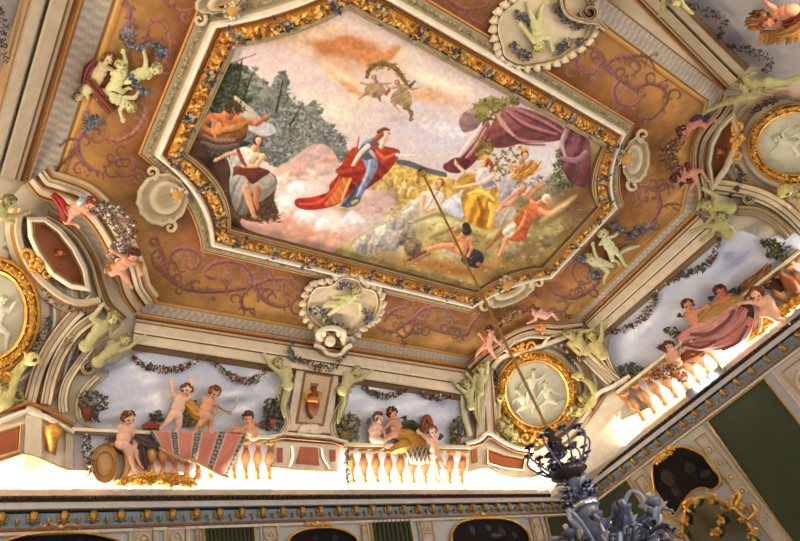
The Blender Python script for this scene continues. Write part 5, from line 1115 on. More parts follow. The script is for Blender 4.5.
    d = thing('round_basket', hit(104, 462, 0), 'large round straw coloured wheel or basket leaning below the seated cherub', 'basket'); g = G()
    el = lambda s, ox=0, oy=0: [(105+ox+14*s*math.cos(t)+3*s*math.sin(t), 464+oy+20*s*math.sin(t)-5*s*math.cos(t)) for t in np.linspace(0, 2*PI, 28, endpoint=False)]
    band(g, [(p[0]+9, p[1]) for p in el(.95)], [(-2.5, -.03, (150, 104, 50)), (-2, .14, (206, 156, 84)), (2, .14, (170, 116, 56)), (2.5, -.03, (120, 80, 40))], True); slab(g, el(1), (206, 164, 112), .2, -.03, None, 1); band(g, el(.95), [(-1, .19, (150, 104, 60)), (0, .25, (222, 184, 130)), (1.4, .19, (140, 96, 52))], True); band(g, el(.6), [(-.5, .2, (160, 116, 70)), (0, .23, (190, 146, 96)), (.6, .2, (150, 104, 60))], True); g.build('woven_disc', STONE, d)
    h = thing('wheat_heap', hit(140, 482, 0), 'heap of golden wheat at the foot of the far balustrade', 'wheat'); g = G()
    for i in range(260): x = RG.uniform(112, 190); y = 486-RG.random()*12*math.sin((x-108)/86*PI)**.7; a = RG.uniform(-.5, .2); g.tube([hit(x, y, .1+RG.random()*.1), hit(x+6*math.cos(a), y+6*math.sin(a), .16+RG.random()*.06), hit(x+12*math.cos(a+.2), y+12*math.sin(a+.2), .1)], [.012, .02, .006], random.choice([(214, 150, 50), (240, 190, 84), (186, 116, 30)]), 4)
    g.build('ears', LEAF, h); h['kind'] = 'stuff'
    potplant('dark leafy plant in a brown pot at the left end of the carpet sky', (88, 414, 7), [(80, 392), (94, 390), (108, 396), (108, 408), (98, 412), (100, 422), (82, 418), (78, 404)], 60, col=(110, 62, 50))
    potplant('leafy shrub with fruit beside the left bracket of the vase pier', (272, 424, 5), [(264, 400), (276, 398), (282, 410), (282, 430), (266, 430), (264, 416)], 60, col=(160, 96, 50)); potplant('bushy shrub beside the right bracket of the vase pier', (344, 436, 5), [(338, 414), (350, 412), (360, 420), (358, 440), (340, 444), (336, 430)], 90, [(130, 124, 70), (98, 94, 60), (160, 146, 90)], (150, 120, 76))
    potplant('small spray of leaves at the right end of the middle sky', (458, 440, 4), [(448, 424), (460, 416), (464, 426), (462, 444), (450, 442)], 50)
    garland('balustrade_ivy', 'blue green ivy hanging at the left end of the far balustrade', [(86, 436), (87, 450), (90, 464), (91, 476)], [4, 6, 4], 130, fl=[(90, 96, 130), (150, 160, 170), (230, 226, 220)], ratio=.4, cat='ivy', off=.16); garland('balustrade_ivy', 'thin ivy right of the vase pier balustrade end', [(346, 450), (347, 466), (349, 484)], [3, 3, 2], 70, fl=[(90, 96, 110)], cat='ivy', off=.16)
    garland('grape_leaves', 'grey green leaves between the seated cherub and the basket', [(108, 440), (116, 452), (110, 462)], [4, 6, 3], 70, cat='leaves', ratio=.15)
    potplant('small leafy sprigs behind the standing cherub', (156, 424, 3), [(150, 414), (160, 410), (164, 420), (158, 430), (150, 428)], 30); potplant('olive leaves between the two middle cherubs', (192, 424, 3), [(184, 404), (196, 400), (194, 424), (184, 428)], 40, [(120, 112, 56), (90, 88, 44)])
    drape(thing('red_cushion', hit(150, 428, 0), 'small dark red cloth on the rail behind the carpet', 'cloth'), [(142, 428), (150, 426), (158, 428)], [2, 5, 2], (160, 70, 54), .16, 'cloth')
    # ---- middle balustrade cherubs ----
    f2 = 'cherubs right of the vase pier'
    figure('cherub', 'winged cherub sitting at the left of the pair on the middle balustrade', dict(H=(378, 418), N=(377, 424), P=(374, 438), E1=(383, 430), A1=(385, 436), E2=(370, 431), A2=(372, 438), K1=(382, 441), F1=(385, 446)), 5.2, (232, 186, 158), (104, 62, 40), (.4, 0), lift=.14, group=f2, wings=[((372, 426), (364, 424), .9)], wingcol=(110, 96, 92))
    figure('cherub', 'darker winged cherub of the pair leaning towards his companion', dict(H=(392, 413), N=(394, 419), P=(395, 433), E1=(389, 424), A1=(383, 430), E2=(400, 426), A2=(396, 431), K1=(386, 438), F1=(383, 446)), 5.4, (206, 146, 112), (84, 40, 30), (-.4, -.1), lift=.15, group=f2, wings=[((400, 418), (407, 414), .9)], wingcol=(70, 50, 46), drapes=[([(396, 434), (406, 436), (418, 440), (424, 448)], [5, 8, 7, 3], (206, 148, 60))])
    drape(thing('yellow_drapery', hit(404, 448, 0), 'golden cloth spilling over the middle balustrade rail', 'cloth'), [(390, 452), (402, 446), (412, 444), (408, 436)], [2, 7, 8, 3], (196, 146, 66), .2, 'cloth')
    q = thing('quilted_cloth', hit(418, 456, 0), 'grey lattice patterned cloth under the yellow drapery', 'cloth'); g = G(); slab(g, [(404, 452), (414, 446), (430, 448), (430, 462), (416, 466), (408, 460)], (120, 104, 96), .26, .1, None, 2, 3)
    for i in range(5): g.tube([hit(406+i*5, 450, .28), hit(412+i*4, 464, .28)], .01, (200, 190, 170), 4); g.tube([hit(412+i*4, 447, .28), hit(406+i*4, 462, .28)], .01, (200, 190, 170), 4)
    g.build('cloth', CLOTH, q)
    figure('cherub', 'cherub hanging on the outside of the middle balustrade under a brown cloth', dict(H=(432, 431), N=(432, 437), P=(435, 454), E1=(426, 438), A1=(420, 433), E2=(437, 446), A2=(433, 452), K1=(436, 464), F1=(440, 478), K2=(441, 461), F2=(444, 468)), 5, (230, 180, 148), (120, 62, 40), (-.3, .1), lift=.24, group=f2, wings=[((437, 440), (445, 437), -.8)], wingcol=(100, 66, 60), drapes=[([(432, 454), (436, 460), (437, 466)], [3, 4, 3], (214, 150, 60))])
    drape(thing('brown_cloth', hit(427, 420, 0), 'arched brown cloth rising behind the hanging cherub', 'cloth'), [(422, 436), (423, 424), (427, 417), (431, 424), (433, 434)], [2, 3, 3, 2], (146, 84, 50), .08, 'cloth', 3)
    potplant('dark leaves behind the yellow drapery', (408, 432, 3), [(402, 422), (412, 420), (420, 426), (418, 434), (404, 434)], 50)
    # festoons
    for lab, P, w in (('left flower festoon over the carpet sky', [(133, 357), (142, 364), (158, 369), (174, 370), (188, 365), (199, 358)], 4.6), ('right flower festoon over the carpet sky', [(208, 358), (218, 366), (232, 376), (246, 381), (258, 378), (267, 371)], 4.6),
                      ('left flower festoon over the middle sky', [(364, 387), (374, 393), (385, 396), (397, 394), (408, 388)], 3.6), ('right flower festoon over the middle sky', [(419, 389), (426, 395), (435, 398), (446, 396), (455, 392)], 3.6),
                      ('upper flower festoon in the right wall sky', [(720, 238), (714, 254), (704, 266), (692, 272), (680, 276), (667, 283)], 4.6), ('lower flower festoon in the right wall sky', [(656, 288), (654, 300), (645, 314), (632, 326), (612, 333)], 4.6)):
        festoon(lab, P, w, 170, 'flower festoons hung from the entablature', off=.05)
    for lab, P in (('dark festoon at the top edge of the upper right sky', [(686, 4), (700, 8), (712, 14), (722, 20), (722, 30), (718, 40)]), ('dark festoon in the corner of the upper right sky', [(728, 47), (740, 48), (754, 52), (766, 58), (770, 66), (764, 72)]), ('dark festoon in the sliver of sky at the upper left edge', [(-2, 6), (4, 22), (2, 44), (8, 62)])):
        festoon(lab, P, 6, 130, 'flower festoons hung from the entablature', off=.05, fl=[(130, 70, 64), (90, 80, 84), (170, 120, 110)], lf=[(70, 66, 50), (52, 48, 40), (90, 84, 64)])
    # ---- far right corner pavilion ----
    r = plate('fluted white corner pilaster right of the middle sky', [(478, 372), (492, 366), (500, 436), (486, 444), (476, 442)], (214, 204, 184), .1, 'corner_pilaster', 'pilaster')
    line(r, [(484, 374), (487, 440)], 1.4, (150, 122, 92), .14, name='fluting'); line(r, [(491, 370), (496, 436)], 1.1, (196, 142, 84), .14); line(r, [(463, 386), (464, 412), (470, 436)], 3, (232, 224, 206), .14, name='side_strip', smooth=4)
    r = plate('curved white base of the far right corner pavilion', [(466, 446), (478, 440), (488, 434), (500, 440), (520, 450), (534, 452), (556, 442), (580, 426), (594, 408), (602, 396), (616, 388), (628, 400), (646, 418), (640, 440), (580, 500), (540, 506), (466, 502)], (232, 224, 208), .08, 'curved_plinth', 'plinth')
    line(r, [(466, 444), (480, 440), (488, 433), (500, 440), (516, 448), (534, 450)], 2.8, (238, 230, 214), .2, name='cap_moulding', smooth=3); line(r, [(466, 448), (482, 444), (489, 438), (500, 444), (516, 452), (534, 454)], 1, (180, 122, 72), .18, smooth=3)
    line(r, [(550, 446), (566, 438), (580, 424), (590, 410), (598, 394), (614, 386), (630, 376)], 2.8, (238, 230, 214), .2, name='cap_moulding', smooth=3); line(r, [(556, 448), (572, 440), (586, 425), (596, 408), (604, 397), (618, 390)], 1, (180, 122, 72), .18, smooth=3)
    line(r, [(468, 472), (486, 468), (500, 474), (520, 478), (540, 476), (552, 470), (580, 460), (600, 446), (612, 430), (622, 420), (640, 412), (652, 406)], 1, (206, 156, 90), .14, smooth=3)
    plate(None, [(489, 450), (504, 456), (523, 460), (522, 468), (506, 467), (490, 462)], (196, 112, 60), .12, parent=r, part='red_panel', smooth=3); line(r, [(488, 449), (504, 455), (525, 459), (523, 470), (505, 468), (488, 463), (488, 449)], .8, (240, 224, 190), .16)
    plate(None, [(586, 440), (600, 430), (612, 416), (618, 414), (614, 424), (604, 436), (592, 444)], (196, 108, 54), .12, parent=r, part='red_panel', smooth=3); line(r, [(584, 441), (600, 429), (612, 413), (620, 412), (615, 426), (604, 438), (590, 446), (584, 441)], .8, (240, 224, 190), .16)
    plate(None, [(534, 456), (540, 455), (543, 466), (535, 468)], (206, 150, 120), .12, parent=r, part='red_panel')
    plate(None, [(471, 450), (477, 448), (478, 462), (472, 464)], (190, 124, 70), .12, parent=r, part='bracket_panel'); plate(None, [(616, 394), (624, 391), (636, 404), (630, 408)], (206, 146, 80), .12, parent=r, part='bracket_panel')
    for i in range(4): line(r, [(560+i*3.5, 444-i*2), (580-i*1+i*3, 428-i*4), (590+i*3, 408-i*2)], .7, (170, 146, 116), .1+.02*i, name='ribbed_moulding', smooth=4)
    r = thing('corner_scroll', hit(600, 365, 0), 'broad white scroll right of the far right medallion', 'scroll'); g = G(); scroll(g, [(570, 340), (584, 354), (598, 368), (612, 382)], 7, .16); scroll(g, [(584, 340), (596, 356), (608, 372), (622, 382)], 4, .16); scroll(g, spiral((583, 357), 5, 1.2, 2, 1), 2, .2, w1=.5, smooth=0); scroll(g, [(604, 346), (608, 362), (616, 376), (632, 382)], 3.6, .14); g.build('scrollwork', STONE, r, False)
    fs = 'stucco men bearing the entablature'
    figure('stucco_man', 'greenish stucco man at the right end of the middle sky raising his arms', dict(H=(466, 384), N=(468, 389), P=(471, 406), E1=(459, 388), A1=(453, 381), E2=(473, 382), A2=(468, 375)), 4.2, GS, HST, (-.3, .1), 'stone', group=fs)
    figure('stucco_man', 'greenish stucco man against the corner pilaster left of the far right medallion', dict(H=(481, 368), N=(481, 374), P=(479, 392), E1=(474, 378), A1=(474, 387), E2=(487, 374), A2=(488, 364)), 4.4, GS, HST, (-.2, .1), 'stone', group=fs, drapes=[([(477, 392), (476, 408), (480, 424)], [4, 4.5, 2], GS)])
    drape(thing('stucco_drapery', hit(469, 414, 0), 'pale green drapery falling below the stucco man beside the middle sky', 'drapery'), [(468, 402), (466, 418), (471, 434)], [4.5, 4, 1.5], (196, 188, 140), .03, 'folds')
    figure('stucco_man', 'yellowish stucco man lying on the scroll right of the far right medallion', dict(H=(569, 334), N=(574, 337), P=(586, 350), E1=(580, 332), A1=(590, 330), E2=(572, 346), A2=(578, 352)), 5, (196, 178, 116), HST, (-.3, .1), 'stone', group=fs)
    figure('stucco_man', 'yellowish stucco man reaching up at the lower end of the right wall entablature', dict(H=(592, 336), N=(594, 341), P=(603, 355), E1=(602, 335), A1=(602, 325), E2=(590, 348), A2=(596, 354)), 4.8, (196, 178, 116), HST, (.3, .2), 'stone', group=fs)
    griffin('yellow stucco griffin at the lower left of the far right medallion', [(500, 400), (497, 412), (500, 424), (508, 432)], [2.5, 3.5, 5, 6], (500, 398), (505, 394), [(512, 436, 7)], wing=[(504, 426, 30, 8), (516, 438, 20, 6)])
    griffin('yellow stucco griffin at the lower right of the far right medallion', [(582, 378), (592, 386), (594, 398), (586, 406)], [2.5, 3.5, 5.5, 7], (579, 376), (571, 376), [(578, 410, 7)], wing=[(586, 402, 30, 9), (572, 412, 20, 6)])
    garland('corner_garland', 'flower string left of the far right medallion', [(498, 372), (494, 386), (492, 400)], [2, 3.4, 2], 70); garland('corner_garland', 'flower string right of the far right medallion top', [(560, 346), (568, 352), (574, 364)], [2, 3, 2], 60)
    potplant('leafy bush at the lower corner of the right wall sky', (628, 378, 4), [(618, 366), (632, 362), (642, 368), (634, 380), (620, 380)], 50)
    # ---- right wall cherubs ----
    f3 = 'cherubs on the right wall balustrade'
    figure('cherub', 'cherub with dark wing pulling the rolled drapery on the right wall', dict(H=(688, 305), N=(690, 311), P=(697, 325), E1=(696, 312), A1=(704, 308), E2=(699, 318), A2=(706, 314)), 5.6, (206, 136, 98), (86, 44, 30), (.2, .3), lift=.12, group=f3, wings=[((684, 316), (676, 318), .9)], wingcol=(62, 56, 52))
    figure('cherub', 'cherub with two dark wings at the top of the drapery on the right wall', dict(H=(720, 291), N=(722, 297), P=(730, 310), E1=(728, 299), A1=(736, 300), E2=(716, 302), A2=(710, 307)), 5.6, (190, 112, 78), (88, 38, 26), (.2, .2), lift=.12, group=f3, wings=[((727, 293), (735, 285), .9), ((716, 296), (706, 296), -.9)], wingcol=(58, 54, 50))
    figure('cherub', 'large naked cherub seated at the right end of the drapery', dict(H=(757, 294), N=(761, 298), P=(771, 311), E1=(751, 302), A1=(741, 303), E2=(772, 302), A2=(776, 311), K1=(760, 314), F1=(760, 327), K2=(777, 319), F2=(788, 321)), 6.4, (232, 176, 136), (110, 64, 34), (-.3, .2), lift=.16, group=f3)
    figure('cherub', 'winged cherub bending below the others at the left of the drapery', dict(H=(669, 346), N=(671, 351), P=(677, 363), E1=(675, 352), A1=(679, 360), E2=(667, 358), A2=(672, 364)), 4.8, (214, 158, 124), (104, 64, 44), (.2, .2), lift=.12, group=f3, wings=[((667, 350), (662, 340), .9), ((668, 352), (654, 348), .8)], wingcol=(96, 76, 66))
    d = thing('patterned_drapery', hit(712, 325, 0), 'pink and ochre patterned drapery carried by the right wall cherubs', 'cloth')
    drape(d, [(700, 322), (714, 312), (730, 304), (744, 298)], [5, 9, 8, 3], (180, 134, 70), .2, 'ochre_cloth'); drape(d, [(678, 340), (694, 332), (712, 326), (728, 314), (736, 304)], [3, 8, 9, 8, 3], (214, 150, 132), .24, 'pink_cloth'); drape(d, [(684, 346), (700, 346), (722, 344), (742, 334), (752, 318)], [2, 5, 7, 8, 4], (196, 128, 112), .2, 'pink_cloth')
    drape(d, [(696, 340), (716, 335), (734, 324), (745, 308)], [4, 9, 9, 5], (206, 142, 124), .14, 'pink_cloth')
    for P in ([(682, 344), (700, 348), (716, 342)], [(690, 334), (708, 334), (726, 322), (734, 310)], [(722, 350), (738, 342), (748, 326)]): g = G(); g.tube(pxs(spl(P, 6), .36), .03, (120, 76, 76), 6); g.build('woven_border', CLOTH, d)
    d = thing('brown_drapery', hit(690, 358, 0), 'brown cloth hanging below the pink drapery on the right wall', 'cloth'); drape(d, [(676, 366), (690, 358), (704, 352)], [4, 9, 4], (132, 74, 48), .1, 'cloth'); drape(d, [(740, 298), (748, 310), (750, 324)], [3, 6, 3], (90, 56, 44), .1, 'cloth')
    h = thing('golden_straw', hit(770, 325, 0), 'golden straw spread under the large seated cherub', 'straw'); g = G()
    for i in range(300): t = RG.random(); x = 745+t*62; y = 342-t*46+RG.uniform(-9, 5)*(1-abs(t-.4)); a = RG.uniform(-1.0, -.4); g.tube([hit(x, y, .08+RG.random()*.08), hit(x+6*math.cos(a), y+6*math.sin(a), .14+RG.random()*.06), hit(x+12*math.cos(a), y+12*math.sin(a), .1)], [.014, .022, .006], random.choice([(220, 150, 44), (244, 196, 84), (190, 120, 36)]), 4)
    g.build('ears', LEAF, h); h['kind'] = 'stuff'
    h = thing('palm_branch', hit(760, 280, 0), 'brown palm branch lying along the rail on the right wall', 'branch'); g = G()
    for i in range(70): t = RG.random(); x = 738+t*28; y = 292-t*20+RG.uniform(-4, 4); g.tube([hit(x, y, .12), hit(x+8, y-6-RG.random()*5, .2)], [.03, .006], random.choice([(150, 96, 44), (120, 74, 36), (180, 124, 64)]), 4)
    g.build('fronds', LEAF, h)
    u_ = thing('bronze_urn', hit(789, 281, 0), 'tilted copper coloured urn at the right edge of the photo', 'urn'); g = G(); u = mpp(789, 281); g.lathe(hit(778, 272, .25), hit(799, 292, .25), [(0, u*2.4), (.08, u*3.4), (.2, u*2), (.4, u*5), (.6, u*6), (.8, u*4.4), (1, u*2)], (150, 84, 46), 16); g.build('body', STONE, u_)
    h = thing('dark_shawl', hit(776, 284, 0), 'dark brown cloth between the large cherub and the urn', 'cloth'); drape(h, [(764, 286), (774, 284), (782, 292)], [3, 7, 3], (84, 50, 36), .1, 'cloth'); potplant('leaves in the upper corner of the right wall sky', (776, 250, 3), [(760, 240), (776, 240), (792, 246), (784, 262), (766, 256)], 60)
    garland('trailing_leaves', 'green leaves beside the cherub with dark wing', [(666, 330), (674, 332), (680, 338)], [3, 5, 3], 60, cat='leaves', ratio=.1); garland('balustrade_fruit', 'brown fruit and leaves over the lower right wall balustrade', [(652, 376), (664, 372), (676, 370), (684, 380)], [5, 8, 8, 4], 160, fl=[(190, 110, 60), (150, 80, 44)], lf=[(120, 76, 44), (90, 56, 36), (160, 110, 60)], cat='fruit', off=.2)
    # ---- near right corner ----
    r = thing('corner_scroll', hit(760, 215, 0), 'long cream scroll below the right edge medallion', 'scroll'); g = G(); scroll(g, [(716, 186), (740, 190), (766, 198), (788, 212), (806, 230)], 9, .14, (196, 186, 160), (130, 112, 86)); scroll(g, [(738, 210), (758, 212), (776, 222), (790, 236)], 6, .16, (170, 158, 130)); scroll(g, spiral((748, 198), 6, 1.2, 0, 1), 2.4, .18, (214, 206, 184), w1=.5, smooth=0); g.build('scrollwork', STONE, r, False)
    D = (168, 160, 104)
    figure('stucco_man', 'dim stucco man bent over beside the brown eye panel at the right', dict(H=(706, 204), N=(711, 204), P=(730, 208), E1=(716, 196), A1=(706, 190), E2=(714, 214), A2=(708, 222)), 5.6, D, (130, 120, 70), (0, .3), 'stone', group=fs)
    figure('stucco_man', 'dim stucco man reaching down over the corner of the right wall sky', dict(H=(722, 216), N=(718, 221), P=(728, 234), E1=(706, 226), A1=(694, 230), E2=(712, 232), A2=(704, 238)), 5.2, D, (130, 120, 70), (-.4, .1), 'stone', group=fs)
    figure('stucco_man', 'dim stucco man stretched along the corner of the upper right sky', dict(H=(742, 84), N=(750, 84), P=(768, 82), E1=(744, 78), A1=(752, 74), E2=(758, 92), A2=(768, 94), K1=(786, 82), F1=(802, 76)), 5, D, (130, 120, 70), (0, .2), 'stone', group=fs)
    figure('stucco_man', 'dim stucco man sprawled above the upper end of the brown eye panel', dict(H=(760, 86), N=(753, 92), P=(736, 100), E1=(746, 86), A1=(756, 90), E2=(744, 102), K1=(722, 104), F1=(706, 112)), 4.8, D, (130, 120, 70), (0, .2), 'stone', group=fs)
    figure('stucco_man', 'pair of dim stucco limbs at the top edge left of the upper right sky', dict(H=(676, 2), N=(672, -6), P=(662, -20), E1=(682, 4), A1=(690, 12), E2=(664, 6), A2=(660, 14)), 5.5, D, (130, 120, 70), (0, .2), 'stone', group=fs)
    figure('stucco_man', 'green stucco man leaning in from the left edge of the photo', dict(H=(9, 202), N=(4, 208), P=(-14, 216), E1=(14, 216), A1=(26, 213), E2=(2, 218), A2=(12, 222)), 6.2, (176, 168, 110), (110, 96, 60), (.4, 0), 'stone', group=fs)
    griffin('dim stucco claw and beak below the right edge medallion', [(800, 196), (792, 190), (786, 188)], [5, 4, 3.5], (785, 190), (780, 198), [(806, 200, 8)], wing=[(798, 196, 16, 6)])
    garland('corner_garland', 'dark flower string below the brown eye panel at the right', [(738, 166), (742, 178), (736, 190), (728, 196)], [3, 5, 4, 2], 110, fl=[(110, 50, 50), (70, 64, 80)], lf=[(60, 50, 44), (80, 60, 50)]); garland('corner_garland', 'dark leaves above the right edge medallion', [(752, 112), (764, 104), (776, 100)], [3, 4, 3], 70, lf=[(60, 50, 44), (80, 60, 50)], fl=[(100, 60, 54)])
    figure('cherub', 'brown haired cherub with red cloth in the upper right sky', dict(H=(768, 20), N=(775, 15), P=(792, 10), E1=(776, 24), A1=(784, 28), E2=(774, 8), A2=(768, 4)), 6.6, (196, 128, 94), (96, 52, 32), (-.3, .2), lift=.1, drapes=[([(776, 34), (790, 30), (804, 20)], [4, 8, 8], (180, 128, 60)), ([(782, 24), (792, 22), (802, 14)], [3, 5, 5], (160, 70, 60))])
    h = thing('golden_sheaf', hit(752, 18, 0), 'golden brown plumes beside the upper right cherub', 'sheaf'); g = G()
    for i in range(90): a = RG.uniform(PI*.8, PI*1.25); L = RG.uniform(12, 26); g.tube([hit(770, 22, .1), hit(770+math.cos(a)*L*.5, 22+math.sin(a)*L*.6, .2), hit(770+math.cos(a)*L, 22+math.sin(a)*L*.5+RG.uniform(-4, 4), .12)], [.02, .03, .006], random.choice([(150, 92, 44), (120, 70, 36), (186, 130, 60)]), 4)
    for i in range(60): x = RG.uniform(762, 800); g.tube([hit(x, 32, .12), hit(x-4, 40+RG.random()*5, .1)], [.03, .006], random.choice([(150, 92, 44), (186, 130, 60)]), 4)
    g.build('plumes', LEAF, h)
    # ---- bouquets with cherubs on the pediments ----
    fb = 'cherubs with flowers on the pediments'
    figure('cherub', 'cherub in red cloth with white wings on the left pediment', dict(H=(91, 202), N=(86, 204), P=(70, 212), E1=(84, 212), A1=(92, 216), E2=(78, 202), K1=(62, 206), F1=(54, 198), K2=(66, 222), F2=(76, 224)), 5.4, (214, 150, 120), (120, 66, 44), (.5, -.2), lift=.26, group=fb, wings=[((78, 204), (80, 191), 1)], wingcol=(160, 164, 172), drapes=[([(52, 194), (60, 202), (66, 214), (64, 222)], [3, 5, 6, 4], (160, 44, 40))])
    figure('cherub', 'rosy cherub with ochre wing at the lower end of the left bouquet', dict(H=(134, 254), N=(130, 258), P=(118, 268), E1=(136, 264), A1=(140, 272), E2=(122, 256), A2=(114, 252), K1=(124, 276), F1=(130, 284), K2=(112, 274), F2=(106, 270)), 5.4, (208, 146, 114), (88, 44, 32), (.5, 0), lift=.26, group=fb, wings=[((122, 266), (102, 270), 1), ((134, 262), (143, 268), -1)], wingcol=(170, 116, 50))
    garland('pediment_bouquet', 'long bouquet of pink and white roses over the left pediment', [(92, 206), (104, 210), (116, 216), (126, 226), (126, 240), (116, 250), (110, 258)], [5, 10, 13, 13, 11, 7, 4], 620, fl=[(206, 120, 100), (232, 190, 176), (190, 186, 176), (150, 70, 60), (130, 134, 140), (236, 220, 206)], lf=[(96, 92, 64), (120, 112, 84), (70, 66, 50), (130, 124, 110)], ratio=.5, cat='bouquet', off=.24)
    figure('cherub', 'reddish cherub at the left end of the far right pediment', dict(H=(490, 330), N=(490, 335), P=(487, 345), E1=(495, 340), A1=(500, 344), E2=(484, 339), A2=(480, 335), K1=(480, 350), F1=(476, 356), K2=(492, 353), F2=(496, 358)), 4.2, (208, 150, 122), (96, 50, 36), (.2, .1), lift=.18, group=fb, drapes=[([(482, 336), (486, 344), (482, 354)], [2, 4, 3], (190, 90, 70))])
    figure('cherub', 'pale cherub with dark wings at the right end of the far right pediment', dict(H=(533, 311), N=(536, 313), P=(546, 316), E1=(536, 319), A1=(530, 322), E2=(541, 310), K1=(552, 313), F1=(556, 318)), 3.8, (226, 168, 148), (150, 80, 60), (-.3, .1), lift=.16, group=fb, wings=[((545, 314), (556, 310), 1)], wingcol=(70, 76, 92))
    garland('pediment_bouquet', 'garland of small roses over the far right pediment', [(498, 330), (502, 322), (510, 315), (520, 310), (532, 308), (540, 312)], [2, 5, 6, 5, 4, 2], 320, ratio=.4, cat='bouquet', off=.1, fl=[(196, 120, 96), (150, 90, 70), (214, 170, 140)], lf=[(120, 84, 50), (90, 76, 48), (150, 110, 66)])
    figure('cherub', 'dark winged cherub at the top of the dim right bouquet', dict(H=(682, 130), N=(687, 128), P=(698, 122), E1=(686, 136), A1=(680, 142), E2=(692, 120), K1=(706, 126), F1=(714, 120)), 4.6, (190, 116, 92), (70, 38, 30), (-.3, 0), lift=.18, group=fb, wings=[((697, 122), (710, 110), 1)], wingcol=(46, 48, 62), drapes=[([(690, 122), (698, 118), (708, 120)], [2, 4, 2], (70, 60, 76))])
    figure('cherub', 'ruddy cherub sprawled at the lower end of the dim right bouquet', dict(H=(676, 178), N=(681, 176), P=(692, 172), E1=(686, 182), A1=(680, 190), E2=(684, 168), K1=(700, 170), F1=(706, 178), K2=(696, 180), F2=(690, 190)), 4.8, (190, 130, 102), (76, 40, 30), (-.3, 0), lift=.16, group=fb, drapes=[([(686, 162), (690, 172), (688, 184)], [3, 4, 3], (120, 50, 44))], wings=[((688, 178), (680, 190), 1)], wingcol=(60, 50, 56))
    garland('pediment_bouquet', 'dim bouquet of red and pink roses on the right hand pediment', [(684, 134), (678, 142), (670, 150), (668, 158), (674, 166), (680, 172)], [4, 6, 8, 9, 7, 5], 330, ratio=.45, cat='bouquet', off=.2, fl=[(150, 84, 74), (120, 50, 44), (176, 130, 110)], lf=[(90, 64, 40), (70, 56, 40), (120, 84, 50)])
    # ---- ornaments on the ochre field ----
    shell('round shell at the left cut corner of the octagonal frame', (163, 199), (178, 194), 24, 25, .5); shell('flattened shell at the far right cut corner of the frame', (511, 293), (507, 284), 25, 10, -.42)
    shell('oval shell at the right cut corner of the frame', (636, 160), (626, 158), 13, 22, .12); shell('shell at the top left cut corner of the frame', (222, 0), (232, 10), 26, 12, -.3)
    def cart(label, out, put_, crown, crest, seed):
        r = thing('shell_cartouche', hit(*out[0], 0), label, 'cartouche'); g = G(); slab(g, out, (214, 200, 176), .05, -.04, None, 3, 4); g.build('pale_ground', STONE, r)
        g = G(); band(g, out, [(-3, .0, (170, 150, 120)), (-2.5, .1, (222, 210, 186)), (0, .06, (150, 128, 100)), (2, .12, (232, 222, 202)), (4, .0, (170, 150, 120))], True, None, 1, 1, 4)
        P = spl(out, 4, True)
        for i in range(0, len(P), 2): p = P[i]; c = sum(P)/len(P); d = nrm(p-c); n = np.array([-d[1], d[0]]); g.tube(pxs([p+n*1.5, p+d*3+n*1.5, p+d*5-n, p+d*3-n*2.5], .06), [.05, .05, .04, .015], (222, 210, 188), 6)
        g.build('shell_rim', STONE, r); return r
    r = cart('shell cartouche with a stucco child over the vase pier', [(306, 312), (308, 296), (316, 286), (330, 284), (342, 276), (358, 278), (364, 286), (376, 290), (380, 304), (374, 318), (362, 326), (352, 336), (342, 334), (326, 332), (314, 324)], None, None, None, 1)
    g = G(); band(g, [(314, 345), (322, 348), (328, 354), (340, 355), (346, 348), (352, 345)], [(-3, .1, CR2), (-2, .26, (232, 224, 208)), (1, .3, (222, 212, 190)), (3, .2, SH_), (4, .05, CR2)], False, None, 1, 1, 4)
    for s in (-1, 1): g.tube(pxs(spiral((331+s*9, 334), 5, 1.1, PI/2, -s), .2), [.05*(1-.5*i/22) for i in range(22)], (232, 224, 206), 7)
    g.tube(pxs(spl([(318, 344), (320, 332), (331, 328), (342, 332), (344, 344)], 5), .18), .045, (228, 218, 200), 7); g.ball(hit(330, 341, .25), .09, (236, 226, 208)); g.ball(hit(329.8, 341.5, .34), .03, (236, 226, 208)); g.build('mask_crest', STONE, r)
    figure('stucco_child', 'pale green stucco child reclining in the cartouche over the vase pier', dict(H=(357, 293), N=(353, 298), P=(338, 305), E1=(360, 303), A1=(360, 313), E2=(344, 297), A2=(336, 297), K1=(327, 305), F1=(320, 308), K2=(332, 312), F2=(324, 318)), 4.6, (206, 200, 140), (176, 166, 100), (.3, 0), 'putto', 'stucco child', lift=.05)
    garland('blue_posy', 'blue flowers round the stucco child in the lower cartouche', [(310, 312), (322, 310), (330, 322), (346, 328)], [4, 4, 4, 4], 130, fl=[(110, 110, 150), (206, 200, 206), (80, 80, 120)], ratio=.5, cat='posy'); garland('blue_posy', 'small blue flowers above the stucco child in the lower cartouche', [(338, 288), (346, 283), (352, 290)], [3, 4, 3], 50, fl=[(90, 92, 140), (130, 130, 170)], ratio=.5, cat='posy'); garland('blue_posy', 'blue flowers at the right of the lower cartouche', [(364, 310), (370, 316), (366, 322)], [3, 4, 3], 50, fl=[(90, 92, 140), (130, 130, 170)], ratio=.5, cat='posy')
    r = cart('dim shell cartouche with an upside down child at the top edge', [(496, 30), (500, 14), (514, 2), (530, -8), (580, -10), (592, 6), (594, 24), (586, 40), (570, 52), (556, 60), (538, 64), (520, 66), (504, 58), (500, 46)], None, None, None, 2)
    figure('stucco_child', 'pale stucco child seen upside down in the top cartouche', dict(H=(539, 46), N=(538, 42), P=(537, 26), E1=(528, 34), A1=(522, 26), E2=(548, 38), A2=(552, 48), K1=(541, 12), F1=(544, 4), K2=(530, 14), F2=(528, 4)), 5.4, (196, 188, 134), (166, 152, 90), (0, -.1), 'putto', 'stucco child', lift=.05)
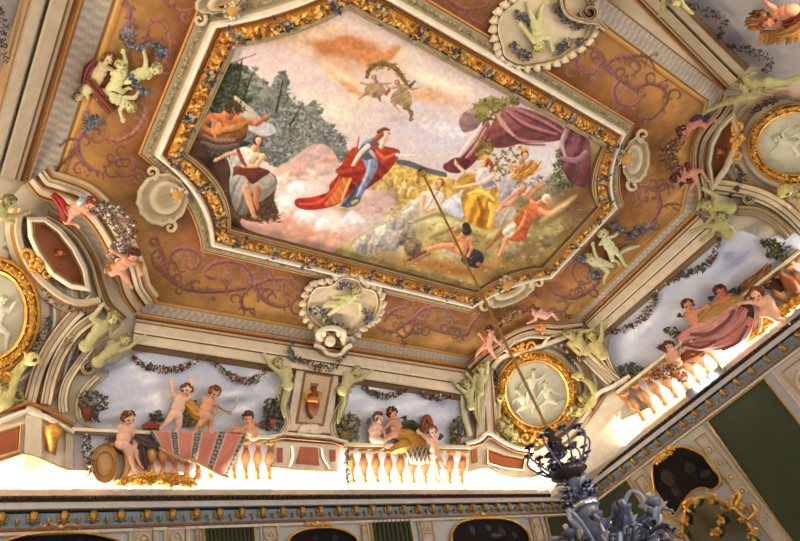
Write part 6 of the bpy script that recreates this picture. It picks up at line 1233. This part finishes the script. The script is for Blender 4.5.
    for lab, P in (('dark blue flowers left of the upside down child', [(516, 14), (526, 18), (530, 22)]), ('dark blue flowers lower left in the top cartouche', [(512, 44), (522, 54), (530, 56)]), ('dark blue flowers right in the top cartouche', [(556, 52), (566, 44), (586, 42)]), ('dark red and blue flowers at the top of the cartouche', [(554, 4), (562, 16), (574, 24), (584, 26)])): garland('blue_posy', lab, P, [4, 6, 4], 90, fl=[(76, 78, 110), (110, 110, 140), (120, 40, 50)] if 'red' in lab else [(76, 78, 110), (110, 110, 140)], ratio=.5, cat='posy')
    g = thing('carved_scroll', hit(580, 8, 0), 'dim carved scroll crest at the right of the top cartouche', 'scroll'); q = G(); scroll(q, spiral((590, 12), 9, 1.3, PI, -1), 2.6, .2, w1=.5, smooth=0); scroll(q, [(562, -6), (566, 12), (580, 20), (596, 22), (606, 30)], 3.4, .2); q.build('scrollwork', STONE, g, False)
    fg = 'stucco children on the ochre field'; KG = dict(kind='putto', cat='stucco child', group=fg)
    c1 = (196, 188, 132)
    figure('stucco_child', 'green stucco child in the middle of the left field group', dict(H=(121, 66), N=(121, 72), P=(115, 86), E1=(126, 62), A1=(124, 54), E2=(112, 74), K1=(106, 92), F1=(100, 97), K2=(122, 92), F2=(128, 88)), 5.6, c1, (160, 150, 90), (-.2, 0), **KG)
    figure('stucco_child', 'green stucco child with head to the right in the left field group', dict(H=(156, 69), N=(150, 70), P=(136, 76), E1=(146, 60), A1=(144, 52), E2=(148, 78), K1=(126, 82), F1=(118, 84)), 5.6, c1, (160, 150, 90), (.4, 0), **KG)
    figure('stucco_child', 'green stucco child lowest of the left field group', dict(H=(130, 106), N=(126, 102), P=(114, 98), E1=(120, 110), A1=(122, 118), E2=(134, 98), A2=(138, 94), K1=(106, 92), F1=(98, 88)), 5.6, (190, 182, 130), (150, 140, 84), (.2, -.3), **KG)
    figure('stucco_child', 'russet headed child at the upper left of the left field group', dict(H=(109, 58), N=(105, 64), P=(98, 76), E1=(98, 66), A1=(92, 72), E2=(112, 70), K1=(88, 84), F1=(82, 96), K2=(94, 90)), 5.2, (186, 160, 116), (100, 54, 38), (.2, 0), **KG)
    figure('stucco_child', 'small stucco child reaching towards the border in the left field group', dict(H=(78, 97), N=(83, 94), P=(92, 86), E1=(80, 90), A1=(84, 86), E2=(88, 98)), 4.4, (180, 170, 120), (140, 130, 84), (-.3, 0), **KG)
    h = thing('russet_drapery', hit(96, 84, 0), 'dark russet cloth behind the left field group', 'cloth'); drape(h, [(84, 78), (92, 84), (104, 100), (112, 112)], [4, 7, 7, 4], (120, 60, 44), .0, 'cloth'); drape(h, [(96, 60), (88, 70), (84, 84)], [3, 5, 3], (130, 64, 50), .0, 'cloth')
    for lab, P in (('blue flower spray above the left field group', [(122, 36), (128, 44), (138, 48), (148, 44)]), ('blue flower spray at the right of the left field group', [(154, 44), (162, 50), (160, 58)]), ('blue flowers in the lap of the left field group', [(128, 72), (134, 82), (142, 92), (152, 92)]), ('blue flower stalk below the left field group', [(96, 116), (90, 122), (86, 130)])): garland('blue_posy', lab, P, [3, 5, 3], 90, fl=[(110, 112, 150), (150, 150, 180), (70, 74, 110)], ratio=.5, cat='posy', off=.08)
    figure('stucco_child', 'pale stucco child on top of the right field group', dict(H=(603, 234), N=(604, 238), P=(612, 250), E1=(614, 236), A1=(620, 231), E2=(600, 244), K1=(620, 256), F1=(624, 264), K2=(612, 260), F2=(618, 262)), 4.8, (206, 200, 156), (176, 160, 110), (-.2, .2), **KG)
    figure('stucco_child', 'pale stucco child lower left of the right field group', dict(H=(588, 258), N=(592, 259), P=(602, 264), E1=(594, 252), A1=(593, 245), E2=(596, 268), K1=(608, 272), F1=(604, 280), K2=(612, 266)), 4.6, (200, 194, 148), (170, 156, 104), (-.3, 0), **KG)
    drape(thing('pale_drapery', hit(628, 247, 0), 'pale ribbon of cloth flying from the right field group', 'cloth'), [(618, 254), (628, 248), (640, 245)], [2, 3, 1.5], (200, 190, 150), .02, 'cloth', 4)
    for lab, P in (('blue flowers above the right field group', [(608, 228), (616, 226), (626, 234)]), ('blue flowers beside the octagonal frame by the right field group', [(578, 258), (584, 260)]), ('blue grapes below the right field group', [(592, 270), (596, 276), (600, 274)]), ('purple blossoms right of the right field group', [(628, 236), (636, 232), (642, 228)])): garland('blue_posy', lab, P, [3, 5, 3], 80, fl=[(100, 100, 140), (140, 136, 170), (76, 74, 110)], ratio=.5, cat='posy', off=.08)
ADDED_WINS = [(.9, 2.3), (3.4, 4.8), (5.9, 7.3), (8.4, 9.8)]  # x spans of the made-up windows in the near wall
XL, YN = (CX0-.23)*S, (CY0-.23)*S
ZC = .69*S+CZ
def grid_tex_box(name, lo, hi, col, m, parent=None, kind=None, label=None):
    g = G(); g.box(lo, hi, col); o = g.build(name, m, parent, False)
    if kind: setp(o, kind=kind)
    if label: setp(o, label)
    return o
def wline(r, pts, w, c, which, h=.05, m=None, name='gilded_moulding', closed=False, smooth=0):
    g = G(); band(g, pts, [(-w, -.01, c), (-w*.7, h, c), (w*.2, h*1.1, c), (w*.7, h*.8, c), (w, -.01, c)], closed, which, 1, 1, smooth); return g.build(name, m or GOLD, r, False)
def wplate(r, pts, c, which, h=.02, name='panel', m=None, smooth=0, bev=1):
    g = G(); slab(g, pts, c, h, -.02, which, bev, smooth); return g.build(name, m or STONE, r, False)
def gleaf(r, c, rx, ry, which, name='gilded_crest', n=26, ang=0.0):
    g = G(); u = mpp(*c, which); nn = PL[which][1]
    for s in (-1, 1):
        ca, sa = math.cos(ang), math.sin(ang)
        T = lambda x, y: (c[0]+s*x*ca-y*sa, c[1]+s*x*sa+y*ca)
        for P in ([(0, ry*.3), (rx*.4, -ry*.6), (rx*.8, -ry*.2), (rx*1.0, ry*.5)], [(0, ry*.6), (rx*.5, ry*.1), (rx*.7, ry*.6)]): g.tube([hit(*T(*p), .06, which) for p in spl(P, 4)], [u*ry*.16]*3*4 if False else u*ry*.17, (214, 168, 80), 7)
        for i in range(n//2): x, y = RG.uniform(0, rx), RG.uniform(-ry*.5, ry*.6); leafblob(g, hit(*T(x, y), .08, which), u*ry*.35, [(226, 180, 90), (180, 130, 50)], nn)
    g.ball(hit(*c, .08, which), u*ry*.5, (230, 188, 100)); return g.build(name, GOLD, r)
DIMF = mat('dim_figures', .5, 0, .1, 25, .6); DARKP = mat('dark_oil_paint', .9, 0, .1, 6, .5, col=(8, 7, 6)); GREEN = None
def damask():
    m = bpy.data.materials.new('green_damask'); m.use_nodes = True; nt = m.node_tree; N, L = nt.nodes, nt.links; b = N['Principled BSDF']; b.inputs['Roughness'].default_value = .8
    tc = N.new('ShaderNodeTexCoord'); wv = N.new('ShaderNodeTexNoise'); wv.inputs['Scale'].default_value = 5; wv.inputs['Detail'].default_value = 3; L.new(tc.outputs['Object'], wv.inputs['Vector'])
    mx = N.new('ShaderNodeMix'); mx.data_type = 'RGBA'; L.new(wv.outputs['Fac'], mx.inputs[0]); mx.inputs[6].default_value = (*lin((38, 46, 24)), 1); mx.inputs[7].default_value = (*lin((50, 58, 32)), 1); L.new(mx.outputs[2], b.inputs['Base Color']); return m
def lunette(label, outer, crest, which, fig, tilt=0.0):
    r = thing('framed_painting', hit(*outer[0], 0, which), label, 'painting', 'dark paintings in gilded frames below the cornice')
    cv = wplate(r, outer, (20, 18, 16), which, .03, 'dark_canvas', DARKP, 5)
    wline(r, outer, 1.6, (204, 158, 70), which, .08, None, 'gilded_frame', True, 5)
    if crest: gleaf(r, crest[0], crest[1], crest[2], which, ang=tilt)
    g = G()
    for (x, y, a, b, c) in fig: g.ball(hit(x, y, .03, which), 1, tuple(q*.55 for q in c), [np.array([1, 0, 0] if which == 'wf' else [0, 1, 0])*a*mpp(x, y, which), PL[which][1]*.012, np.array([0, 0, 1.])*b*mpp(x, y, which)], 12, 7)
    g.build('dim_figures', DIMF, cv); return r
def cornice_side(label, which, a, b):
    r = thing('wall_cornice', ((a+b)/2, WY, ZC) if which == 'wf' else (WX, (a+b)/2, ZC), label, 'cornice', 'wall cornices under the vault')
    def bx(z0, z1, d, c, n, m=STONE):
        g = G(); z0, z1 = z0*S+CZ, z1*S+CZ
        g.box((a, WY-d, z0), (b, WY+.3, z1), c) if which == 'wf' else g.box((WX-d, a, z0), (WX+.3, b, z1), c)
        return g.build(n, m, r, False)
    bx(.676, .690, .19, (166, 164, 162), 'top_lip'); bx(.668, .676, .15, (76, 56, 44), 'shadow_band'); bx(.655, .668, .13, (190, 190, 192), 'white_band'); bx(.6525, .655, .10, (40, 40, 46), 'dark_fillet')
    bx(.622, .6525, .05, (128, 150, 176), 'blue_frieze'); bx(.617, .622, .09, (128, 92, 56), 'brown_moulding', GOLD); bx(.611, .617, .06, (206, 204, 200), 'white_fillet')
    step = .155; n = int((b-a)/step); pt = (lambda s, d, z: (s, WY-d, z)) if which == 'wf' else (lambda s, d, z: (WX-d, s, z))
    g = G()
    for i in range(int((b-a)/.075)): s = a+.03+i*.075; g.ball(pt(s, .17, .672*S+CZ), .028, (40, 30, 26), nu=6, nv=4)
    g.build('bead_row', STONE, r)
    g0 = {}
    for i in range(n):
        s = a+step*(i+.5); big = i % 2 == 0
        if big not in g0:
            g = G(); o = np.array(pt(0, .0, 0)); R_ = .05 if big else .026; zc = .637*S+CZ if big else .631*S+CZ
            t = np.array([1., 0, 0]) if which == 'wf' else np.array([0, 1., 0]); nn = PL[which][1]
            base = np.array(pt(0, .07, zc)); base = base-t*np.dot(base, t)
            g.tube([base+[0, 0, R_*1.6], base+nn*.05+[0, 0, R_*.8], base+nn*.02+[0, 0, -R_*.4], base+[0, 0, -R_*1.2]], [R_*.7, R_*.9, R_*.7, R_*.2], (160, 126, 66), 8)
            if big:
                for sg in (-1, 1):
                    for q in range(3): g.tube([base+[0, 0, R_*(1-q*.7)], base+t*sg*R_*1.1+nn*.02+[0, 0, R_*(1.1-q*.7)], base+t*sg*R_*1.4+nn*.01+[0, 0, R_*(.5-q*.7)]], [R_*.35, R_*.3, R_*.1], (170, 138, 78), 6)
            g0[big] = g.build('acanthus_bracket' if big else 'small_leaf', GOLD, r); o = g0[big]
        else: o = g0[big].copy(); COL.objects.link(o); o.parent = r
        o.matrix_parent_inverse = Matrix.Translation(-r.location); o.location = (s, 0, 0) if which == 'wf' else (0, s, 0)
    return r
def walls():
    global GREEN
    GREEN = damask()
    WM = mat('pale_painted_wood', .5, 0, .06, 12, .06, col=(170, 172, 172)); FLR = mat('oak_parquet', .4, 0, .1, 3, .25, col=(120, 84, 52))
    zt = .675*S+CZ
    for n, lo, hi in (('wall_far', (XL-.2, WY, 0), (WX+.2, WY+.2, zt)), ('wall_right', (WX, YN-.2, 0), (WX+.2, WY, zt))):
        g = G(); g.box(lo, hi, (170, 172, 172)); setp(g.build(n, WM, None, False), kind='structure')
    g = G(); g.box((XL-.2, YN-.2, -.15), (WX+.2, WY+.2, 0), (120, 84, 52)); setp(g.build('floor', FLR, None, False), kind='structure')
    g = G(); g.box((XL-.25, YN, 0), (XL, WY, zt), (170, 172, 172)); setp(g.build('wall_left', WM, None, False), kind='structure')
    g = G(); e = [XL-.2]+[q for w in ADDED_WINS for q in w]+[WX+.2]      # near wall pierced by four unseen windows added for fill light
    for i in range(0, len(e), 2): g.box((e[i], YN-.25, 0), (e[i+1], YN, zt), (170, 172, 172))
    for a, b in ADDED_WINS: g.box((a, YN-.25, 0), (b, YN, .5), (170, 172, 172)); g.box((a, YN-.25, 3.9), (b, YN, zt), (170, 172, 172))
    setp(g.build('wall_near', WM, None, False), kind='structure')
    FILLM = mat('window_daylight', emit=3, col=(225, 232, 245))  # glowing panes added out of view to brighten the room
    for i, (a, b) in enumerate(ADDED_WINS):
        g = G(); g.box((a, YN-.2, .5), (b, YN-.19, 3.9), (225, 232, 245)); p = g.build('window_%d' % (i+1), FILLM, None, False); setp(p, kind='structure')
        g = G()
        for q in (a, (a+b)/2-.03, b-.06): g.box((q, YN-.18, .5), (q+.06, YN-.12, 3.9), (220, 220, 216))
        for z in (.5, 1.6, 2.7, 3.84): g.box((a, YN-.18, z), (b, YN-.12, z+.06), (220, 220, 216))
        setp(g.build('window_%d_frame' % (i+1), WM, p, False), kind='structure')
    cornice_side('blue and white cornice with gilded brackets along the far wall', 'wf', XL, WX-.05)
    cornice_side('blue and white cornice with gilded brackets running up the right wall', 'wr', YN, WY-.05)
    # ---- far wall furnishings ----
    gp = 'green panels below the cornice'
    def green(label, P, which, ribs=0):
        r = thing('green_panel', hit(*P[0], 0, which), label, 'wall panel', gp); wplate(r, P, (50, 62, 34), which, .02, 'green_cloth', GREEN, 0, .4)
        wline(r, P, 1.2, (186, 150, 84), which, .05, None, 'gilded_frame', True)
        if ribs:
            g = G()
            for i in range(ribs): t = (i+.5)/ribs; a = np.array(P[0])*(1-t)+np.array(P[1])*t; b = np.array(P[3])*(1-t)+np.array(P[2])*t; g.tube([hit(*a, .03, which), hit(*b, .03, which)], mpp(*a, which)*.5*abs(P[1][0]-P[0][0])/ribs, (50, 66, 32), 6)
            g.build('pleats', GREEN, r)
        return r
    green('narrow green pleated panel left of the middle gilded crest', [(204, 528), (254, 527), (257, 560), (207, 560)], 'wf', 12)
    green('green pleated panel between the two right paintings of the far wall', [(371, 521), (410, 519), (417, 560), (376, 560)], 'wf', 9)
    green('small green panel at the far right corner under the chandelier', [(546, 517), (572, 515), (584, 560), (556, 560)], 'wf', 0)
    green('tall green cloth panel on the right wall next to the corner', [(586, 508), (626, 478), (680, 570), (640, 600)], 'wr', 0)
    green('large dark green cloth panel in the lower right of the photo', [(707, 421), (764, 378), (860, 500), (806, 562)], 'wr', 0)
    lunette('dark arched painting at the lower left corner of the photo', [(4, 545), (22, 536), (50, 533), (80, 533), (106, 537), (122, 546), (100, 570), (20, 570)], ((61, 527), 20, 5), 'wf', [(50, 542, 5, 3, (46, 30, 22)), (80, 541, 4, 3, (40, 28, 22))])
    lunette('dark arched painting under the vase pier', [(289, 542), (298, 532), (314, 528), (334, 528), (350, 533), (358, 543), (350, 566), (298, 566)], ((317, 523), 14, 4.5), 'wf', [(315, 538, 4, 3, (44, 30, 22)), (335, 538, 4, 3, (36, 26, 20))])
    lunette('dark arched painting with faint figures left of the chandelier', [(452, 540), (456, 526), (468, 520), (488, 518), (510, 520), (524, 528), (530, 542), (520, 566), (462, 566)], ((483, 514.5), 12, 4), 'wf', [(472, 530, 4, 5, (64, 36, 28)), (488, 528, 4, 4, (70, 42, 30)), (502, 532, 5, 5, (62, 36, 26)), (515, 536, 4, 4, (44, 28, 22)), (496, 536, 8, 3, (48, 26, 22))])
    lunette('large kidney shaped dark painting on the right wall', [(652, 470), (656, 460), (668, 450), (684, 447), (704, 456), (716, 470), (720, 482), (712, 490), (702, 488), (692, 492), (682, 504), (674, 516), (664, 514), (656, 498)], ((664, 455), 12, 6), 'wr', [(668, 478, 7, 9, (50, 30, 20)), (690, 468, 6, 6, (44, 28, 20)), (706, 474, 7, 4, (52, 34, 24)), (676, 492, 5, 6, (34, 22, 17))], tilt=-.65)
    r = thing('gilded_mirror', hit(710, 520, 0, 'wr'), 'mirror with gilded rocaille frame below the kidney shaped painting', 'mirror'); MR = mat('old_mirror', .12, .9, 0, 5, .1, col=(120, 124, 110)); P = [(684, 560), (682, 536), (684, 514), (694, 500), (710, 498), (728, 504), (742, 516), (756, 536), (770, 560)]
    wplate(r, P, (100, 104, 90), 'wr', .02, 'glass', MR, 3); wline(r, P[1:-1], 2.2, (206, 160, 76), 'wr', .1, None, 'gilded_frame', False, 4)
    g = G(); nn = PL['wr'][1]
    for x, y in ((684, 520), (682, 536), (694, 500), (712, 497), (730, 505), (741, 508), (744, 520), (752, 534), (738, 498), (720, 520), (716, 532)):
        for i in range(14): leafblob(g, hit(x+RG.normal()*2.6, y+RG.normal()*3, .1, 'wr'), .05, [(226, 180, 90), (170, 120, 50), (206, 160, 70)], nn+RG.normal(size=3)*.3)
    for P in ([(736, 506), (740, 496), (736, 490)], [(690, 512), (684, 506), (688, 500)], [(748, 520), (756, 512), (752, 504)]): g.tube([hit(*p, .12, 'wr') for p in spl(P, 5)], .03, (216, 170, 84), 7)
    g.build('rocaille', GOLD, r)
    # carved pilasters / panels between them: pixel quads at the top, running down the wall
    def pil(label, top, bot, which, n=3):
        r = thing('carved_pilaster', hit(*top[0], 0, which), label, 'pilaster', 'carved white pilasters below the cornice'); a, b = np.array(top[0], float), np.array(top[1], float); c, d = np.array(bot[0], float), np.array(bot[1], float)
        wplate(r, [a, b, d, c], (176, 176, 174), which, .04, 'shaft')
        q = .18; P = [a*(1-q)+b*q+(c-a)*.06, b*(1-q)+a*q+(d-b)*.06, d*(1-q)+c*q, c*(1-q)+d*q]; wline(r, P, .8, (186, 146, 80), which, .06, None, 'gilded_border', True)
        m0, m1 = (a+b)/2, (c+d)/2; g = G(); u = mpp(*m0, which); wd = np.linalg.norm(b-a)
        for i in range(n):
            t = .14+i*.72/n; p = m0*(1-t)+m1*t; ax = nrm(m1-m0); sd = nrm(b-a)
            for sg in (-1, 1): Q = [p, p+sd*sg*wd*.16+ax*wd*.12, p+sd*sg*wd*.2+ax*wd*.35, p+sd*sg*wd*.05+ax*wd*.38]; g.tube([hit(*k_, .06, which) for k_ in spl(Q, 4)], u*wd*.04, (196, 184, 156), 6)
            g.ball(hit(*(p+ax*wd*.2), .06, which), u*wd*.07, (206, 192, 160))
        g.build('carving', STONE, r); return r
    pil('white carved pilaster panel between the left painting and the first green panel', [(163, 524), (190, 524)], [(166, 580), (193, 580)], 'wf'); pil('white pilaster just left of the first green panel', [(195, 524), (200, 524)], [(199, 580), (204, 580)], 'wf', 1)
    pil('white pilaster between first green panel and the middle painting', [(259, 523), (280, 523)], [(264, 580), (285, 580)], 'wf'); pil('white pilaster right of the middle painting', [(360, 522), (368, 521)], [(368, 580), (376, 580)], 'wf', 1)
    pil('narrow carved pilaster right of the second green panel', [(416, 518), (434, 517)], [(428, 580), (446, 580)], 'wf'); pil('carved pilaster right of the painting with faint figures', [(528, 514), (541, 513)], [(545, 580), (558, 580)], 'wf'); pil('plain pilaster between left painting and carved panel', [(128, 526), (158, 525)], [(130, 580), (161, 580)], 'wf', 2)
    pil('slim white pilaster left of the kidney shaped painting', [(629, 476), (641, 467)], [(690, 572), (704, 562)], 'wr', 5); pil('slim white pilaster between the dark painting and the large green panel', [(686, 435), (702, 424)], [(776, 552), (794, 542)], 'wr', 6)
    pil('carved white panel at the right edge beside the large green panel', [(770, 372), (806, 345)], [(850, 470), (886, 440)], 'wr', 3)
    # spotlight bar on the right cornice
    sp = thing('spotlight_bar', (WX-.22, .585*S, .70*S+CZ), 'grey lamp box with three bright bulbs standing on the right wall cornice', 'lamp')
    MT = mat('grey_metal', .4, .4, .05, 20, .05, col=(120, 120, 120)); BU = mat('bulb_glow', emit=22, col=(255, 250, 240))
    X_ = WX-.24; g = G()
    y0, y1 = hit(690, 391, 0, 'wr')[1], hit(727, 366, 0, 'wr')[1]; z0 = .688*S+CZ
    g.box((X_-.04, y1, z0-.10), (X_+.02, y0, z0+.05), (120, 120, 120)); g.box((X_-.06, y1, z0-.02), (X_+.1, y0, z0), (120, 120, 120)); hs = g.build('housing', MT, sp, False)
    for i in range(3):
        y = y0+(y1-y0)*(.3+.22*i); g = G(); g.lathe((X_-.03, y, z0-.02), (X_-.11, y, z0-.03), [(0, .03), (.6, .05), (1, .035)], (255, 250, 240), 12); g.build('bulb', BU, hs)
def zat(P, py):      # height on the vertical through P that projects to row py
    lo, hi = CZ, P[2]
    for i in range(50):
        m = (lo+hi)/2; y = proj(np.array([P[0], P[1], m]))[1]
        if y < py: hi = m
        else: lo = m
    return m
CH_POS = None
def chandelier():
    global CH_POS
    top = hit(422, 172); ax = np.array([top[0], top[1]]); z = lambda py: zat(top, py); TL = [0.0]; rt = M[0]*np.array([1, 1, 0]); P = lambda r, a, zz: np.array([ax[0]+r*math.cos(a)+rt[0]*TL[0]*(top[2]-zz), ax[1]+r*math.sin(a)+rt[1]*TL[0]*(top[2]-zz), zz])
    for _ in range(20): q_ = proj(P(0, 0, z(432))); TL[0] -= (float(q_[0])-(549+.5*(float(q_[1])-432)))*.0008
    CH_POS = (ax[0], ax[1], z(480)); print('TILT', TL, 'z', z(432), z(500), z(541)); zb = z(545); u = float(-(M @ (P(0, 0, z(500))-CAM))[2])/F
    root = thing('glass_chandelier', (ax[0], ax[1], z(432)), 'blue grey blown glass chandelier with flowers hanging on a long bronze rod', 'chandelier')
    BZ = mat('bronze_rod', .45, .6, .1, 40, .2, col=(150, 112, 60)); DK = (96, 90, 112); BG = [(104, 106, 120), (140, 142, 152), (78, 80, 94), (168, 168, 176)]
    g = G(); n = 90; zt_, zl = top[2], z(430)
    g.tube([P(0, 0, zt_-(zt_-zl)*i/n) for i in range(n+1)], [.013 if i % 3 else .017 for i in range(n+1)], (150, 112, 60), 8); g.lathe(P(0, 0, zt_-.09), P(0, 0, zt_), [(0, .02), (.4, .05), (1, .07)], (150, 112, 60)); g.build('rod', BZ, root)
    g = G(); H = zl-z(448); g.lathe(P(0, 0, z(424)), P(0, 0, z(452)), [(0, .02), (.2, .05), (.3, .03), (.5, .075), (.62, .05), (.8, .08), (1, .04)], (40, 32, 28), 14); g.build('dark_collar', STONE, root)
    def glassflower(g, c, r, cols, upv=(0, 0, 1.)):
        upv = nrm(np.array(upv, float)); a = nrm(np.cross(upv, [.3, .8, .1])); b = np.cross(upv, a); col = np.array(random.choice(cols), float)
        for k_ in range(6):
            t = 2*PI*k_/6+.3; d = a*math.cos(t)+b*math.sin(t); s = np.cross(upv, d)
            V = [c, c+d*r*.5+upv*r*.35+s*r*.28, c+d*r*1.05+upv*r*.25, c+d*r*.5+upv*r*.35-s*r*.28, c+d*r*.55+upv*r*.2]; g.add(V, [(0, 1, 4), (1, 2, 4), (2, 3, 4), (3, 0, 4), (0, 3, 2, 1)], np.clip([col*.7, col, col*1.25, col, col*.9], 0, 255))
        g.ball(c+upv*r*.1, r*.22, (140, 90, 150) if RG.random() < .4 else col*.8)
    def glassleaf(g, c, d, L, cols):
        d = nrm(d); s = nrm(np.cross(d, [0, 0, 1.])); upv = np.cross(s, d); col = np.array(random.choice(cols), float); w = L*.2
        V = [c, c+d*L*.4+s*w+upv*L*.12, c+d*L*.85+s*w*.4+upv*L*.1, c+d*L*1.05-upv*L*.1, c+d*L*.85-s*w*.4+upv*L*.1, c+d*L*.4-s*w+upv*L*.12, c+d*L*.5+upv*L*.02]
        g.add(V, [(0, 1, 6), (1, 2, 6), (2, 3, 6), (3, 4, 6), (4, 5, 6), (5, 0, 6)], np.clip([col*.6, col, col*1.2, col*1.3, col*1.2, col, col*.7], 0, 255))
    # upper crown
    zz = z(462)
    for k_ in range(9):
        a = 2*PI*k_/9; g = G(); Q = spl([P(.03, a, zz), P(.14, a, zz-.02), P(.24, a, zz+.07), P(.29, a, zz+.16), P(.25, a, zz+.22)], 5); g.tube(Q, [.009]*len(Q), DK, 6); glassflower(g, Q[-1], .06, [(116, 100, 140), (150, 144, 170), (96, 84, 116)]); glassflower(g, Q[9], .045, [(110, 100, 130), (150, 150, 168)]); g.build('upper_arm', GLASSY, root)
    g = G()
    for i in range(26): a = RG.uniform(0, 2*PI); r = RG.uniform(.03, .18); glassflower(g, P(r, a, zz+RG.uniform(-.03, .16)), .055, [(106, 92, 130), (130, 122, 156), (74, 66, 88), (170, 170, 186)])
    g.build('violet_flowers', GLASSY, root)
    g = G(); g.lathe(P(0, 0, z(460)), P(0, 0, z(474)), [(0, .06), (.3, .13), (.55, .16), (.8, .10), (1, .04)], (54, 44, 40), 18); g.build('upper_bowl', GLASSY, root)
    g = G(); L = z(470)-z(545); g.lathe(P(0, 0, z(470)), P(0, 0, z(545)), [(0, .035), (.1, .05), (.16, .03), (.26, .07), (.34, .04), (.42, .07), (.5, .09, (120, 124, 136)), (.56, .06), (.7, .12), (.8, .16), (.9, .09), (1, .05)], (96, 100, 122), 18); g.build('stem', GLASSY, root)
    MTL = mat('silver_band', .2, .9, .05, 20, .05, col=(200, 200, 206)); g = G(); g.lathe(P(0, 0, z(496)), P(0, 0, z(503)), [(0, .10), (.2, .115), (.8, .115), (1, .10)], (200, 200, 206), 22); g.build('silver_ring', MTL, root)
    g = G()
    for i in range(26): a = RG.uniform(0, 2*PI); t = RG.random(); glassleaf(g, P(.04, a, z(476+t*18)), [math.cos(a), math.sin(a), .3+RG.random()], RG.uniform(.09, .15), BG)
    for i in range(14): a = RG.uniform(0, 2*PI); glassflower(g, P(RG.uniform(.08, .16), a, z(486+RG.random()*12)), .06, [(120, 104, 140), (110, 114, 140), (150, 150, 170)])
    g.build('middle_leaves', GLASSY, root)
    for k_ in range(12):
        a = 2*PI*k_/12+.15; g = G(); z0 = z(544); rr = .42+.07*(k_ % 2)
        Q = spl([P(.08, a, z0), P(.18, a, z0-.10), P(.32, a, z0-.08), P(rr, a, z0+.0), P(rr+.02, a, z0+.09)], 5); g.tube(Q, [.018-.008*i/len(Q) for i in range(len(Q))], random.choice(BG), 8)
        if k_ % 3 == 0: Q2 = spl([P(.15, a+.1, z0), P(.26, a+.12, z0+.2), P(.38, a+.12, z0+.28), P(.44, a+.12, z0+.2), P(.38, a+.12, z0+.15)], 5); g.tube(Q2, [.017]*len(Q2), (150, 154, 172), 8)
        arm = g.build('lower_arm', GLASSY, root); g = G(); g.lathe(Q[-1], Q[-1]+[0, 0, .1], [(0, .02), (.3, .05), (.5, .06), (.6, .02), (1, .02, (226, 222, 206))], random.choice(BG), 10); g.build('candle_cup', GLASSY, arm); g = G()
        for i in range(9): q = Q[2+i*2]; glassleaf(g, q, RG.normal(size=3)*.6+[math.cos(a), math.sin(a), .5], RG.uniform(.1, .17), BG)
        for i in range(3): glassflower(g, Q[5+i*5]+RG.normal(size=3)*.03, .075, BG+[(124, 104, 150)], (math.cos(a)*.6, math.sin(a)*.6, .7))
        g.build('arm_flowers', GLASSY, arm)
    g = G()
    for i in range(110): a = RG.uniform(0, 2*PI); r = RG.uniform(.08, .4); q = P(r, a, z(540)+RG.uniform(-.25, .06)); glassleaf(g, q, [math.cos(a), math.sin(a), RG.uniform(-.2, 1)], RG.uniform(.1, .2), BG)
    g.build('lower_leaves', GLASSY, root)
EXPO = 0.84
def lights():
    w = bpy.data.worlds.new('w'); bpy.context.scene.world = w; w.use_nodes = True; w.node_tree.nodes['Background'].inputs[0].default_value = (.6, .7, .9, 1); w.node_tree.nodes['Background'].inputs[1].default_value = .3
    zl = .6925*S+CZ; yl = 1.226*S; xl = 1.806*S; warm = (1, .925, .8)
    area('led_strip_far', ((XL+WX)/2, yl, zl), (0, -.55, 1), (1, 0, 0), WX-XL-.2, .04, 235, warm)
    area('led_strip_right', (xl, (YN+WY)/2+.9, zl), (-.55, 0, 1), (0, 1, 0), WY-YN-2.0, .04, 130, warm)
    area('led_strip_left', (XL+.18, (YN+WY)/2, zl), (.55, 0, 1), (0, 1, 0), WY-YN-.2, .04, 90, warm)
    area('led_strip_near', ((XL+WX)/2-1.5, YN+.18, zl), (0, .55, 1), (1, 0, 0), 7, .04, 45, warm)
    for i, (a, b) in enumerate(ADDED_WINS): area('daylight', ((a+b)/2, YN+.02, 2.2), (0, 1, .5), (1, 0, 0), 1.3, 3.3, 38, (.95, .97, 1))  # fill lights added just inside the made-up windows
def camera():
    cd = bpy.data.cameras.new('camera'); c = bpy.data.objects.new('camera', cd); COL.objects.link(c)
    cd.sensor_width = 36; cd.lens = F*36/800; cd.clip_start = .05
    R = Matrix([list(map(float, r)) for r in M.T]).to_4x4(); c.matrix_world = Matrix.Translation(Vector(CAM)) @ R
    bpy.context.scene.camera = c
def area(name, loc, rot_to, ax, sx, sy, e, col):
    """rectangle light: long side sx along ax, shining along rot_to"""
    l = bpy.data.lights.new(name, 'AREA'); l.shape = 'RECTANGLE'; l.size = sx; l.size_y = sy; l.energy = e; l.color = col
    o = bpy.data.objects.new(name, l); COL.objects.link(o)
    z = nrm(-np.array(rot_to, float)); x = np.array(ax, float); x = nrm(x-z*np.dot(x, z)); y = np.cross(z, x)
    o.matrix_world = Matrix.Translation(Vector(loc)) @ Matrix([list(map(float, r)) for r in np.array([x, y, z]).T]).to_4x4(); return o
import time; T0 = time.time()
def tick(s): print('TICK', s, round(time.time()-T0, 1))
fresco()
ys, xs = np.mgrid[0:CH, 0:CW]; o8 = [proj(np.array([p[0]*S, p[1]*S, S+CZ])) for p in oct_path(.07)]
mk = inside(xs/SS+X0, ys/SS+Y0, [(float(a), float(b)) for a, b in o8]); CA *= mk; CI[~mk] = 0
field_paint(); cove_paint(); tick('paint')
vault(); frame(); tick('vault')
cove_relief(); tick('relief')
walls(); chandelier(); tick('walls')
lights(); camera()
sc = bpy.context.scene
sc.view_settings.view_transform = 'Standard'; sc.view_settings.look = 'None'; sc.view_settings.gamma = 1; sc.view_settings.use_curve_mapping = False
sc.view_settings.exposure = EXPO
